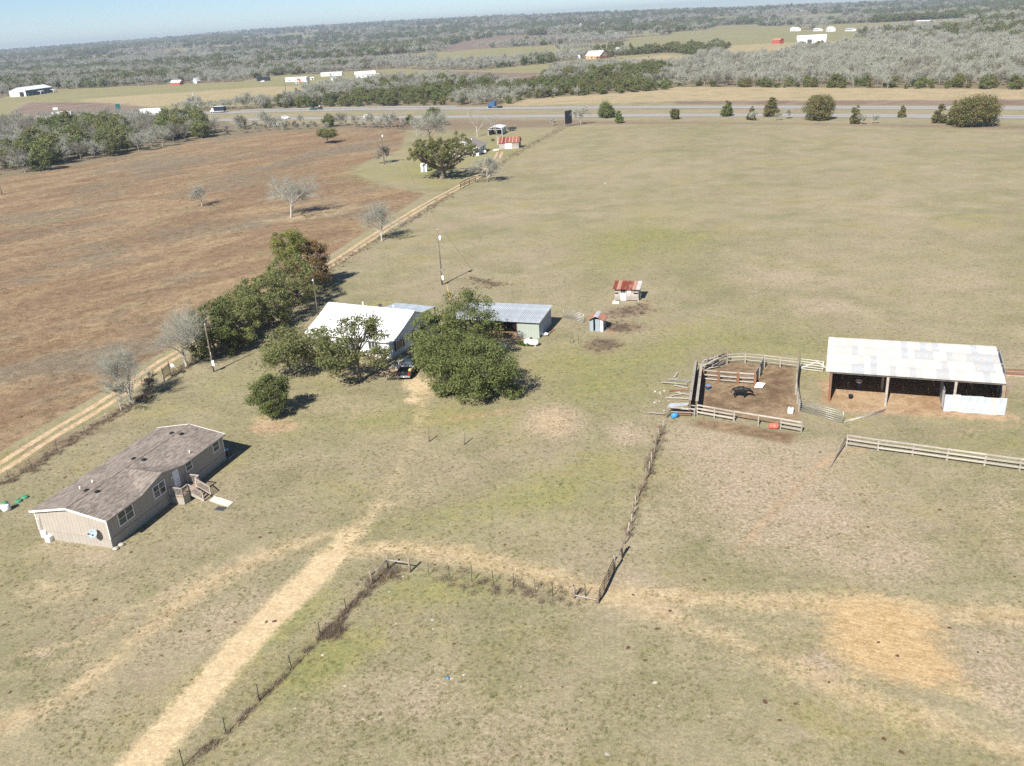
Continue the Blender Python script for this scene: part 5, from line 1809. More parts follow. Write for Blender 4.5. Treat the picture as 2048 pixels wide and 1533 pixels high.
rc.build('ridge_sheet', M['roof_blue'], wh)
bd = MB().box(-.4, .4, -.12, .12, 0, .05)
tag(bd.build('board', M['coral_sheet'], None, site(1222, 667), .1), 'pinkish board lying right of the tin well house', 'board')


# ------------------------------------------------------------------ gates and fences
def tube_gate(px0, px1, label, h=1.2, n=6, mat='steel', zb=.12, brace=True, w0=None, w1=None, r=.028):
    a = w0 or site(*px0)
    b = w1 or site(*px1)
    L = (b - a).length
    o = thing('tube_gate', label, 'gate', a, math.atan2(b.y - a.y, b.x - a.x))
    for i in range(n):
        z = zb + h * i / (n - 1)
        MB().cyl((0, 0, z), (L, 0, z), r, n=6).build('rail', M[mat], o)
    for x in (0, L):
        MB().cyl((x, 0, 0), (x, 0, zb + h), r * 1.15, n=6).build('upright', M[mat], o)
    if brace:
        for x in (L * .33, L * .66):
            MB().beam((x, .035, zb), (x, .035, zb + h), .05, .015).build('stay', M[mat], o)
    return o


tube_gate((1127, 636), (1167.5, 646), 'grey tube gate standing open beside the tin well house', 1.3, 6)


def post_mb(r, h, n=7, top=.9):
    return MB().cyl((0, 0, -.3), (0, 0, h), r, r * top, n)


def rail_fence(name, label, pts, h, rails, mat='rail_white', post='rail_grey', pw=.14, rw=(.05, .17), seed=0, cat='fence', gap=None, rail_side=1, post_h=None, group=None):
    """posts at world points with planks between"""
    rg = random.Random(seed)
    o = thing(name, label, cat, pts[0], 0, group)
    q = [p - pts[0] for p in pts]
    pm = MB().box(-pw / 2, pw / 2, -pw / 2, pw / 2, -.2, post_h or h).mesh('post', M[post])
    for p in q:
        a = rg.uniform(-.1, .1)
        part_copy(pm, 'post', o, p, (rg.uniform(-.03, .03), rg.uniform(-.03, .03), a))
    for i, (a, b) in enumerate(zip(q[:-1], q[1:])):
        n = Vector((-(b - a).y, (b - a).x, 0)).normalized() * (pw / 2 + rw[0] / 2 + .004) * rail_side
        for j, zf in enumerate(rails):
            if gap and (i, j) in gap:
                continue
            za, zb_ = zf * h + rg.uniform(-.012, .012), zf * h + rg.uniform(-.012, .012)
            e = (b - a).normalized() * .01
            MB().beam(a + n + e + Vector((0, 0, za)), b + n - e + Vector((0, 0, zb_)), rw[0], rw[1]).build('rail', M[mat], o)
    return o


def wp(*pts):
    return [Vector((x, y, 0)) for x, y in pts]


# corral: front fence (wide bleached top board), back fence, inner pen, side fence
FP = [site(1394, 831), site(1428, 837), site(1467.5, 844), site(1516, 852), site(1560.5, 859.6), site(1602, 867)]
rail_fence('corral_fence', 'front corral fence with bleached top board and broken lower rails', FP, 1.35, (.35, .68, .985), seed=2, gap={(2, 0), (3, 0), (3, 1), (2, 1)}, rail_side=-1)
MB()
o = rail_fence('corral_fence', 'back corral fence of thin bleached rails along the green strip', [site(1454, 729), site(1490, 727), site(1528, 731), site(1560, 735), site(1594, 739)], 1.35, (.36, .7, .98), mat='rail_white', seed=3, rw=(.05, .12))
rail_fence('corral_fence', 'inner pen fence of bleached rails between reddish posts in the corral', [site(1406, 762), site(1437, 765), site(1475, 768), site(1509.5, 770)], 1.45, (.2, .55, .95), post='red_wood', pw=.24, seed=4, rw=(.05, .16))
rail_fence('panel_fence', 'grey weathered panel fence between inner pen and back fence', [site(1509.5, 770), site(1518, 755), site(1528, 737)], 1.45, (.15, .35, .55, .75, .95), mat='rail_grey', seed=5)
rail_fence('corral_fence', 'side corral fence of grey boards bowed towards the barn', [site(1596, 745), site(1592, 770), site(1591, 790), site(1594, 808), site(1597, 824)], 1.5, (.18, .4, .62, .84, .98), mat='rail_grey', seed=6, rw=(.04, .2))
tallp = tag(post_mb(.13, 2.5).build('tall_post', M['chute_wood'], None, site(1597, 742)), 'tall dark post at the corner of corral and white gate', 'post')


def plank_wall(name, label, a, b, h, n, mat, seed, cap=None):
    rg = random.Random(seed)
    o = thing(name, label, 'fence', a, 0)
    d = b - a
    L = d.length
    k = max(2, int(L / 2.2))
    for i in range(k + 1):
        p = d * (i / k)
        MB().box(-.09, .09, -.09, .09, -.2, h + rg.uniform(-.1, .15)).build('post', M['chute_wood'], o, p, math.atan2(d.y, d.x))
    nn = Vector((-d.y, d.x, 0)).normalized() * .12
    for i in range(k):
        for j in range(n):
            z = .1 + (h - .15) * (j + .5) / n
            MB().beam(d * (i / k) + nn + Vector((0, 0, z + rg.uniform(-.02, .02))), d * ((i + 1) / k) * .9995 + nn + Vector((0, 0, z + rg.uniform(-.02, .02))), .045, (h - .15) / n * .93).build('plank', M[mat], o)
    if cap:
        MB().beam(Vector((0, 0, h + .02)), d + Vector((0, 0, h + .02)), .32, .05).build('top_board', M[cap], o)
    return o


plank_wall('chute_wall', 'outer plank wall of the cattle chute, coloured dark for its shade, on the junk side', site(1379.5, 829), site(1391, 748), 1.75, 6, 'chute_wood', 8, 'rail_grey')  # planks coloured dark for shade, cap board paler for the lit top
plank_wall('chute_wall', 'inner plank wall of the cattle chute, coloured dark for its shade, on the corral side', site(1393, 830), site(1402.5, 752), 1.7, 6, 'chute_wood', 9, 'rail_grey')
# the heaped rail fence at the corral's far corner
lg = thing('heaped_rail_fence', 'jumbled fence of stacked grey rails at the far left corner of the corral', 'fence', site(1392, 747), 0)
b0, b1 = site(1392, 747), site(1455, 727)
rg = random.Random(12)
for i in range(34):
    t0 = rg.uniform(0, .6)
    t1 = min(1, t0 + rg.uniform(.3, .5))
    z = .12 + 1.35 * rg.random()
    off = Vector((rg.uniform(-.35, .35), rg.uniform(-.5, .5), 0))
    MB().cyl((b1 - b0) * t0 + off + Vector((0, 0, z)), (b1 - b0) * t1 + off + Vector((rg.uniform(-.3, .3), rg.uniform(-.3, .3), z + rg.uniform(-.25, .25))), rg.uniform(.05, .09), n=6).build('rail', M[rg.choice(['rail_grey', 'rail_white', 'plank_grey'])], lg)
for t in (0, .33, .66, 1):
    MB().cyl((b1 - b0) * t - Vector((0, 0, .2)), (b1 - b0) * t + Vector((rg.uniform(-.1, .1), 0, 1.75)), .09, n=6).build('post', M['post_wood'], lg)
wg = tube_gate((1599, 740), (1645, 746), 'white tube gate between the tall dark post and the barn', 1.3, 5, 'white_paint', .2, False)
MB().beam((0.1, 0, .25), (2.1, 0, 1.4), .05, .05).beam((2.1, 0, 1.4), (4.0, 0, .25), .05, .05).build('brace', M['white_paint'], wg)
tube_gate((1599.5, 823), (1685, 847), 'long grey tube gate swung across in front of the barn', 1.25, 6)
for i, (a, b) in enumerate((((1688, 846), (1771, 820)), ((1692, 843), (1768, 824)), ((1700, 843), (1752, 829)))):
    A_, B_ = site(*a), site(*b)
    o = MB().cyl((0, 0, .07 + .05 * (i == 1)), B_ - A_ + Vector((0, 0, .07)), .05, n=6).build('steel_pipe', M['rail_white'], None, A_)
    tag(o, ['long pale pole lying from gate to barn, outermost', 'long pale pole lying from gate to barn, middle one', 'shorter pale pole lying beside the two long ones'][i], 'pole', 'poles on the ground before the barn')
WF = [site(1692.5, 893), site(1755.5, 902.5), site(1824.5, 912), site(1893, 921.8), site(1968, 932.3), site(2038, 942), site(2110, 952)]
rail_fence('white_rail_fence', 'long bleached board fence below the barn running off to the right', WF, 1.35, (.32, .66, .985), seed=14, rail_side=-1, rw=(.05, .17))
o = MB().cyl((0, 0, .08), site(1693, 889) - site(1659, 937) + Vector((0, 0, .9)), .07, n=6).build('leaning_rail', M['post_wood'], None, site(1659, 937))
tag(o, 'weathered pole leaning down from the first post of the bleached fence', 'pole')
# lumber stacks at the right end of the barn
lp = thing('lumber_stack', 'low stack of old brown boards beyond the right end of the barn', 'lumber stack', site(2012, 752), R(-20))
for i in range(12):
    MB().box(0, 7.5 - .3 * (i % 4), (i % 4) * .33, (i % 4) * .33 + .27, (i // 4) * .16, (i // 4) * .16 + .14).build('board', M['red_wood' if i % 3 else 'rail_grey'], lp)


def tpost_mesh(h=1.35, mat='tpost', tip=False):
    m = MB().box(-.022, .022, -.006, .006, -.2, h).box(-.006, .006, .006, .03, -.2, h)
    return m.mesh('post', M[mat])


TP = tpost_mesh()
OLD = [post_mb(.055, 1.25, 6).mesh('post', M['post_wood']), post_mb(.07, 1.4, 6).mesh('post', M['post_wood']), post_mb(.045, 1.15, 6).mesh('post', M['plank_grey'])]


def wire_fence(name, label, pts, meshes, wires=(.35, .75, 1.1), lean=.08, seed=1, r=.006, sc=1.0):
    rg_ = random.Random(seed)
    o = thing(name, label, 'fence', pts[0], 0)
    q = [p - pts[0] for p in pts]
    for p in q:
        part_copy(rg_.choice(meshes), 'post', o, p, (rg_.uniform(-lean, lean), rg_.uniform(-lean, lean), rg_.uniform(0, 3)), (sc, sc, rg_.uniform(.9, 1.1)))
    for z in wires:
        m = MB()
        for a, b in zip(q[:-1], q[1:]):
            mid = (a + b) / 2 + Vector((0, 0, z - .03))
            m.cyl(a + Vector((0, 0, z)), mid, r, n=3, cap=False).cyl(mid, b + Vector((0, 0, z)), r, n=3, cap=False)
        m.build('wire', M['wire'], o)
    return o


def spaced(pxs, step):
    P_ = [site(*p) for p in pxs]
    out = [P_[0]]
    for a, b in zip(P_[:-1], P_[1:]):
        n = max(1, round((b - a).length / step))
        out += [a.lerp(b, (i + 1) / n) for i in range(n)]
    return out


# wooden brace assembly and gate at the foot of the pasture fence
def brace(label, posts, rails, r=.11, h=1.5, mat='post_wood'):
    P_ = [site(*p) for p in posts]
    o = thing('fence_brace', label, 'fence brace', P_[0], 0)
    for i, p in enumerate(P_):
        post_mb(r, h, 8).build('post', M[mat], o, p - P_[0])
    for a, b, z in rails:
        MB().cyl(P_[a] - P_[0] + Vector((0, 0, z)), P_[b] - P_[0] + Vector((0, 0, z)), .06, n=6).build('rail', M['rail_grey' if z > .6 else 'rail_white'], o)
    return o


brace('wooden H-shaped corner brace of three grey posts beside the sandy road', [(744, 1171), (777, 1139), (820, 1145)], [(0, 1, .95), (1, 2, .95)])
brace('low wooden brace of two posts at the gate end of the steel-post fence', [(1148.5, 1197), (1196, 1207)], [(0, 1, .3)], h=1.2)
wire_fence('steel_post_fence', 'short fence of thin steel posts between the corner brace and the gate', [site(*p) for p in [(820, 1145), (858, 1151), (900, 1159), (944, 1164), (987, 1168), (1027, 1176), (1071.5, 1187), (1105.5, 1193), (1148.5, 1197), (1171, 1194)]], [TP], seed=21, lean=.05, sc=1.25)
wire_fence('steel_post_fence', 'fence of thin steel posts running down the lower left beside the sandy road', [site(*p) for p in [(744, 1171), (693, 1222), (641, 1276.6), (584, 1339), (519, 1402.5), (452, 1468), (367, 1533), (270, 1640)]], [TP], seed=22, lean=.07, sc=1.4)
brace('pair of old brown gate posts on the far side of the pasture gateway', [(1229, 1143), (1244, 1115)], [(0, 1, .95)], h=1.6, mat='post_wood')
gg = tube_gate((1200, 1204), (1228, 1143), 'leaning brown slat gate in the pasture gateway', 1.15, 5, 'gate_rust', .1, True, r=.03)
wire_fence('old_post_fence', 'crooked fence of old grey posts from the corral down to the pasture gateway', [site(*p) for p in [(1334, 835), (1326, 858), (1319, 876), (1313, 893), (1308, 910), (1303, 926), (1298, 943), (1291, 960), (1285, 978), (1278, 994), (1272, 1012), (1267, 1030), (1262, 1048), (1255, 1070), (1250, 1088), (1244, 1115)]], OLD, seed=23, lean=.16)
wire_fence('track_fence', 'wire fence with thin posts along the lower stretch of the farm track', spaced([(-60, 1003), (19, 961), (64, 938), (113.5, 901), (169.5, 866), (215, 841), (262, 812), (300, 785), (328, 764)], 4.0), [TP, OLD[2]], seed=24, lean=.1)
wire_fence('track_fence', 'wire fence with thin posts along the middle stretch of the farm track', spaced([(342, 753), (398, 716), (460, 682), (540, 632), (650, 551), (690, 519), (720, 503), (760, 480), (800, 455), (840, 432), (870, 411), (905, 388), (938, 372)], 5.0), [TP, OLD[0]], seed=25, lean=.1)
wire_fence('pasture_fence', 'wire fence with slim posts from the round pale shrub up to the billboard', spaced([(952, 366), (985, 338), (1017, 315), (1040, 302), (1080, 279), (1110, 262), (1130, 253)], 4.6), [TP, OLD[0], OLD[1]], seed=26, lean=.06, sc=1.5, r=.012)
rail_fence('cattle_guard_fence', 'short brown crossed-board gate wing at the top of the farm track', [site(921, 378), site(930, 373), site(939, 369), site(951, 364)], 1.7, (.3, .6, .9), mat='gate_rust', post='gate_rust', seed=27)
# iron gate, mailbox post
ig = thing('iron_gate', 'dark rusty mesh gate standing at the farm track', 'gate', site(329, 764), math.atan2((site(342, 752) - site(329, 764)).y, (site(342, 752) - site(329, 764)).x))
L = (site(342, 752) - site(329, 764)).length
for x in (0, L):
    MB().cyl((x, 0, -.1), (x, 0, 2.1), .07, n=7).build('post', M['gate_rust'], ig)
for z in (.45, 1.75):
    MB().beam((0, 0, z), (L, 0, z), .06, .07).build('frame_rail', M['gate_rust'], ig)
for i in range(14):
    x = L * (i + .5) / 14
    MB().beam((x, 0, .48), (x, 0, 1.72), .02, .02).build('bar', M['gate_rust'], ig)
for i in range(7):
    MB().beam((.05, .02, .6 + i * .16), (L - .05, .02, .6 + i * .16), .02, .02).build('crossbar', M['gate_rust'], ig)
mb_ = thing('mailbox', 'white mailbox on a dark post beside the iron gate', 'mailbox', site(349, 752), R(35))
MB().cyl((0, 0, 0), (0, 0, 1.35), .06, n=6).build('post', M['post_wood'], mb_)
MB().prism([(-.2, 1.35), (.2, 1.35), (.2, 1.6), (.14, 1.72), (-.14, 1.72), (-.2, 1.6)], 'y', -.32, .32).build('box', M['white_plastic'], mb_)


# ---- utility poles
def pole(px, py, h, label, r=.15, lean=(0, 0), kit=()):
    o = thing('utility_pole', label, 'utility pole', site(px, py), 0)
    MB().cyl((0, 0, -.5), (lean[0], lean[1], h), r, r * .68, 9).build('pole', M['pole_wood'], o)
    if 'can' in kit:
        MB().lathe([(.04, h - 1.9), (.24, h - 1.88), (.25, h - 1.1), (.18, h - 1.02), (.03, h - 1.0)], 12, 'z', (.36, -.06, 0)).build('transformer', M['white_plastic'], o)
        MB().box(.1, .2, -.05, .05, h - 1.8, h - 1.2).build('bracket', M['steel'], o)
    if 'arm' in kit:
        MB().cyl((0, 0, h - .15), (0, 0, h + .2), .04, n=6).build('insulator', M['white_plastic'], o)
    if 'meter' in kit:
        MB().box(.02, .36, -.32, -.14, 1.0, 1.75).build('meter_box', M['white_plastic'], o)
        MB().cyl((.1, -.2, 1.75), (.1, -.2, 3.0), .035, n=6).cyl((.2, -.2, 0), (.2, -.2, 1.0), .035, n=6).build('conduit', M['steel'], o)
    if 'lamp' in kit:
        MB().beam((0, 0, h - .3), (.1, -.7, h - .1), .05, .05).box(0, .22, -.95, -.65, h - .15, h - .02).build('yard_lamp', M['white_plastic'], o)
    return o


pA = pole(884.5, 570, 9.9, 'bare wooden utility pole with white transformer alone in the pasture', kit=('can', 'arm', 'meter'))
pB = pole(428, 744, 6.9, 'dark utility pole with white meter boxes beside the farm track', kit=('meter', 'arm'), r=.13)
pC = pole(638, 641, 7.0, 'dark utility pole rising between the rust-coloured oak and the white roof', kit=('lamp',), r=.13)
pD = pole(769, 329, 10.8, 'utility pole with a white can left of the big live oak', kit=('can', 'arm'), r=.16)
pole(4.5, 389, 4.6, 'short leaning pole at the left edge of the brown field', lean=(-.35, .1), r=.16)
pole(572, 186, 10.5, 'distant dark pole in the meadow by the white trailer', r=.22)
gy = thing('guy_wire', 'yellow-sleeved guy wire slanting from the pasture utility pole', 'guy wire', site(900, 603), 0)
d_ = pA.location + Vector((0, 0, 8.5)) - gy.location
MB().cyl((0, 0, 0), d_, .012, n=4).build('wire', M['wire'], gy)
MB().cyl(d_ * .01, d_ * .26, .05, n=6).build('sleeve', M['yellow_plastic'], gy)


def cable(a, b, sag, label, n=16, r=.014):
    m = MB()
    p = []
    for i in range(n + 1):
        t = i / n
        q = a.lerp(b, t) - a
        q.z -= sag * 4 * t * (1 - t)
        p.append(q)
    for u, v in zip(p[:-1], p[1:]):
        m.cyl(u, v, r, n=4, cap=False)
    return tag(m.build('power_line', M['wire'], None, a), label, 'power line')


cable(pC.location + Vector((0, 0, 6.9)), pA.location + Vector((0, 0, 9.3)), .6, 'thin power line from the dark pole by the white roof to the pasture pole')
cable(pB.location + Vector((0, 0, 6.8)), pC.location + Vector((0, 0, 6.9)), .5, 'thin power line between the two dark poles along the evergreen row')
cable(pA.location + Vector((0, 0, 9.6)), pD.location + Vector((0, 0, 10.5)), 1.8, 'thin power line from the pasture pole to the pole by the live oak')
for px, py, h, lab in ((858.5, 884, 1.55, 'lone dark fence post on the lawn, left of two'), (929, 890, 1.6, 'lone dark fence post on the lawn, right of two')):
    o = thing('fence_post', lab, 'post', site(px, py), 0)
    post_mb(.075, h, 7).build('post', M['post_wood'], o)
for i, (px, py) in enumerate(((1141, 688), (1157, 688), (1147, 686))):
    tag(part_copy(TP, 'steel_stake', None, site(px, py), (0, .1, i), (1.3, 1.3, .85)), 'thin steel stake in the grass below the tin well house', 'stake', 'steel stakes below the well house')

# ------------------------------------------------------------------ the big open barn
b_fl, b_fr = site(1656, 803), site(2009, 831)
b_rz = math.atan2(b_fr.y - b_fl.y, b_fr.x - b_fl.x)
BL = (b_fr - b_fl).length
bn = thing('open_barn', 'large open-front barn with a patchwork roof of pale metal sheets', 'barn', b_fl, b_rz)
BD, BF, BR_ = 8.9, 3.64, 4.6
rng = np.random.default_rng(91)
cols, rows = 27, 4
cw = (BL + .15) / cols
rl = (BD + .3) / rows


def broof(y):
    return BF + .06 + (BR_ - BF) * (y / BD)


def sheet_mesh(mat):
    m = MB()
    k = 10
    y0, y1 = 0.0, rl + .12
    zs = (BR_ - BF) / BD
    for i in range(k):
        xa, xb = cw * i / k, cw * (i + 1) / k
        za, zb_ = (.022 if i % 2 else 0), (0 if i % 2 else .022)
        m.add([(xa, y0, za), (xb, y0, zb_), (xb, y1, zb_ + zs * y1), (xa, y1, za + zs * y1)], [(0, 1, 2, 3)])
        m.add([(xa, y0, za - .006), (xb, y0, zb_ - .006), (xb, y1, zb_ + zs * y1 - .006), (xa, y1, za + zs * y1 - .006)], [(3, 2, 1, 0)])
    return m.mesh('roof_sheet', M[mat])


SH = [sheet_mesh('roof_barn'), sheet_mesh('roof_barn_dark')]
dark = {(7, 1), (7, 0), (12, 2), (14, 2), (15, 2), (16, 2), (13, 0), (18, 1), (12, 3), (15, 3), (17, 3), (23, 3), (23, 2), (24, 2), (24, 1), (25, 1), (24, 0), (25, 2), (17, 0), (18, 0), (4, 0), (22, 2), (26, 2)}
for c in range(cols):
    for r in range(rows):
        y0 = -.15 + r * rl
        me = SH[1 if ((c, r) in dark or rng.random() < .05) else 0]
        part_copy(me, 'roof_sheet', bn, (-.5 + c * cw, y0, broof(y0) + .012 * (rows - r) + rng.uniform(0, .01)), (rng.uniform(-.004, .004), 0, rng.uniform(-.004, .004)))
for y in (.1, 2.5, 5.0, BD - .15):
    MB().box(-.05, BL + .05, y - .05, y + .05, broof(y) - .2, broof(y) - .06).build('purlin', M['post_wood'], bn)
MB().box(0, BL, BD - .04, BD, 0, BR_ - .1).build('rear_wall', M['blue_wall'], bn)
MB().prism([(2.0, 0), (BD - .04, 0), (BD - .04, BR_ - .12), (2.0, broof(2.0) - .2)], 'x', -.03, .03).build('side_wall', M['blue_wall'], bn)
for j in range(6):
    MB().box(-.03, .03, .05, 1.98, .15 + j * .5, .15 + j * .5 + (.47 if j < 5 else .42)).build('plank', M['red_wood'], bn)
MB().prism([(3.4, 0), (BD - .04, 0), (BD - .04, BR_ - .12), (3.4, broof(3.4) - .2)], 'x', BL - .03, BL + .03).build('side_wall', M['blue_wall'], bn)
for x, y, m in ((.1, .0, 'red_wood'), (6.15, -.05, 'rail_grey'), (13.1, .15, 'rail_grey'), (BL - .1, 0, 'chute_wood'), (5.9, 4.6, 'rail_grey'), (12.2, 4.6, 'post_wood'), (.2, 4.6, 'post_wood'), (BL - .2, 4.6, 'chute_wood')):
    MB().box(x - .13, x + .13, y - .13, y + .13, 0, broof(y) - .2).build('post', M[m], bn)
PU = 12.1
MB().box(PU - .03, PU + .03, .05, 4.5, 0, 2.4).build('partition', M['blue_wall'], bn)
pwm = []
for mat in ('roof_barn_dark', 'roof_blue'):
    m = MB()
    for i in range(8):
        xa, xb = i * .0955, (i + 1) * .0955
        za, zb_ = (.02 if i % 2 else 0), (0 if i % 2 else .02)
        m.add([(xa, -za, 0), (xb, -zb_, 0), (xb, -zb_, 2.05), (xa, -za, 2.05)], [(0, 1, 2, 3)])
        m.add([(xa, -za + .008, 0), (xb, -zb_ + .008, 0), (xb, -zb_ + .008, 2.05), (xa, -za + .008, 2.05)], [(3, 2, 1, 0)])
    pwm.append(m.mesh('wall_sheet', M[mat]))
for i in range(8):
    part_copy(pwm[0 if i in (1, 6) else 1], 'wall_sheet', bn, (PU + .05 + i * .764, -.18 - .004 * (i % 2), rng.uniform(-.03, .06)))
part_copy(pwm[0], 'wall_sheet', bn, (PU, -.2, .25), (0, 0, R(100)))
MB().box(PU, BL, -.14, -.06, 1.72, 1.8).build('rail', M['post_wood'], bn)
hy = thing('rubber_bucket', 'dark bucket on the sunlit dirt floor inside the barn', 'bucket', site(1701, 797), 0)
MB().lathe([(.2, 0), (.27, .42), (.29, .45), (.24, .43), (.17, .05), (.02, .04)], 12).build('pail', M['rubber'], hy)
MB().beam((-.27, 0, .44), (0, .05, .6), .02, .02).beam((0, .05, .6), (.27, 0, .44), .02, .02).build('handle', M['steel'], hy)
hy = thing('feed_pan', 'pale round feed pan deep in the shade of the barn', 'pan', local(b_fl, b_rz, 3.3, 4.5, .8), 0)
MB().lathe([(.25, 0), (.42, .25), (.45, .26), (.4, .22), (.2, .04), (.02, .04)], 14).build('pan', M['white_plastic'], hy)
MB().box(-.25, .25, -.25, .25, -.8, 0).build('stand', M['dark_grey'], hy)

# ------------------------------------------------------------------ cow and things lying in the corral


def cow_mesh(name):
    """one continuous body: rings swept along the spine, legs grown from skin"""
    bm_me = bpy.data.meshes.new(name)
    V_, E_, Rr = [], [], []

    def chain(pts, start=None):
        prev = start
        for (x, y, z, r1, r2) in pts:
            V_.append((x, y, z))
            Rr.append((r1, r2))
            if prev is not None:
                E_.append((prev, len(V_) - 1))
            prev = len(V_) - 1
        return prev
    chain([(0, 0, .98, .36, .42)])                                  # 0 belly
    sh_ = chain([(.45, 0, 1.02, .34, .44)], 0)                      # 1 shoulder
    hip = chain([(-.55, 0, 1.04, .33, .38)], 0)                     # 2 hip
    rump = chain([(-.86, 0, 1.06, .24, .24)], hip)
    neck = chain([(.78, -.02, 1.08, .22, .28), (1.05, -.05, 1.0, .16, .2)], sh_)
    chain([(1.24, -.08, .88, .13, .15), (1.42, -.1, .70, .095, .1), (1.47, -.1, .62, .085, .08)], neck)
    for s in (-1, 1):
        chain([(1.12, s * .2 - .06, 1.0, .05, .03), (1.1, s * .32 - .06, .98, .045, .02)], neck)
        chain([(.5, s * .2, .62, .12, .13), (.5 + .04 * s, s * .2, .36, .07, .07), (.47 + .06 * s, s * .2, .08, .055, .055), (.52 + .06 * s, s * .2, .02, .065, .06)], sh_)
        chain([(-.62, s * .2, .72, .16, .2), (-.56, s * .2, .56, .11, .12), (-.74 - .05 * s, s * .2, .42, .065, .075), (-.68 - .05 * s, s * .2, .08, .055, .055), (-.63 - .05 * s, s * .2, .02, .065, .06)], hip)
    chain([(-1.02, .0, 1.02, .05, .05), (-1.08, .02, .7, .03, .03), (-1.07, .03, .42, .05, .05)], rump)
    bm_me.from_pydata(V_, E_, [])
    bm_me.materials.append(M['cow_coat'])
    o = bpy.data.objects.new(name, bm_me)
    C.objects.link(o)
    sk_ = o.modifiers.new('skin', 'SKIN')
    for i, (a, b) in enumerate(Rr):
        bm_me.skin_vertices[0].data[i].radius = (a, b)
    bm_me.skin_vertices[0].data[0].use_root = True
    sk_.branch_smoothing = .4
    su = o.modifiers.new('sub', 'SUBSURF')
    su.levels = su.render_levels = 2
    dg = bpy.context.evaluated_depsgraph_get()
    me = bpy.data.meshes.new_from_object(o.evaluated_get(dg))
    me.name = name
    bpy.data.objects.remove(o)
    me.polygons.foreach_set('use_smooth', np.ones(len(me.polygons), bool))
    return me


COW = cow_mesh('cow')
cow = obj_from_mesh('cow', COW)
cow.location = site(1481, 795)
cow.rotation_euler = (0, 0, R(-14))
tag(cow, 'black cow standing in the corral with its head lowered to the right', 'cow')
tb = thing('blue_tub', 'blue plastic tub in the corral by the chute wall', 'tub', site(1416, 778), 0)
MB().lathe([(.28, 0), (.36, .4), (.39, .42), (.34, .4), (.26, .05), (.02, .05)], 14).build('tub', M['blue_plastic'], tb)
MB().lathe([(.02, .3), (.33, .3), (.33, .33), (.02, .33)], 12).build('feed', M['coral_sheet'], tb)
tb = thing('blue_drum', 'blue plastic drum lying on its side below the junk boards', 'drum', site(1349, 836), R(30))
MB().lathe([(.2, -.36), (.29, -.33), (.3, 0), (.29, .33), (.2, .36)], 14, 'x', (0, 0, .3)).build('shell', M['blue_plastic'], tb)
MB().lathe([(.03, .36), (.07, .37), (.07, .39), (.02, .4)], 8, 'x', (0, 0, .3)).build('bung', M['white_plastic'], tb)
rb = thing('red_barrel', 'faded red barrel lying under the top board of the front corral fence', 'barrel', site(1547, 858), R(-14))
MB().lathe([(.25, -.52), (.33, -.48), (.34, -.2), (.36, -.17), (.34, -.14), (.34, .14), (.36, .17), (.34, .2), (.33, .48), (.25, .52)], 16, 'x', (0, 0, .34)).build('shell', M['red_plastic'], rb)
MB().lathe([(.03, .52), (.1, .53), (.1, .56), (.02, .57)], 8, 'x', (0, 0, .34)).build('bung', M['black'], rb)
wb_ = thing('white_tub', 'square white tub with a dark hole at the corral corner by the grey gate', 'tub', site(1581, 827), R(20))
MB().lathe([(.38, 0), (.42, .12), (.42, .62), (.36, .7)], 4).build('tub', M['white_plastic'], wb_)
MB().lathe([(.0, .7), (.1, .705), (.1, .72), (.0, .725)], 10).build('hole', M['black'], wb_)  # flat black disc in place of the hole's shaded inside
o = MB().slab([(-.75, -.35, .06), (.2, -.6, .08), (.85, .1, .3), (-.1, .45, .35)], .03).build('metal_sheet', M['white_metal'], None, site(1518, 773), .1)
tag(o, 'bent white metal sheet lying in the corral below the panel fence', 'sheet')
# junk boards heaped outside the chute
rg = random.Random(33)
jl = [(1352, 752, 1.6, 80, 'rail_white', 'short pale board standing out at the top of the junk heap'), (1361, 762, 2.6, 4, 'steel', 'grey corrugated piece across the junk heap'), (1349, 770, 3.2, -6, 'rail_white', 'long pale board crossing the junk heap below the corrugated piece'),
      (1362, 776, 1.8, -22, 'rail_white', 'tilted pale board in the middle of the junk heap'), (1356, 783, 2.2, 12, 'red_wood', 'reddish board in the middle of the junk heap'), (1360, 799, 3.3, -4, 'rail_white', 'long pale board low in the junk heap above the steel rack'),
      (1352, 792, 1.6, 30, 'plank_grey', 'grey plank at the gravelly part of the junk heap'), (1366, 790, 1.9, -14, 'rail_grey', 'grey board touching the chute wall in the junk heap'), (1313, 830, 1.9, -3, 'rail_grey', 'grey plank lying apart left of the steel rack'),
      (1376, 766, 1.5, 60, 'rail_grey', 'short grey board propped at the chute wall'), (1345, 760, 1.2, 20, 'plank_grey', 'stub of grey plank at the left edge of the junk heap')]
for px, py, L, a, m, lab in jl:
    o = MB().box(-L / 2, L / 2, -.13, .13, 0, .07).box(-L / 2, -L / 2 + .1, -.13, .13, .07, .1).build('board', M[m], None, site(px, py) + Vector((0, 0, rg.uniform(.02, .2))), R(a - 14))
    o.rotation_euler = (rg.uniform(-.1, .1), rg.uniform(-.06, .06), R(a - 14))
    tag(o, lab, 'board', 'junk boards outside the chute')
rk = thing('steel_rack', 'pale steel rack with a sheet on top, below the junk boards', 'rack', site(1336, 832), R(-16))
for x in (0, 3.0):
    for y in (0, .9):
        MB().box(x - .04, x + .04, y - .04, y + .04, 0, 1.05).build('leg', M['steel'], rk)
for z in (.55, 1.05):
    MB().box(0, 3.0, -.04, .04, z - .04, z + .04).build('rail', M['rail_white'], rk)
    MB().box(0, 3.0, .86, .94, z - .04, z + .04).build('rail', M['rail_white'], rk)
MB().slab([(-.1, -.1, 1.12), (2.2, .3, 1.35), (2.4, 1.1, 1.3), (.1, 1.0, 1.14)], .03).build('sheet', M['roof_blue'], rk)
MB().box(.4, 2.6, .05, .85, .15, .3).build('shelf', M['red_wood'], rk)
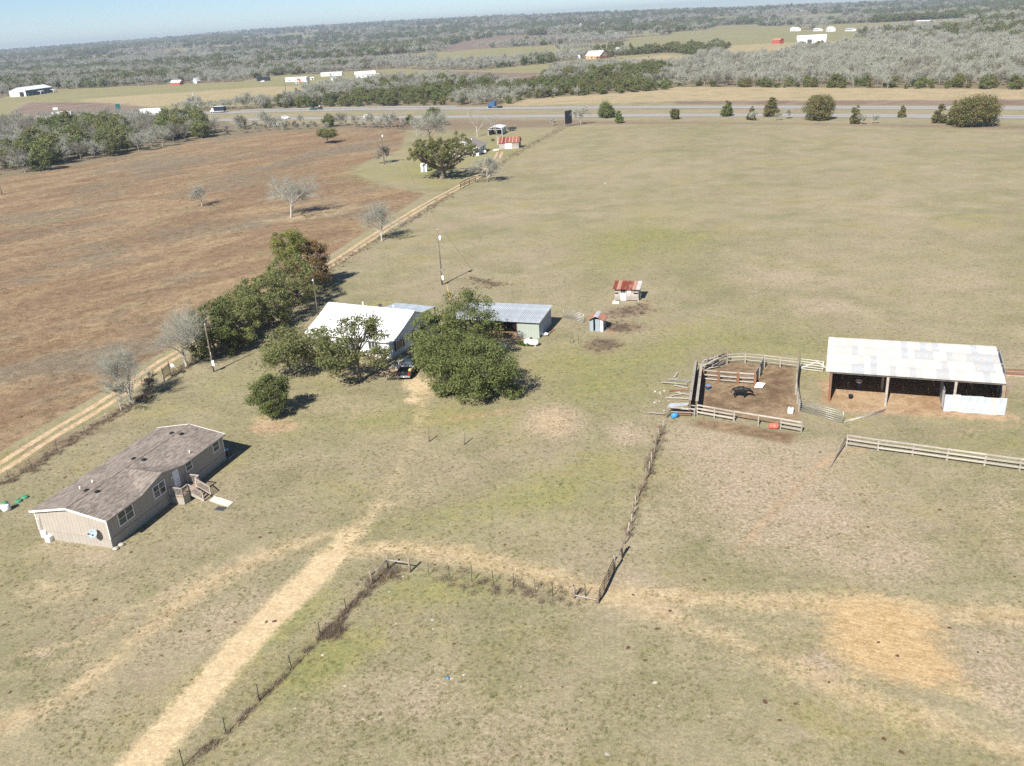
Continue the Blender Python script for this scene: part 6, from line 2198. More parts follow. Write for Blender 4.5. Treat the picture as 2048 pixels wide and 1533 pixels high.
for i in range(16):
    px, py = rg.uniform(1308, 1372), rg.uniform(780, 828)
    s = rg.uniform(.07, .17)
    o = MB().lathe([(.3 * s, 0), (1.0 * s, .2 * s), (.9 * s, .7 * s), (.1 * s, s)], 6, smooth=False).build('rubble_lump', M['stone' if i % 3 else 'white_plastic'], None, site(px, py), i)
    tag(o, 'small pale lump of rubble among the junk boards outside the chute', 'rubble', 'rubble lumps by the chute')

# ------------------------------------------------------------------ the farmstead at the middle distance


def gable_house(name, label, cat, A, B, depth, eave, ridge, wall, roof, over=.35, loc_rz=None, L=None, sheets=0, group=None):
    """front wall from A to B (ridge parallel to it), running back by depth"""
    rz = loc_rz if loc_rz is not None else math.atan2(B.y - A.y, B.x - A.x)
    L = L or (B - A).length
    base = Vector((A.x, A.y, min(A.z, float(terrain(A.x, A.y)))))
    o = thing(name, label, cat, base, rz, group)
    w_ = MB().box(0, L, 0, .15, 0, eave).box(0, L, depth - .15, depth, 0, eave).box(0, .15, .15, depth - .15, 0, eave).box(L - .15, L, .15, depth - .15, 0, eave)
    w_.prism([(0, eave), (depth, eave), (depth / 2, ridge - .04)], 'x', 0, .15).prism([(0, eave), (depth, eave), (depth / 2, ridge - .04)], 'x', L - .15, L)
    w_.build('wall', M[wall], o)
    dz_ = (ridge - eave) / (depth / 2) * over
    zf_ = eave - dz_ + .06
    if sheets:
        rr_ = None
        for i in range(sheets):
            wS = (L + 2 * over) / sheets
            m = MB()
            x0_ = -over + i * wS
            m.slab([(x0_, -over, zf_), (x0_ + wS * .99, -over, zf_), (x0_ + wS * .99, depth / 2, ridge + .06), (x0_, depth / 2, ridge + .06)], .04)
            sh_o = m.build('roof_sheet', M[roof], o)
            MB().beam((x0_ + wS * .06, -over, zf_ + .03), (x0_ + wS * .06, depth / 2, ridge + .09), .22, .06).build('seam', M['rust_seam'], sh_o)
        MB().slab([(-over, depth / 2, ridge + .06), (L + over, depth / 2, ridge + .06), (L + over, depth + over, zf_), (-over, depth + over, zf_)], .05).build('rear_roof', M[roof], o)
    else:
        MB().slab([(-over, -over, zf_), (L + over, -over, zf_), (L + over, depth / 2, ridge + .06), (-over, depth / 2, ridge + .06)], .1).slab([(-over, depth / 2, ridge + .06), (L + over, depth / 2, ridge + .06), (L + over, depth + over, zf_), (-over, depth + over, zf_)], .1).build('roof', M[roof], o)
    return o, L


rA, rB = site(957.7, 311.7), site(978.8, 296.8)
dirv = (rB - rA).normalized()
rz_h = math.atan2(dirv.y, dirv.x)
gh, gL = gable_house('grey_roofed_house', 'white house with grey shingle roof behind the huge live oak', 'house', rA, rB, 10.5, 2.7, 4.9, 'white_wall', 'grey_shingle', .5, rz_h, 12.5)
# the long wall facing right is the front here: flip so that it extends to the left of the wall line
gh.location = rA
window_part(gh, 1.2, 2.6, 1.0, 2.2, 0, 2, 1)
window_part(gh, 5.0, 6.3, 1.0, 2.2, 0, 2, 1)
MB().box(8.2, 9.2, -.06, .02, .1, 2.3).build('door', M['dark_grey'], gh)
window_x(gh, 2.0, 3.8, 1.0, 2.2, 0, 2, nrm=-1)
window_x(gh, 6.6, 8.2, 1.0, 2.2, 0, 2, nrm=-1)
fa = MB()
for s in (0,):
    fa.beam((-.52, -.5, 2.5), (-.52, 5.25, 4.9), .05, .28).beam((-.52, 5.25, 4.9), (-.52, 11.0, 2.5), .05, .28)
fa.build('fascia', M['trim_white'], gh)
for u, v in ((4.0, 3.4), (8.0, 4.0)):
    z = 2.7 + 2.2 * v / 5.25
    MB().cyl((u, v, z - .1), (u, v, z + .6), .12, n=7).build('vent_pipe', M['white_plastic'], gh)
MB().box(12.6, 15.4, .3, 5.5, 0, .12).build('patio', M['concrete'], gh)
ch, cl_ = gable_house('rusty_roofed_shed', 'grey plank shed with striped rust-red tin roof by the fence', 'shed', site(998.6, 298.6), site(1037.7, 297.2), 5.2, 2.3, 3.9, 'plank_grey', 'rust_roof', .35, None, None, 6)
MB().box(2.2, 4.7, -.08, -.02, .05, 2.0).build('door', M['white_paint'], ch)
for k in range(8):
    MB().box(.02, 2.15, -.03, -.005, .12 + k * .26, .34 + k * .26).build('plank', M['plank_grey'], ch)
    MB().box(4.75, cl_ - .02, -.03, -.005, .12 + k * .26, .34 + k * .26).build('plank', M['plank_grey'], ch)
gw = tag(MB().slab([(-1.2, -2.2, .03), (1.2, -1.4, .03), (2.6, 3.0, .03), (.4, 3.4, .03)], .03).build('concrete_path', M['concrete'], None, site(989, 301), .2), 'pale path between the grey-roofed house and rusty-roofed shed', 'path')
# metal carport
kA, kB = site(977, 271.5), site(1004.3, 270.5)
k_rz = math.atan2(kB.y - kA.y, kB.x - kA.x)
kw = (kB - kA).length
cpn = thing('metal_carport', 'white metal carport with rounded roof and open front by the bare trees', 'carport', kA, k_rz)
arch = [(0, 2.3), (.25, 2.75), (kw * .28, 3.1), (kw * .5, 3.3), (kw * .72, 3.1), (kw - .25, 2.75), (kw, 2.3)]
m = MB()
for (xa, za), (xb, zb_) in zip(arch[:-1], arch[1:]):
    m.slab([(xa, 0, za), (xb, 0, zb_), (xb, 9.5, zb_), (xa, 9.5, za)], .06)
m.build('roof', M['pale_far_roof'], cpn)
MB().box(kw - .05, kw, 0.02, 9.5, .05, 2.35).build('side_wall', M['shed_wall'], cpn)
MB().box(0, .05, 0.02, 9.5, .05, 2.35).build('side_wall', M['shed_wall'], cpn)
MB().box(.05, kw - .05, 9.4, 9.46, .05, 2.9).build('rear_wall', M['shed_wall'], cpn)
for x in (.0, kw):
    MB().box(x - .06, x + .06, -.06, .06, 0, 2.4).build('post', M['white_paint'], cpn)
MB().beam((0, -.03, 2.32), (kw, -.03, 2.32), .05, .12).build('front_frame', M['white_paint'], cpn)
tr_ = thing('utility_trailer', 'grey utility trailer parked behind the metal carport', 'trailer', site(1024, 262), k_rz + .8)
MB().box(-1.8, 1.8, -.9, .9, .6, .7).box(-1.8, 1.8, -.9, -.85, .7, 1.5).box(-1.8, 1.8, .85, .9, .7, 1.5).box(-1.8, -1.75, -.85, .85, .7, 1.5).build('bed', M['dark_grey'], tr_)
for y in (-.95, .95):
    wheel(tr_, -.2, y, .36, .2)
wsd, wl_ = gable_house('white_shed', 'tiny white shed under the left edge of the huge live oak', 'shed', site(842.5, 344.5), site(854, 344), 2.0, 2.0, 2.5, 'white_paint', 'white_metal', .12)
MB().box(.5, 1.3, -.05, -.01, .05, 1.8).build('door', M['blue_wall'], wsd)
tk = thing('white_cart', 'white cart standing by the shaded wall of the grey-roofed house', 'cart', site(967, 308), .3)
MB().box(-.9, .9, -.5, .5, .4, 1.1).build('box', M['white_plastic'], tk)
for x in (-.6, .6):
    wheel(tk, x, -.5, .25, .12)
    wheel(tk, x, .5, .25, .12)
sh_ = thing('dark_shrub', 'small dark shrub left of the trunk before the carport', 'shrub', site(986, 283), 0)
rgl = np.random.default_rng(77)
V_, F_ = leaf_quads(rgl, np.array([[0, 0, .7], [.4, .2, .5], [-.4, .1, .5]]), np.array([.7, .5, .5]), 70, .2)
obj_from_mesh('foliage', raw_mesh('foliage', V_, F_, M['leaf_dark']), sh_)
# billboard seen from behind
bA, bB = site(1130.5, 255), site(1144.5, 251.5)
bb = thing('billboard', 'dark slatted back of a tall billboard where the pasture fence meets the highway', 'billboard', bA, R(48))
bw = 4.9
for i in range(4):
    MB().box(i * bw / 4 + .05, (i + 1) * bw / 4 - .12, -.06, .06, 1.3, 6.6).build('panel', M['box_dark'], bb)
    MB().box(i * bw / 4 + .5, i * bw / 4 + .72, .1, .32, -.2, 6.4).build('post', M['post_wood'], bb)
MB().box(-.05, bw + .05, .08, .12, 1.2, 1.4).box(-.05, bw + .05, .08, .12, 6.3, 6.5).build('crossbeam', M['plank_grey'], bb)

# ------------------------------------------------------------------ highway: guard rail, signs, lamps, vehicles


def along(line, px):
    """point and heading on a carriageway at a photo column"""
    a, b, _ = project(np.stack([line[:, 0], line[:, 1], np.zeros(len(line))], 1))
    i = int(np.clip(np.searchsorted(a, px), 1, len(a) - 1))
    t = (px - a[i - 1]) / (a[i] - a[i - 1])
    p = line[i - 1] + (line[i] - line[i - 1]) * t
    d = line[i] - line[i - 1]
    return Vector((p[0], p[1], .07)), math.atan2(d[1], d[0])


grl = thing('guard_rail', 'long steel guard rail on the far edge of the highway before the tree belt', 'guard rail', along(HW_FAR, 470)[0], 0)
pr = None
gpts = []
for px in range(470, 905, 12):
    p, a = along(HW_FAR, px)
    p = p + Vector((-math.sin(a), math.cos(a), 0)) * 6.6
    gpts.append(p)
gm = MB().box(-.08, .08, -.08, .08, -.1, .75).mesh('post', M['steel'])
for p, q in zip(gpts[:-1], gpts[1:]):
    MB().beam(p - grl.location + Vector((0, 0, .6)), q - grl.location + Vector((0, 0, .6)), .08, .32).build('rail', M['steel'], grl)
    part_copy(gm, 'post', grl, p - grl.location)


def sign(px, py, w, h, z, label, mat, yaw=0.0, posts=2):
    o = thing('road_sign', label, 'sign', site(px, py), yaw)
    MB().box(-w / 2, w / 2, -.04, .04, z, z + h).build('panel', M[mat], o)
    for x in ((-w / 3, w / 3) if posts == 2 else (0,)):
        MB().box(x - .08, x + .08, .05, .2, 0, z + h * .9).build('post', M['steel'], o)
    return o


sign(239, 229, 2.9, 4.2, 2.4, 'tall green road sign on the verge left of the white trailer truck', 'sign_green', R(28))
sign(113, 229, 3.2, 1.9, 2.8, 'white road sign above the left-hand white truck', 'white_paint', R(28))
sign(35, 247, 1.5, 1.6, 1.4, 'small white road sign at the left end of the highway', 'white_paint', R(28), 1)
o = thing('street_lamp', 'tall pale lamp pole on the meadow side of the highway', 'lamp', site(389, 212), 0)
MB().cyl((0, 0, 0), (0, 0, 9.6), .16, .1, 8).build('pole', M['steel'], o)
MB().beam((0, 0, 9.5), (1.4, -.3, 9.8), .1, .1).box(1.2, 1.9, -.45, -.1, 9.72, 9.86).build('lamp_arm', M['steel'], o)


def semi(line, px, off, label, box='white_metal', L=13.5, cab='white_paint'):
    p, a = along(line, px)
    p += Vector((-math.sin(a), math.cos(a), 0)) * off
    o = thing('trailer_truck', label, 'truck', p, a + math.pi)      # nose towards the left of the photo
    MB().box(-L / 2, L / 2, -1.25, 1.25, 1.15, 4.0).build('trailer_box', M[box], o)
    MB().box(-L / 2, L / 2, -.5, .5, .95, 1.13).build('trailer_frame', M['dark_grey'], o)
    MB().box(-L / 2 - .05, -L / 2 - .003, -1.2, 1.2, 1.2, 3.95).build('rear_door', M['blue_wall'], o)
    x0_ = L / 2 + .6
    c = MB()
    c.prism([(x0_, .7), (x0_ + 4.6, .7), (x0_ + 4.6, 1.75), (x0_ + 2.5, 1.95), (x0_ + 2.0, 3.0), (x0_ + 1.4, 3.9), (x0_, 3.75)], 'y', -1.15, 1.15)
    c.build('cab', M[cab], o)
    MB().add([(x0_ + 2.49, -1.0, 2.02), (x0_ + 2.49, 1.0, 2.02), (x0_ + 2.06, .95, 2.95), (x0_ + 2.06, -.95, 2.95)], [(0, 1, 2, 3)]).build('windscreen', M['glass'], o)
    MB().box(x0_ - 1.2, x0_, -.45, .45, .75, 1.0).build('chassis', M['dark_grey'], o)
    for x in (-L / 2 + 1.2, -L / 2 + 2.5, L / 2 - .4, L / 2 - 1.7, x0_ + 3.7):
        for y in (-1.0, 1.0):
            wheel(o, x, y, .52, .35)
    return o


semi(HW_FAR, 304, 1.6, 'white trailer truck on the far carriageway, behind the bare trees')
semi(HW_FAR, 126, 1.6, 'white trailer truck at the far left, half hidden by the wood')


def box_truck(line, px, off, label):
    p, a = along(line, px)
    p += Vector((-math.sin(a), math.cos(a), 0)) * off
    o = thing('box_truck', label, 'truck', p, a + math.pi)
    MB().box(-5.2, 2.6, -1.25, 1.25, 1.0, 3.75).build('cargo_box', M['box_dark'], o)
    MB().box(-5.25, 2.65, -1.27, 1.27, 3.76, 3.86).build('box_roof', M['white_metal'], o)
    MB().box(-5.2, 2.6, -1.27, 1.27, .82, .99).build('side_skirt', M['white_metal'], o)
    MB().prism([(2.75, .5), (5.4, .5), (5.4, 1.5), (4.3, 1.75), (3.8, 2.7), (2.75, 2.8)], 'y', -1.05, 1.05).build('cab', M['white_paint'], o)
    MB().add([(4.29, -.9, 1.8), (4.29, .9, 1.8), (3.86, .85, 2.62), (3.86, -.85, 2.62)], [(0, 1, 2, 3)]).build('windscreen', M['glass'], o)
    for x in (-3.4, 4.4):
        for y in (-1.0, 1.0):
            wheel(o, x, y, .48, .34)
    return o


box_truck(HW_FAR, 434, 1.6, 'dark blue box truck with white cab on the far carriageway')


def car(line, px, off, label, paint, rev=False, kind_='suv'):
    p, a = along(line, px)
    p += Vector((-math.sin(a), math.cos(a), 0)) * off
    o = thing('car' if kind_ == 'suv' else 'pickup_truck', label, 'car' if kind_ == 'suv' else 'truck', p, a + (math.pi if rev else 0))
    MB().prism([(-2.3, .35), (2.3, .35), (2.35, .8), (1.2, 1.0), (-2.3, 1.05)], 'y', -.9, .9).build('body', M[paint], o)
    tp_ = [(-2.2, 1.05), (1.15, 1.0), (.45, 1.62), (-1.9, 1.65)] if kind_ == 'suv' else [(-.4, 1.05), (1.25, 1.0), (.7, 1.75), (-.25, 1.75)]
    MB().prism(tp_, 'y', -.78, .78).build('roof', M[paint], o)
    g = MB()
    for s in (-1, 1):
        x0_, x1_ = (-1.95, .75) if kind_ == 'suv' else (-.25, .9)
        g.box(x0_, x1_, s * .785 - .008, s * .785 + .008, 1.1, 1.5)
    g.build('side_windows', M['glass'], o)
    for x in (-1.4, 1.45):
        for y in (-.8, .8):
            wheel(o, x, y, .35, .24)
    return o


car(HW_NEAR, 575, -1.6, 'white car on the near carriageway among bare brush', 'white_paint')
car(HW_NEAR, 740, -1.6, 'white car on the near carriageway left of the big bare tree', 'white_paint')
c_ = car(HW_FAR, 624, 1.6, 'dark green pickup towing a small load on the far carriageway', 'car_green', True, 'pickup')
MB().box(-6.2, -3.0, -.9, .9, .55, 1.0).box(-5.8, -4.0, -.6, .6, 1.0, 1.9).build('towed_load', M['black'], c_)
MB().box(-5.2, -4.4, -.4, .4, 1.9, 2.3).build('load_top', M['white_plastic'], c_)
car(HW_FAR, 309, -1.7, 'white pickup passing the white trailer truck', 'white_paint', True, 'pickup')
p, a = along(HW_FAR, 984)
p += Vector((-math.sin(a), math.cos(a), 0)) * 1.6
o = thing('truck_tractor', 'blue truck tractor without trailer on the far carriageway', 'truck', p, a + math.pi)
MB().prism([(-1.4, .8), (3.0, .8), (3.0, 1.9), (1.5, 2.1), (1.0, 3.0), (.3, 3.7), (-1.4, 3.5)], 'y', -1.15, 1.15).build('cab', M['truck_blue'], o)
MB().add([(1.5, -1.0, 2.16), (1.5, 1.0, 2.16), (1.06, .95, 2.95), (1.06, -.95, 2.95)], [(0, 1, 2, 3)]).build('windscreen', M['glass'], o)
MB().box(-5.2, -1.4, -.45, .45, .75, 1.0).build('chassis', M['dark_grey'], o)
MB().box(2.95, 3.1, -1.1, 1.1, .4, .8).build('bumper', M['white_metal'], o)
for x in (-4.6, -3.3, 2.1):
    for y in (-1.0, 1.0):
        wheel(o, x, y, .52, .4)

# ------------------------------------------------------------------ distant buildings


def far_building(name, label, cat, pa, pb, depth, eave, ridge, wall, roof, nwin=0, door=None, group=None, over=.5):
    A_, B_ = site(*pa), site(*pb)
    o, L = gable_house(name, label, cat, A_, B_, depth, eave, ridge, wall, roof, over, group=group)
    for i in range(nwin):
        x = L * (i + .7) / (nwin + .4)
        w_ = MB().box(x - .7, x + .7, -.06, -.01, .9, 2.0).build('window', M['glass'], o)
        MB().box(x - .8, x + .8, -.1, -.01, .78, .9).build('sill', M['trim_white'], w_)
    if door:
        MB().box(L * door[0], L * door[0] + door[1], -.07, -.01, .05, door[2]).build('door', M[door[3]], o)
    return o, L


mbn, mL = far_building('metal_barn', 'dark teal metal barn with pale roof at the far left of the meadow', 'barn', (53, 193), (106, 185), 17, 5.6, 8.4, 'dark_wall', 'pale_far_roof', 3, (.06, 1.2, 2.4, 'white_paint'))
MB().prism([(0.02, 0), (16.98, 0), (16.98, 5.6), (8.5, 8.3), (0.02, 5.6)], 'x', -.12, -.02).build('end_cladding', M['white_wall'], mbn)
MB().box(-.2, -.125, 2.0, 6.5, 0, 4.2).build('doorway_plate', M['black'], mbn)  # black plate laid over the cladding, nothing cut behind it
MB().box(-.2, -.125, 9.0, 14.0, 0, 4.4).build('roller_door', M['white_metal'], mbn)
for x0_ in (mL * .38, mL * .86):
    a_ = MB().slab([(x0_, -4.5, 3.1), (x0_ + 7, -4.5, 3.1), (x0_ + 7, -.2, 3.6), (x0_, -.2, 3.6)], .15).build('awning', M['pale_far_roof'], mbn)
    for q in (.4, 6.6):
        MB().box(x0_ + q - .15, x0_ + q + .15, -4.4, -4.1, 0, 3.0).build('post', M['white_paint'], a_)
far_building('red_shed', 'small red shed with whitish roof at the left edge of the wood', 'shed', (342, 170.5), (360, 170), 6, 2.6, 4.6, 'red_barn', 'pale_far_roof', 1)
far_building('white_hut', 'white hut with a steep roof beside the dark evergreens', 'hut', (394, 167), (402, 166), 5, 2.4, 5.6, 'white_wall', 'white_metal', 1)
far_building('tarp_shed', 'dark blue shed behind a white pickup in the meadow', 'shed', (514, 163), (537, 162), 5, 3.2, 3.7, 'box_dark', 'box_dark', 0, (.2, 3, 2.4, 'black'))
A_ = site(526, 164.5)
o = car(HW_FAR, 620, 0, 'white pickup parked before the dark blue shed in the meadow', 'white_paint', False, 'pickup')
o.location = A_
tv, tL = far_building('mobile_trailer', 'long white trailer home with a brown door in the meadow', 'trailer', (571, 164.5), (613, 163), 5, 3.6, 4.1, 'white_wall', 'pale_far_roof', 3, (.55, 4.5, 2.6, 'red_barn'))
tv2, tL = far_building('mobile_trailer', 'second white trailer home farther back near the evergreen edge', 'trailer', (642, 153.5), (684, 151.5), 5, 3.4, 3.9, 'white_wall', 'pale_far_roof', 4, (.45, 1.4, 2.6, 'dark_grey'))
far_building('white_hut', 'small white box hut between the two trailer homes', 'hut', (622.5, 161), (628, 160.6), 3, 2.4, 2.8, 'white_wall', 'white_metal', 0, (.3, .8, 1.9, 'dark_grey'))
far_building('white_hut', 'white hut below the second trailer home', 'hut', (663, 162), (672, 161.4), 4, 2.8, 3.3, 'white_wall', 'roof_blue', 1)
far_building('white_hut', 'tiny white hut in front of the long trailer home', 'hut', (592.5, 168), (598, 167.6), 3, 2.0, 2.4, 'white_wall', 'white_metal', 0, (.3, .8, 1.7, 'dark_grey'))
far_building('green_hut', 'pale green hut at the right end of the long trailer home', 'hut', (608, 169.3), (615, 169), 3, 2.0, 2.6, 'shed_wall', 'shed_wall', 0, (.3, .9, 1.7, 'dark_grey'))
hm, hL = far_building('white_house', 'white house with pale metal roof among grey trees in the meadow', 'house', (711, 157), (751, 154.5), 9, 3.4, 5.8, 'white_wall', 'pale_far_roof', 4, (.1, 3.2, 2.8, 'white_paint'))
MB().slab([(hL, 0, 3.2), (hL + 5, 0, 2.7), (hL + 5, 6, 2.7), (hL, 6, 3.2)], .15).build('porch_roof', M['white_metal'], hm)
tf, tL = far_building('tan_farmhouse', 'tan farmhouse with a wide white roof above the green field', 'house', (1172, 119), (1200, 118), 14, 4.0, 8.2, 'tan_wall', 'white_metal', 4, (.4, 1.3, 2.6, 'dark_grey'))
df = thing('dark_fence', 'dark red pen fence right of the tan farmhouse', 'fence', site(1192, 119), math.atan2((site(1222, 116.5) - site(1192, 119)).y, (site(1222, 116.5) - site(1192, 119)).x))
dL = (site(1222, 116.5) - site(1192, 119)).length
for i in range(9):
    MB().box(dL * i / 8 - .15, dL * i / 8 + .15, -.15, .15, 0, 2.4).build('post', M['dark_red'], df)
for z in (.6, 1.3, 2.0):
    MB().box(0, dL, -.25, -.16, z, z + .5).build('rail', M['dark_red'], df)
tnk = thing('white_tank', 'upright white tank left of the tan farmhouse', 'tank', site(1158, 120), 0)
MB().lathe([(2.0, 0), (2.0, 3.6), (1.2, 4.6), (.3, 5.0)], 14).build('shell', M['white_paint'], tnk)
MB().lathe([(.3, 5.0), (.35, 5.3), (.05, 5.4)], 8).build('cap', M['dark_grey'], tnk)
far_building('white_hut', 'white shed right of the dark red pen fence', 'hut', (1217, 111.5), (1227, 111), 6, 3.0, 4.0, 'white_wall', 'white_metal', 1)
far_building('white_hut', 'low white shed in the grey wood behind the pen', 'hut', (1230, 103), (1242, 102.5), 8, 3.0, 4.2, 'white_wall', 'white_metal', 1)
lb, lL = far_building('long_barn', 'long white poultry barn on the tan field at the right', 'barn', (1594, 88.5), (1652, 85.5), 16, 5.0, 8.5, 'white_wall', 'pale_far_roof', 6, (.35, 5, 4, 'dark_grey'))
far_building('red_barn', 'small red barn left of the long white barn', 'barn', (1543.5, 88.5), (1559, 88), 9, 4.0, 6.0, 'red_barn', 'coral_sheet', 2)
FARB = [(1586, 63, 12, 9, 7, 'white_wall', 'white_metal', 'white house at the left end of the distant white farm row'), (1632, 63, 11, 6, 5, 'white_wall', 'pale_far_roof', 'low white house second in the distant white farm row'), (1657, 64, 9, 8, 8, 'white_wall', 'white_metal', 'tall white house third in the distant white farm row'),
        (1697, 63, 14, 6, 5, 'white_wall', 'roof_blue', 'grey-roofed house fourth in the distant white farm row'), (1719, 63, 8, 5, 5, 'blue_wall', 'roof_blue', 'bluish house at the right end of the distant white farm row'),
        (1150, 52, 22, 9, 6, 'tan_wall', 'white_metal', 'distant tan house on the bare rise, left of two'), (1207, 50, 12, 9, 7, 'white_wall', 'pale_far_roof', 'distant white house on the bare rise, right of two'), (1235, 69, 24, 11, 4, 'white_wall', 'pale_far_roof', 'distant pale greenhouse right of the bare hill'), (1180, 74, 9, 6, 4, 'white_wall', 'white_metal', 'distant white hut below the bare rise'),
        (588, 89, 10, 7, 4, 'white_wall', 'white_metal', 'distant white hut in the left middle woods'), (494, 100, 16, 9, 5, 'white_wall', 'pale_far_roof', 'distant white-roofed barn in the left woods'), (40, 127, 22, 12, 5, 'plank_grey', 'pale_far_roof', 'distant grey farm roofs at the far left'), (327, 88, 14, 8, 4, 'white_wall', 'white_metal', 'distant white hut near the left skyline'),
        (1375, 35, 10, 7, 5, 'white_wall', 'white_metal', 'distant white house near the skyline, leftmost of the right-hand dots'), (1390, 34, 8, 7, 5, 'white_wall', 'white_metal', 'distant white house near the skyline beside the leftmost dot'), (1602, 23, 12, 9, 5, 'white_wall', 'white_metal', 'distant white house on the right skyline ridge'), (1952, 18, 22, 10, 6, 'white_wall', 'pale_far_roof', 'distant long white barn near the right skyline'),
        (1845, 46, 30, 9, 4, 'tan_wall', 'white_metal', 'distant pale barns in the clearing at the upper right'), (1745, 14, 12, 8, 5, 'white_wall', 'white_metal', 'distant white house upper right, near the top edge'), (1470, 18, 10, 8, 5, 'white_wall', 'white_metal', 'distant white speck of a house on the skyline'), (908, 47, 10, 8, 12, 'white_wall', 'white_metal', 'distant pale tower block on the middle skyline'), (1715, 36, 8, 8, 5, 'white_wall', 'white_metal', 'distant white house among dark trees at the upper right')]
for px, py, w_, dp, ht, wm, rm, lab in FARB:
    far_building('distant_house', lab, 'house', (px - w_ / 2, py), (px + w_ / 2, py), max(7, dp), ht * .6, ht * .9, wm, rm, 2)
for i, (px, py) in enumerate([(1243, 119.5), (1250, 121), (1272, 122.5), (1277, 122.8), (1297, 116), (1230, 117), (1296, 122)]):
    o = obj_from_mesh('cow', COW)
    o.location = site(px, py)
    o.rotation_euler = (0, 0, i * 1.3)
    tag(o, 'tiny dark cow grazing the distant green field by the tan farmhouse', 'cow', 'distant cows by the tan farmhouse')

# ------------------------------------------------------------------ stones, dung, weeds
rg = np.random.default_rng(17)


def rock_mesh(seed, mat, flat=.6):
    r_ = np.random.default_rng(seed)
    m = MB()
    n = 8
    prof = [(.25, 0), (1.0, .12), (.95, .5), (.55, .85), (.1, 1.0)]
    m.lathe([(r * r_.uniform(.85, 1.15), h * flat) for r, h in prof], n, smooth=False)
    m.v = [(x * r_.uniform(.8, 1.2), y * r_.uniform(.8, 1.2), z) for x, y, z in m.v]
    return m.mesh('stone', M[mat])


RK = [rock_mesh(s, 'stone', .45) for s in range(4)]
DG = [rock_mesh(10 + s, 'dung', .28) for s in range(3)]
st = [(778, 1184), (795, 1194), (789, 1203), (772, 1230), (792, 1248), (781, 1266), (590, 1417), (682, 1440), (752, 1295), (753, 1308), (684, 1357), (690, 1372), (715, 1371), (755, 1385), (726, 1438), (1043, 1374), (630, 1402), (635, 1398), (605, 1455), (618, 1468), (761, 1434), (866, 1258), (890, 1276), (868, 1255), (1020, 1215), (710, 1346), (865, 1240), (903, 1357), (928, 1350), (935, 1435), (808, 1502), (645, 1310), (1042, 1462), (1118, 1260), (820, 1150), (806, 1153), (795, 1150), (1220, 1433), (1215, 1509), (1310, 1365), (1318, 1412), (1485, 1100), (1395, 1198), (1517, 1397), (1210, 367), (1455, 1120), (1535, 1082), (1800, 1137), (1690, 1045), (525, 1292)]
for px, py in st:
    o = part_copy(RK[rg.integers(4)], 'stone', None, site(px, py) - Vector((0, 0, .03)), (0, 0, rg.uniform(0, 6)))
    s = rg.uniform(.06, .15) if py > 400 else .4
    o.scale = (s * rg.uniform(.9, 1.4), s, s)
    tag(o, 'pale limestone lump lying in the lower pasture grass' if py > 400 else 'lone white lump far up in the open pasture', 'stone', 'pale stones in the lower pasture' if py > 400 else None)
dg_ = [(526, 1236), (549, 1243), (533, 1244), (468, 1230), (470, 1245), (360, 1263), (418, 1262), (908, 1288), (1256, 1296), (1291, 1321), (1268, 1391), (1125, 1374), (1134, 1459), (1034, 1511), (660, 1417), (287, 1428), (367, 1373), (383, 1360), (240, 1365), (430, 1110), (520, 1075), (540, 1066), (1409, 1160), (1440, 1055), (1678, 1069), (1736, 1054), (1757, 1285), (1795, 1312), (1899, 1256), (1956, 1305), (1853, 1156), (2029, 1154), (1530, 1404), (1590, 1408), (1560, 1441), (1768, 1478), (1803, 1505), (1658, 1365), (1314, 1258), (1340, 1222), (1266, 1190), (1410, 950), (1375, 905), (1640, 905), (1600, 935), (1485, 945), (870, 1130), (1000, 1065), (1060, 1045), (820, 1060), (1125, 745), (1065, 735), (1170, 750), (1235, 750), (1080, 780), (1055, 765), (1010, 1090), (905, 935), (655, 835), (600, 955), (175, 1178), (190, 1200), (60, 1215), (33, 1172), (8, 1250), (20, 1385), (252, 1330), (262, 1105), (85, 1120), (100, 940), (130, 955), (245, 1020), (520, 900), (560, 905), (1120, 970), (1015, 1160), (1720, 990), (1880, 1020)]
for px, py in dg_:
    o = part_copy(DG[rg.integers(3)], 'dung_pat', None, site(px, py) - Vector((0, 0, .01)), (0, 0, rg.uniform(0, 6)))
    s = rg.uniform(.08, .17)
    o.scale = (s * rg.uniform(.9, 1.5), s, s)
    tag(o, 'dark dried cow pat on the grass', 'cow pat', 'dried cow pats scattered over the pasture')
bc = tag(MB().lathe([(.06, 0), (.09, .02), (.09, .24), (.06, .28), (.03, .32)], 8).build('bottle', M['blue_plastic'], None, site(894, 1355), 0), 'small blue-white bottle lying in the lower pasture', 'bottle')
bc.rotation_euler = (R(80), 0, .4)


# dead weeds along the fences, tufts in the grass
def tuft_mesh(name, seed, mat, n=26, h=.35, spread=.22, w=.012, lean=.5):
    r_ = np.random.default_rng(seed)
    b = np.stack([r_.normal(0, spread * .5, n), r_.normal(0, spread * .5, n), np.zeros(n)], 1)
    tip = b + np.stack([r_.normal(0, lean * h, n), r_.normal(0, lean * h, n), h * r_.uniform(.5, 1.1, n)], 1)
    a = r_.uniform(0, 6.28, n)
    s = np.stack([np.cos(a), np.sin(a), 0 * a], 1) * w
    V_ = np.stack([b - s, b + s, tip], 1).reshape(-1, 3)
    return raw_mesh(name, V_, np.arange(n * 3).reshape(-1, 3), M[mat])


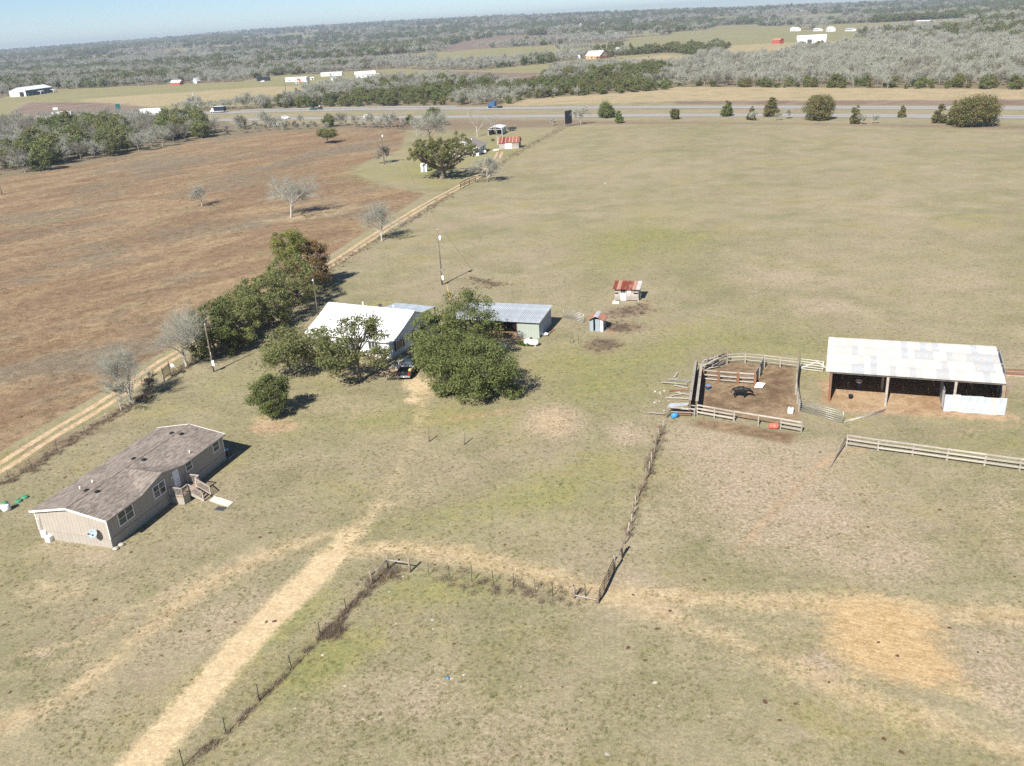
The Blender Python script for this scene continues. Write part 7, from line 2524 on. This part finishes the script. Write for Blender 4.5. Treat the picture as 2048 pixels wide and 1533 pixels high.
M['straw_blade'] = mat_leaf('straw_blade', [(.27, .205, .105), (.36, .28, .16), (.22, .18, .085)], .2, .5)
M['green_blade'] = mat_leaf('green_blade', [(.125, .150, .045), (.175, .180, .065), (.15, .16, .05)], .2, .5)
M['brown_blade'] = mat_leaf('brown_blade', [(.190, .118, .066), (.27, .18, .10), (.23, .155, .085)], .2, .5)
M['dead_blade'] = mat_leaf('dead_blade', [(.13, .095, .070), (.24, .185, .14), (.18, .14, .105)], .15, .5)
TS = [tuft_mesh('straw_tuft', 1, 'straw_blade', 22, .12, .30, .016, .9), tuft_mesh('straw_tuft', 2, 'straw_blade', 22, .17, .26, .014, .8), tuft_mesh('green_tuft', 3, 'green_blade', 26, .11, .28, .018, .9), tuft_mesh('green_tuft', 4, 'green_blade', 22, .16, .22, .016, .8)]
TBR = [tuft_mesh('brown_tuft', 5, 'brown_blade', 22, .2, .5, .035, .9), tuft_mesh('brown_tuft', 6, 'straw_blade', 18, .22, .45, .03, .9), tuft_mesh('brown_tuft', 7, 'brown_blade', 24, .16, .6, .035, 1.0)]
TD = [tuft_mesh('weed_tuft', 8, 'dead_blade', 40, .55, .5, .02, .6), tuft_mesh('weed_tuft', 9, 'dead_blade', 34, .75, .4, .018, .5), tuft_mesh('weed_tuft', 10, 'straw_blade', 26, .5, .4, .016, .6)]


def field_points(n, rmin, rmax, seed, power=1.0):
    r_ = np.random.default_rng(seed)
    u = r_.random(n) ** power
    d = rmin + (rmax - rmin) * u
    a = np.radians(r_.uniform(-35, 35, n))
    return np.stack([d * np.sin(a), d * np.cos(a)], 1)


def on_bare(p):
    x, y = p[:, 0], p[:, 1]
    m = np.zeros(len(p), bool)
    for k, ln, hw, fe, s in TRACKS[:1]:
        m |= ldist(x, y, ln) < hw * .9
    for k in ('dirt', 'straw'):
        for q in POLY[k]:
            m |= sdist(x, y, q) > -.3
    for ln in RUTS:
        m |= ldist(x, y, ln) < .5
    for o_, rz_, L_, D_ in ((hB, h_rz, HL, HD), (f0, f_rz, FW, FD), (s0, s_rz, SL, SDp)):
        c_, s_ = math.cos(rz_), math.sin(rz_)
        u = (x - o_.x) * c_ + (y - o_.y) * s_
        v = -(x - o_.x) * s_ + (y - o_.y) * c_
        m |= (u > -.3) & (u < L_ + .3) & (v > -.3) & (v < D_ + .3)
    return m


pts = field_points(60000, 38, 190, 41, 1.2)
cl = vnoise(pts[:, 0], pts[:, 1], 2.2, 9) * .5 + vnoise(pts[:, 0], pts[:, 1], 9, 10) * .5
pts = pts[(cl > .30) & ~on_bare(pts) & (sdist(pts[:, 0], pts[:, 1], POLY['brown'][0]) < 0)]
scatter('pasture_grass', np.concatenate([pts, np.zeros((len(pts), 1))], 1), np.random.default_rng(3).uniform(.3, .7, len(pts)), TS, 42)
pts = field_points(30000, 110, 420, 43, 1.0)
pts = pts[(sdist(pts[:, 0], pts[:, 1], POLY['brown'][0]) > 1.5) & ~on_bare(pts)]
pts = pts[vnoise(pts[:, 0], pts[:, 1], 5, 11) > .35]
scatter('brown_grass', np.concatenate([pts, np.zeros((len(pts), 1))], 1), np.random.default_rng(4).uniform(.45, 1.0, len(pts)), TBR, 44)


def along_line(pxs, n, width, seed):
    r_ = np.random.default_rng(seed)
    ln = np.array([site(*p)[:2] for p in pxs])
    L = np.concatenate([[0], np.cumsum(np.linalg.norm(np.diff(ln, axis=0), axis=1))])
    s = r_.random(n) * L[-1]
    return np.stack([np.interp(s, L, ln[:, 0]), np.interp(s, L, ln[:, 1])], 1) + r_.normal(0, width, (n, 2))


WEED = [along_line([(744, 1174), (700, 1215), (668, 1255)], 70, .16, 1), along_line([(668, 1255), (641, 1278), (519, 1404), (452, 1470), (367, 1536)], 70, .10, 2), along_line([(660, 1262), (670, 1270)], 90, .4, 3),
        along_line([(-60, 1003), (19, 961), (64, 938), (113.5, 901), (169.5, 866), (215, 841), (262, 812), (300, 785)], 330, .5, 4), along_line([(880, 1155), (960, 1172), (1110, 1192), (1170, 1198)], 90, .7, 5),
        along_line([(342, 753), (398, 716), (460, 682)], 160, .5, 6), along_line([(650, 551), (690, 519), (760, 480), (840, 432), (905, 388)], 380, .8, 7), along_line([(1330, 850), (1308, 910), (1285, 978), (1255, 1070)], 110, .3, 8),
        along_line([(1222, 640), (1262, 622), (1290, 612)], 130, 1.6, 9), along_line([(1195, 690), (1225, 690)], 100, 1.2, 10), along_line([(1225, 655), (1262, 655)], 120, 1.0, 11), along_line([(960, 366), (1017, 318), (1080, 282), (1128, 256)], 420, 1.0, 12), along_line([(945, 560), (1000, 572)], 90, .9, 13),
        along_line([(735, 1170), (760, 1150), (800, 1150)], 80, .5, 14)]
pts = np.concatenate(WEED)
scatter('dead_weeds', np.concatenate([pts, np.zeros((len(pts), 1))], 1), np.random.default_rng(5).uniform(.35, .85, len(pts)), TD, 45)

# ------------------------------------------------------------------ air
hz = MB().box(-9900, 9900, -9900, 9900, -14, 112)
mh = bpy.data.materials.new('haze')
mh.use_nodes = True
mh.node_tree.nodes.clear()
vo = mh.node_tree.nodes.new('ShaderNodeVolumePrincipled')
vo.inputs['Color'].default_value = (.74, .86, 1.0, 1)
vo.inputs['Density'].default_value = 1.45e-4
vo.inputs['Anisotropy'].default_value = .2
oo = mh.node_tree.nodes.new('ShaderNodeOutputMaterial')
mh.node_tree.links.new(vo.outputs[0], oo.inputs['Volume'])
tag(hz.build('haze', mh), kind='stuff')
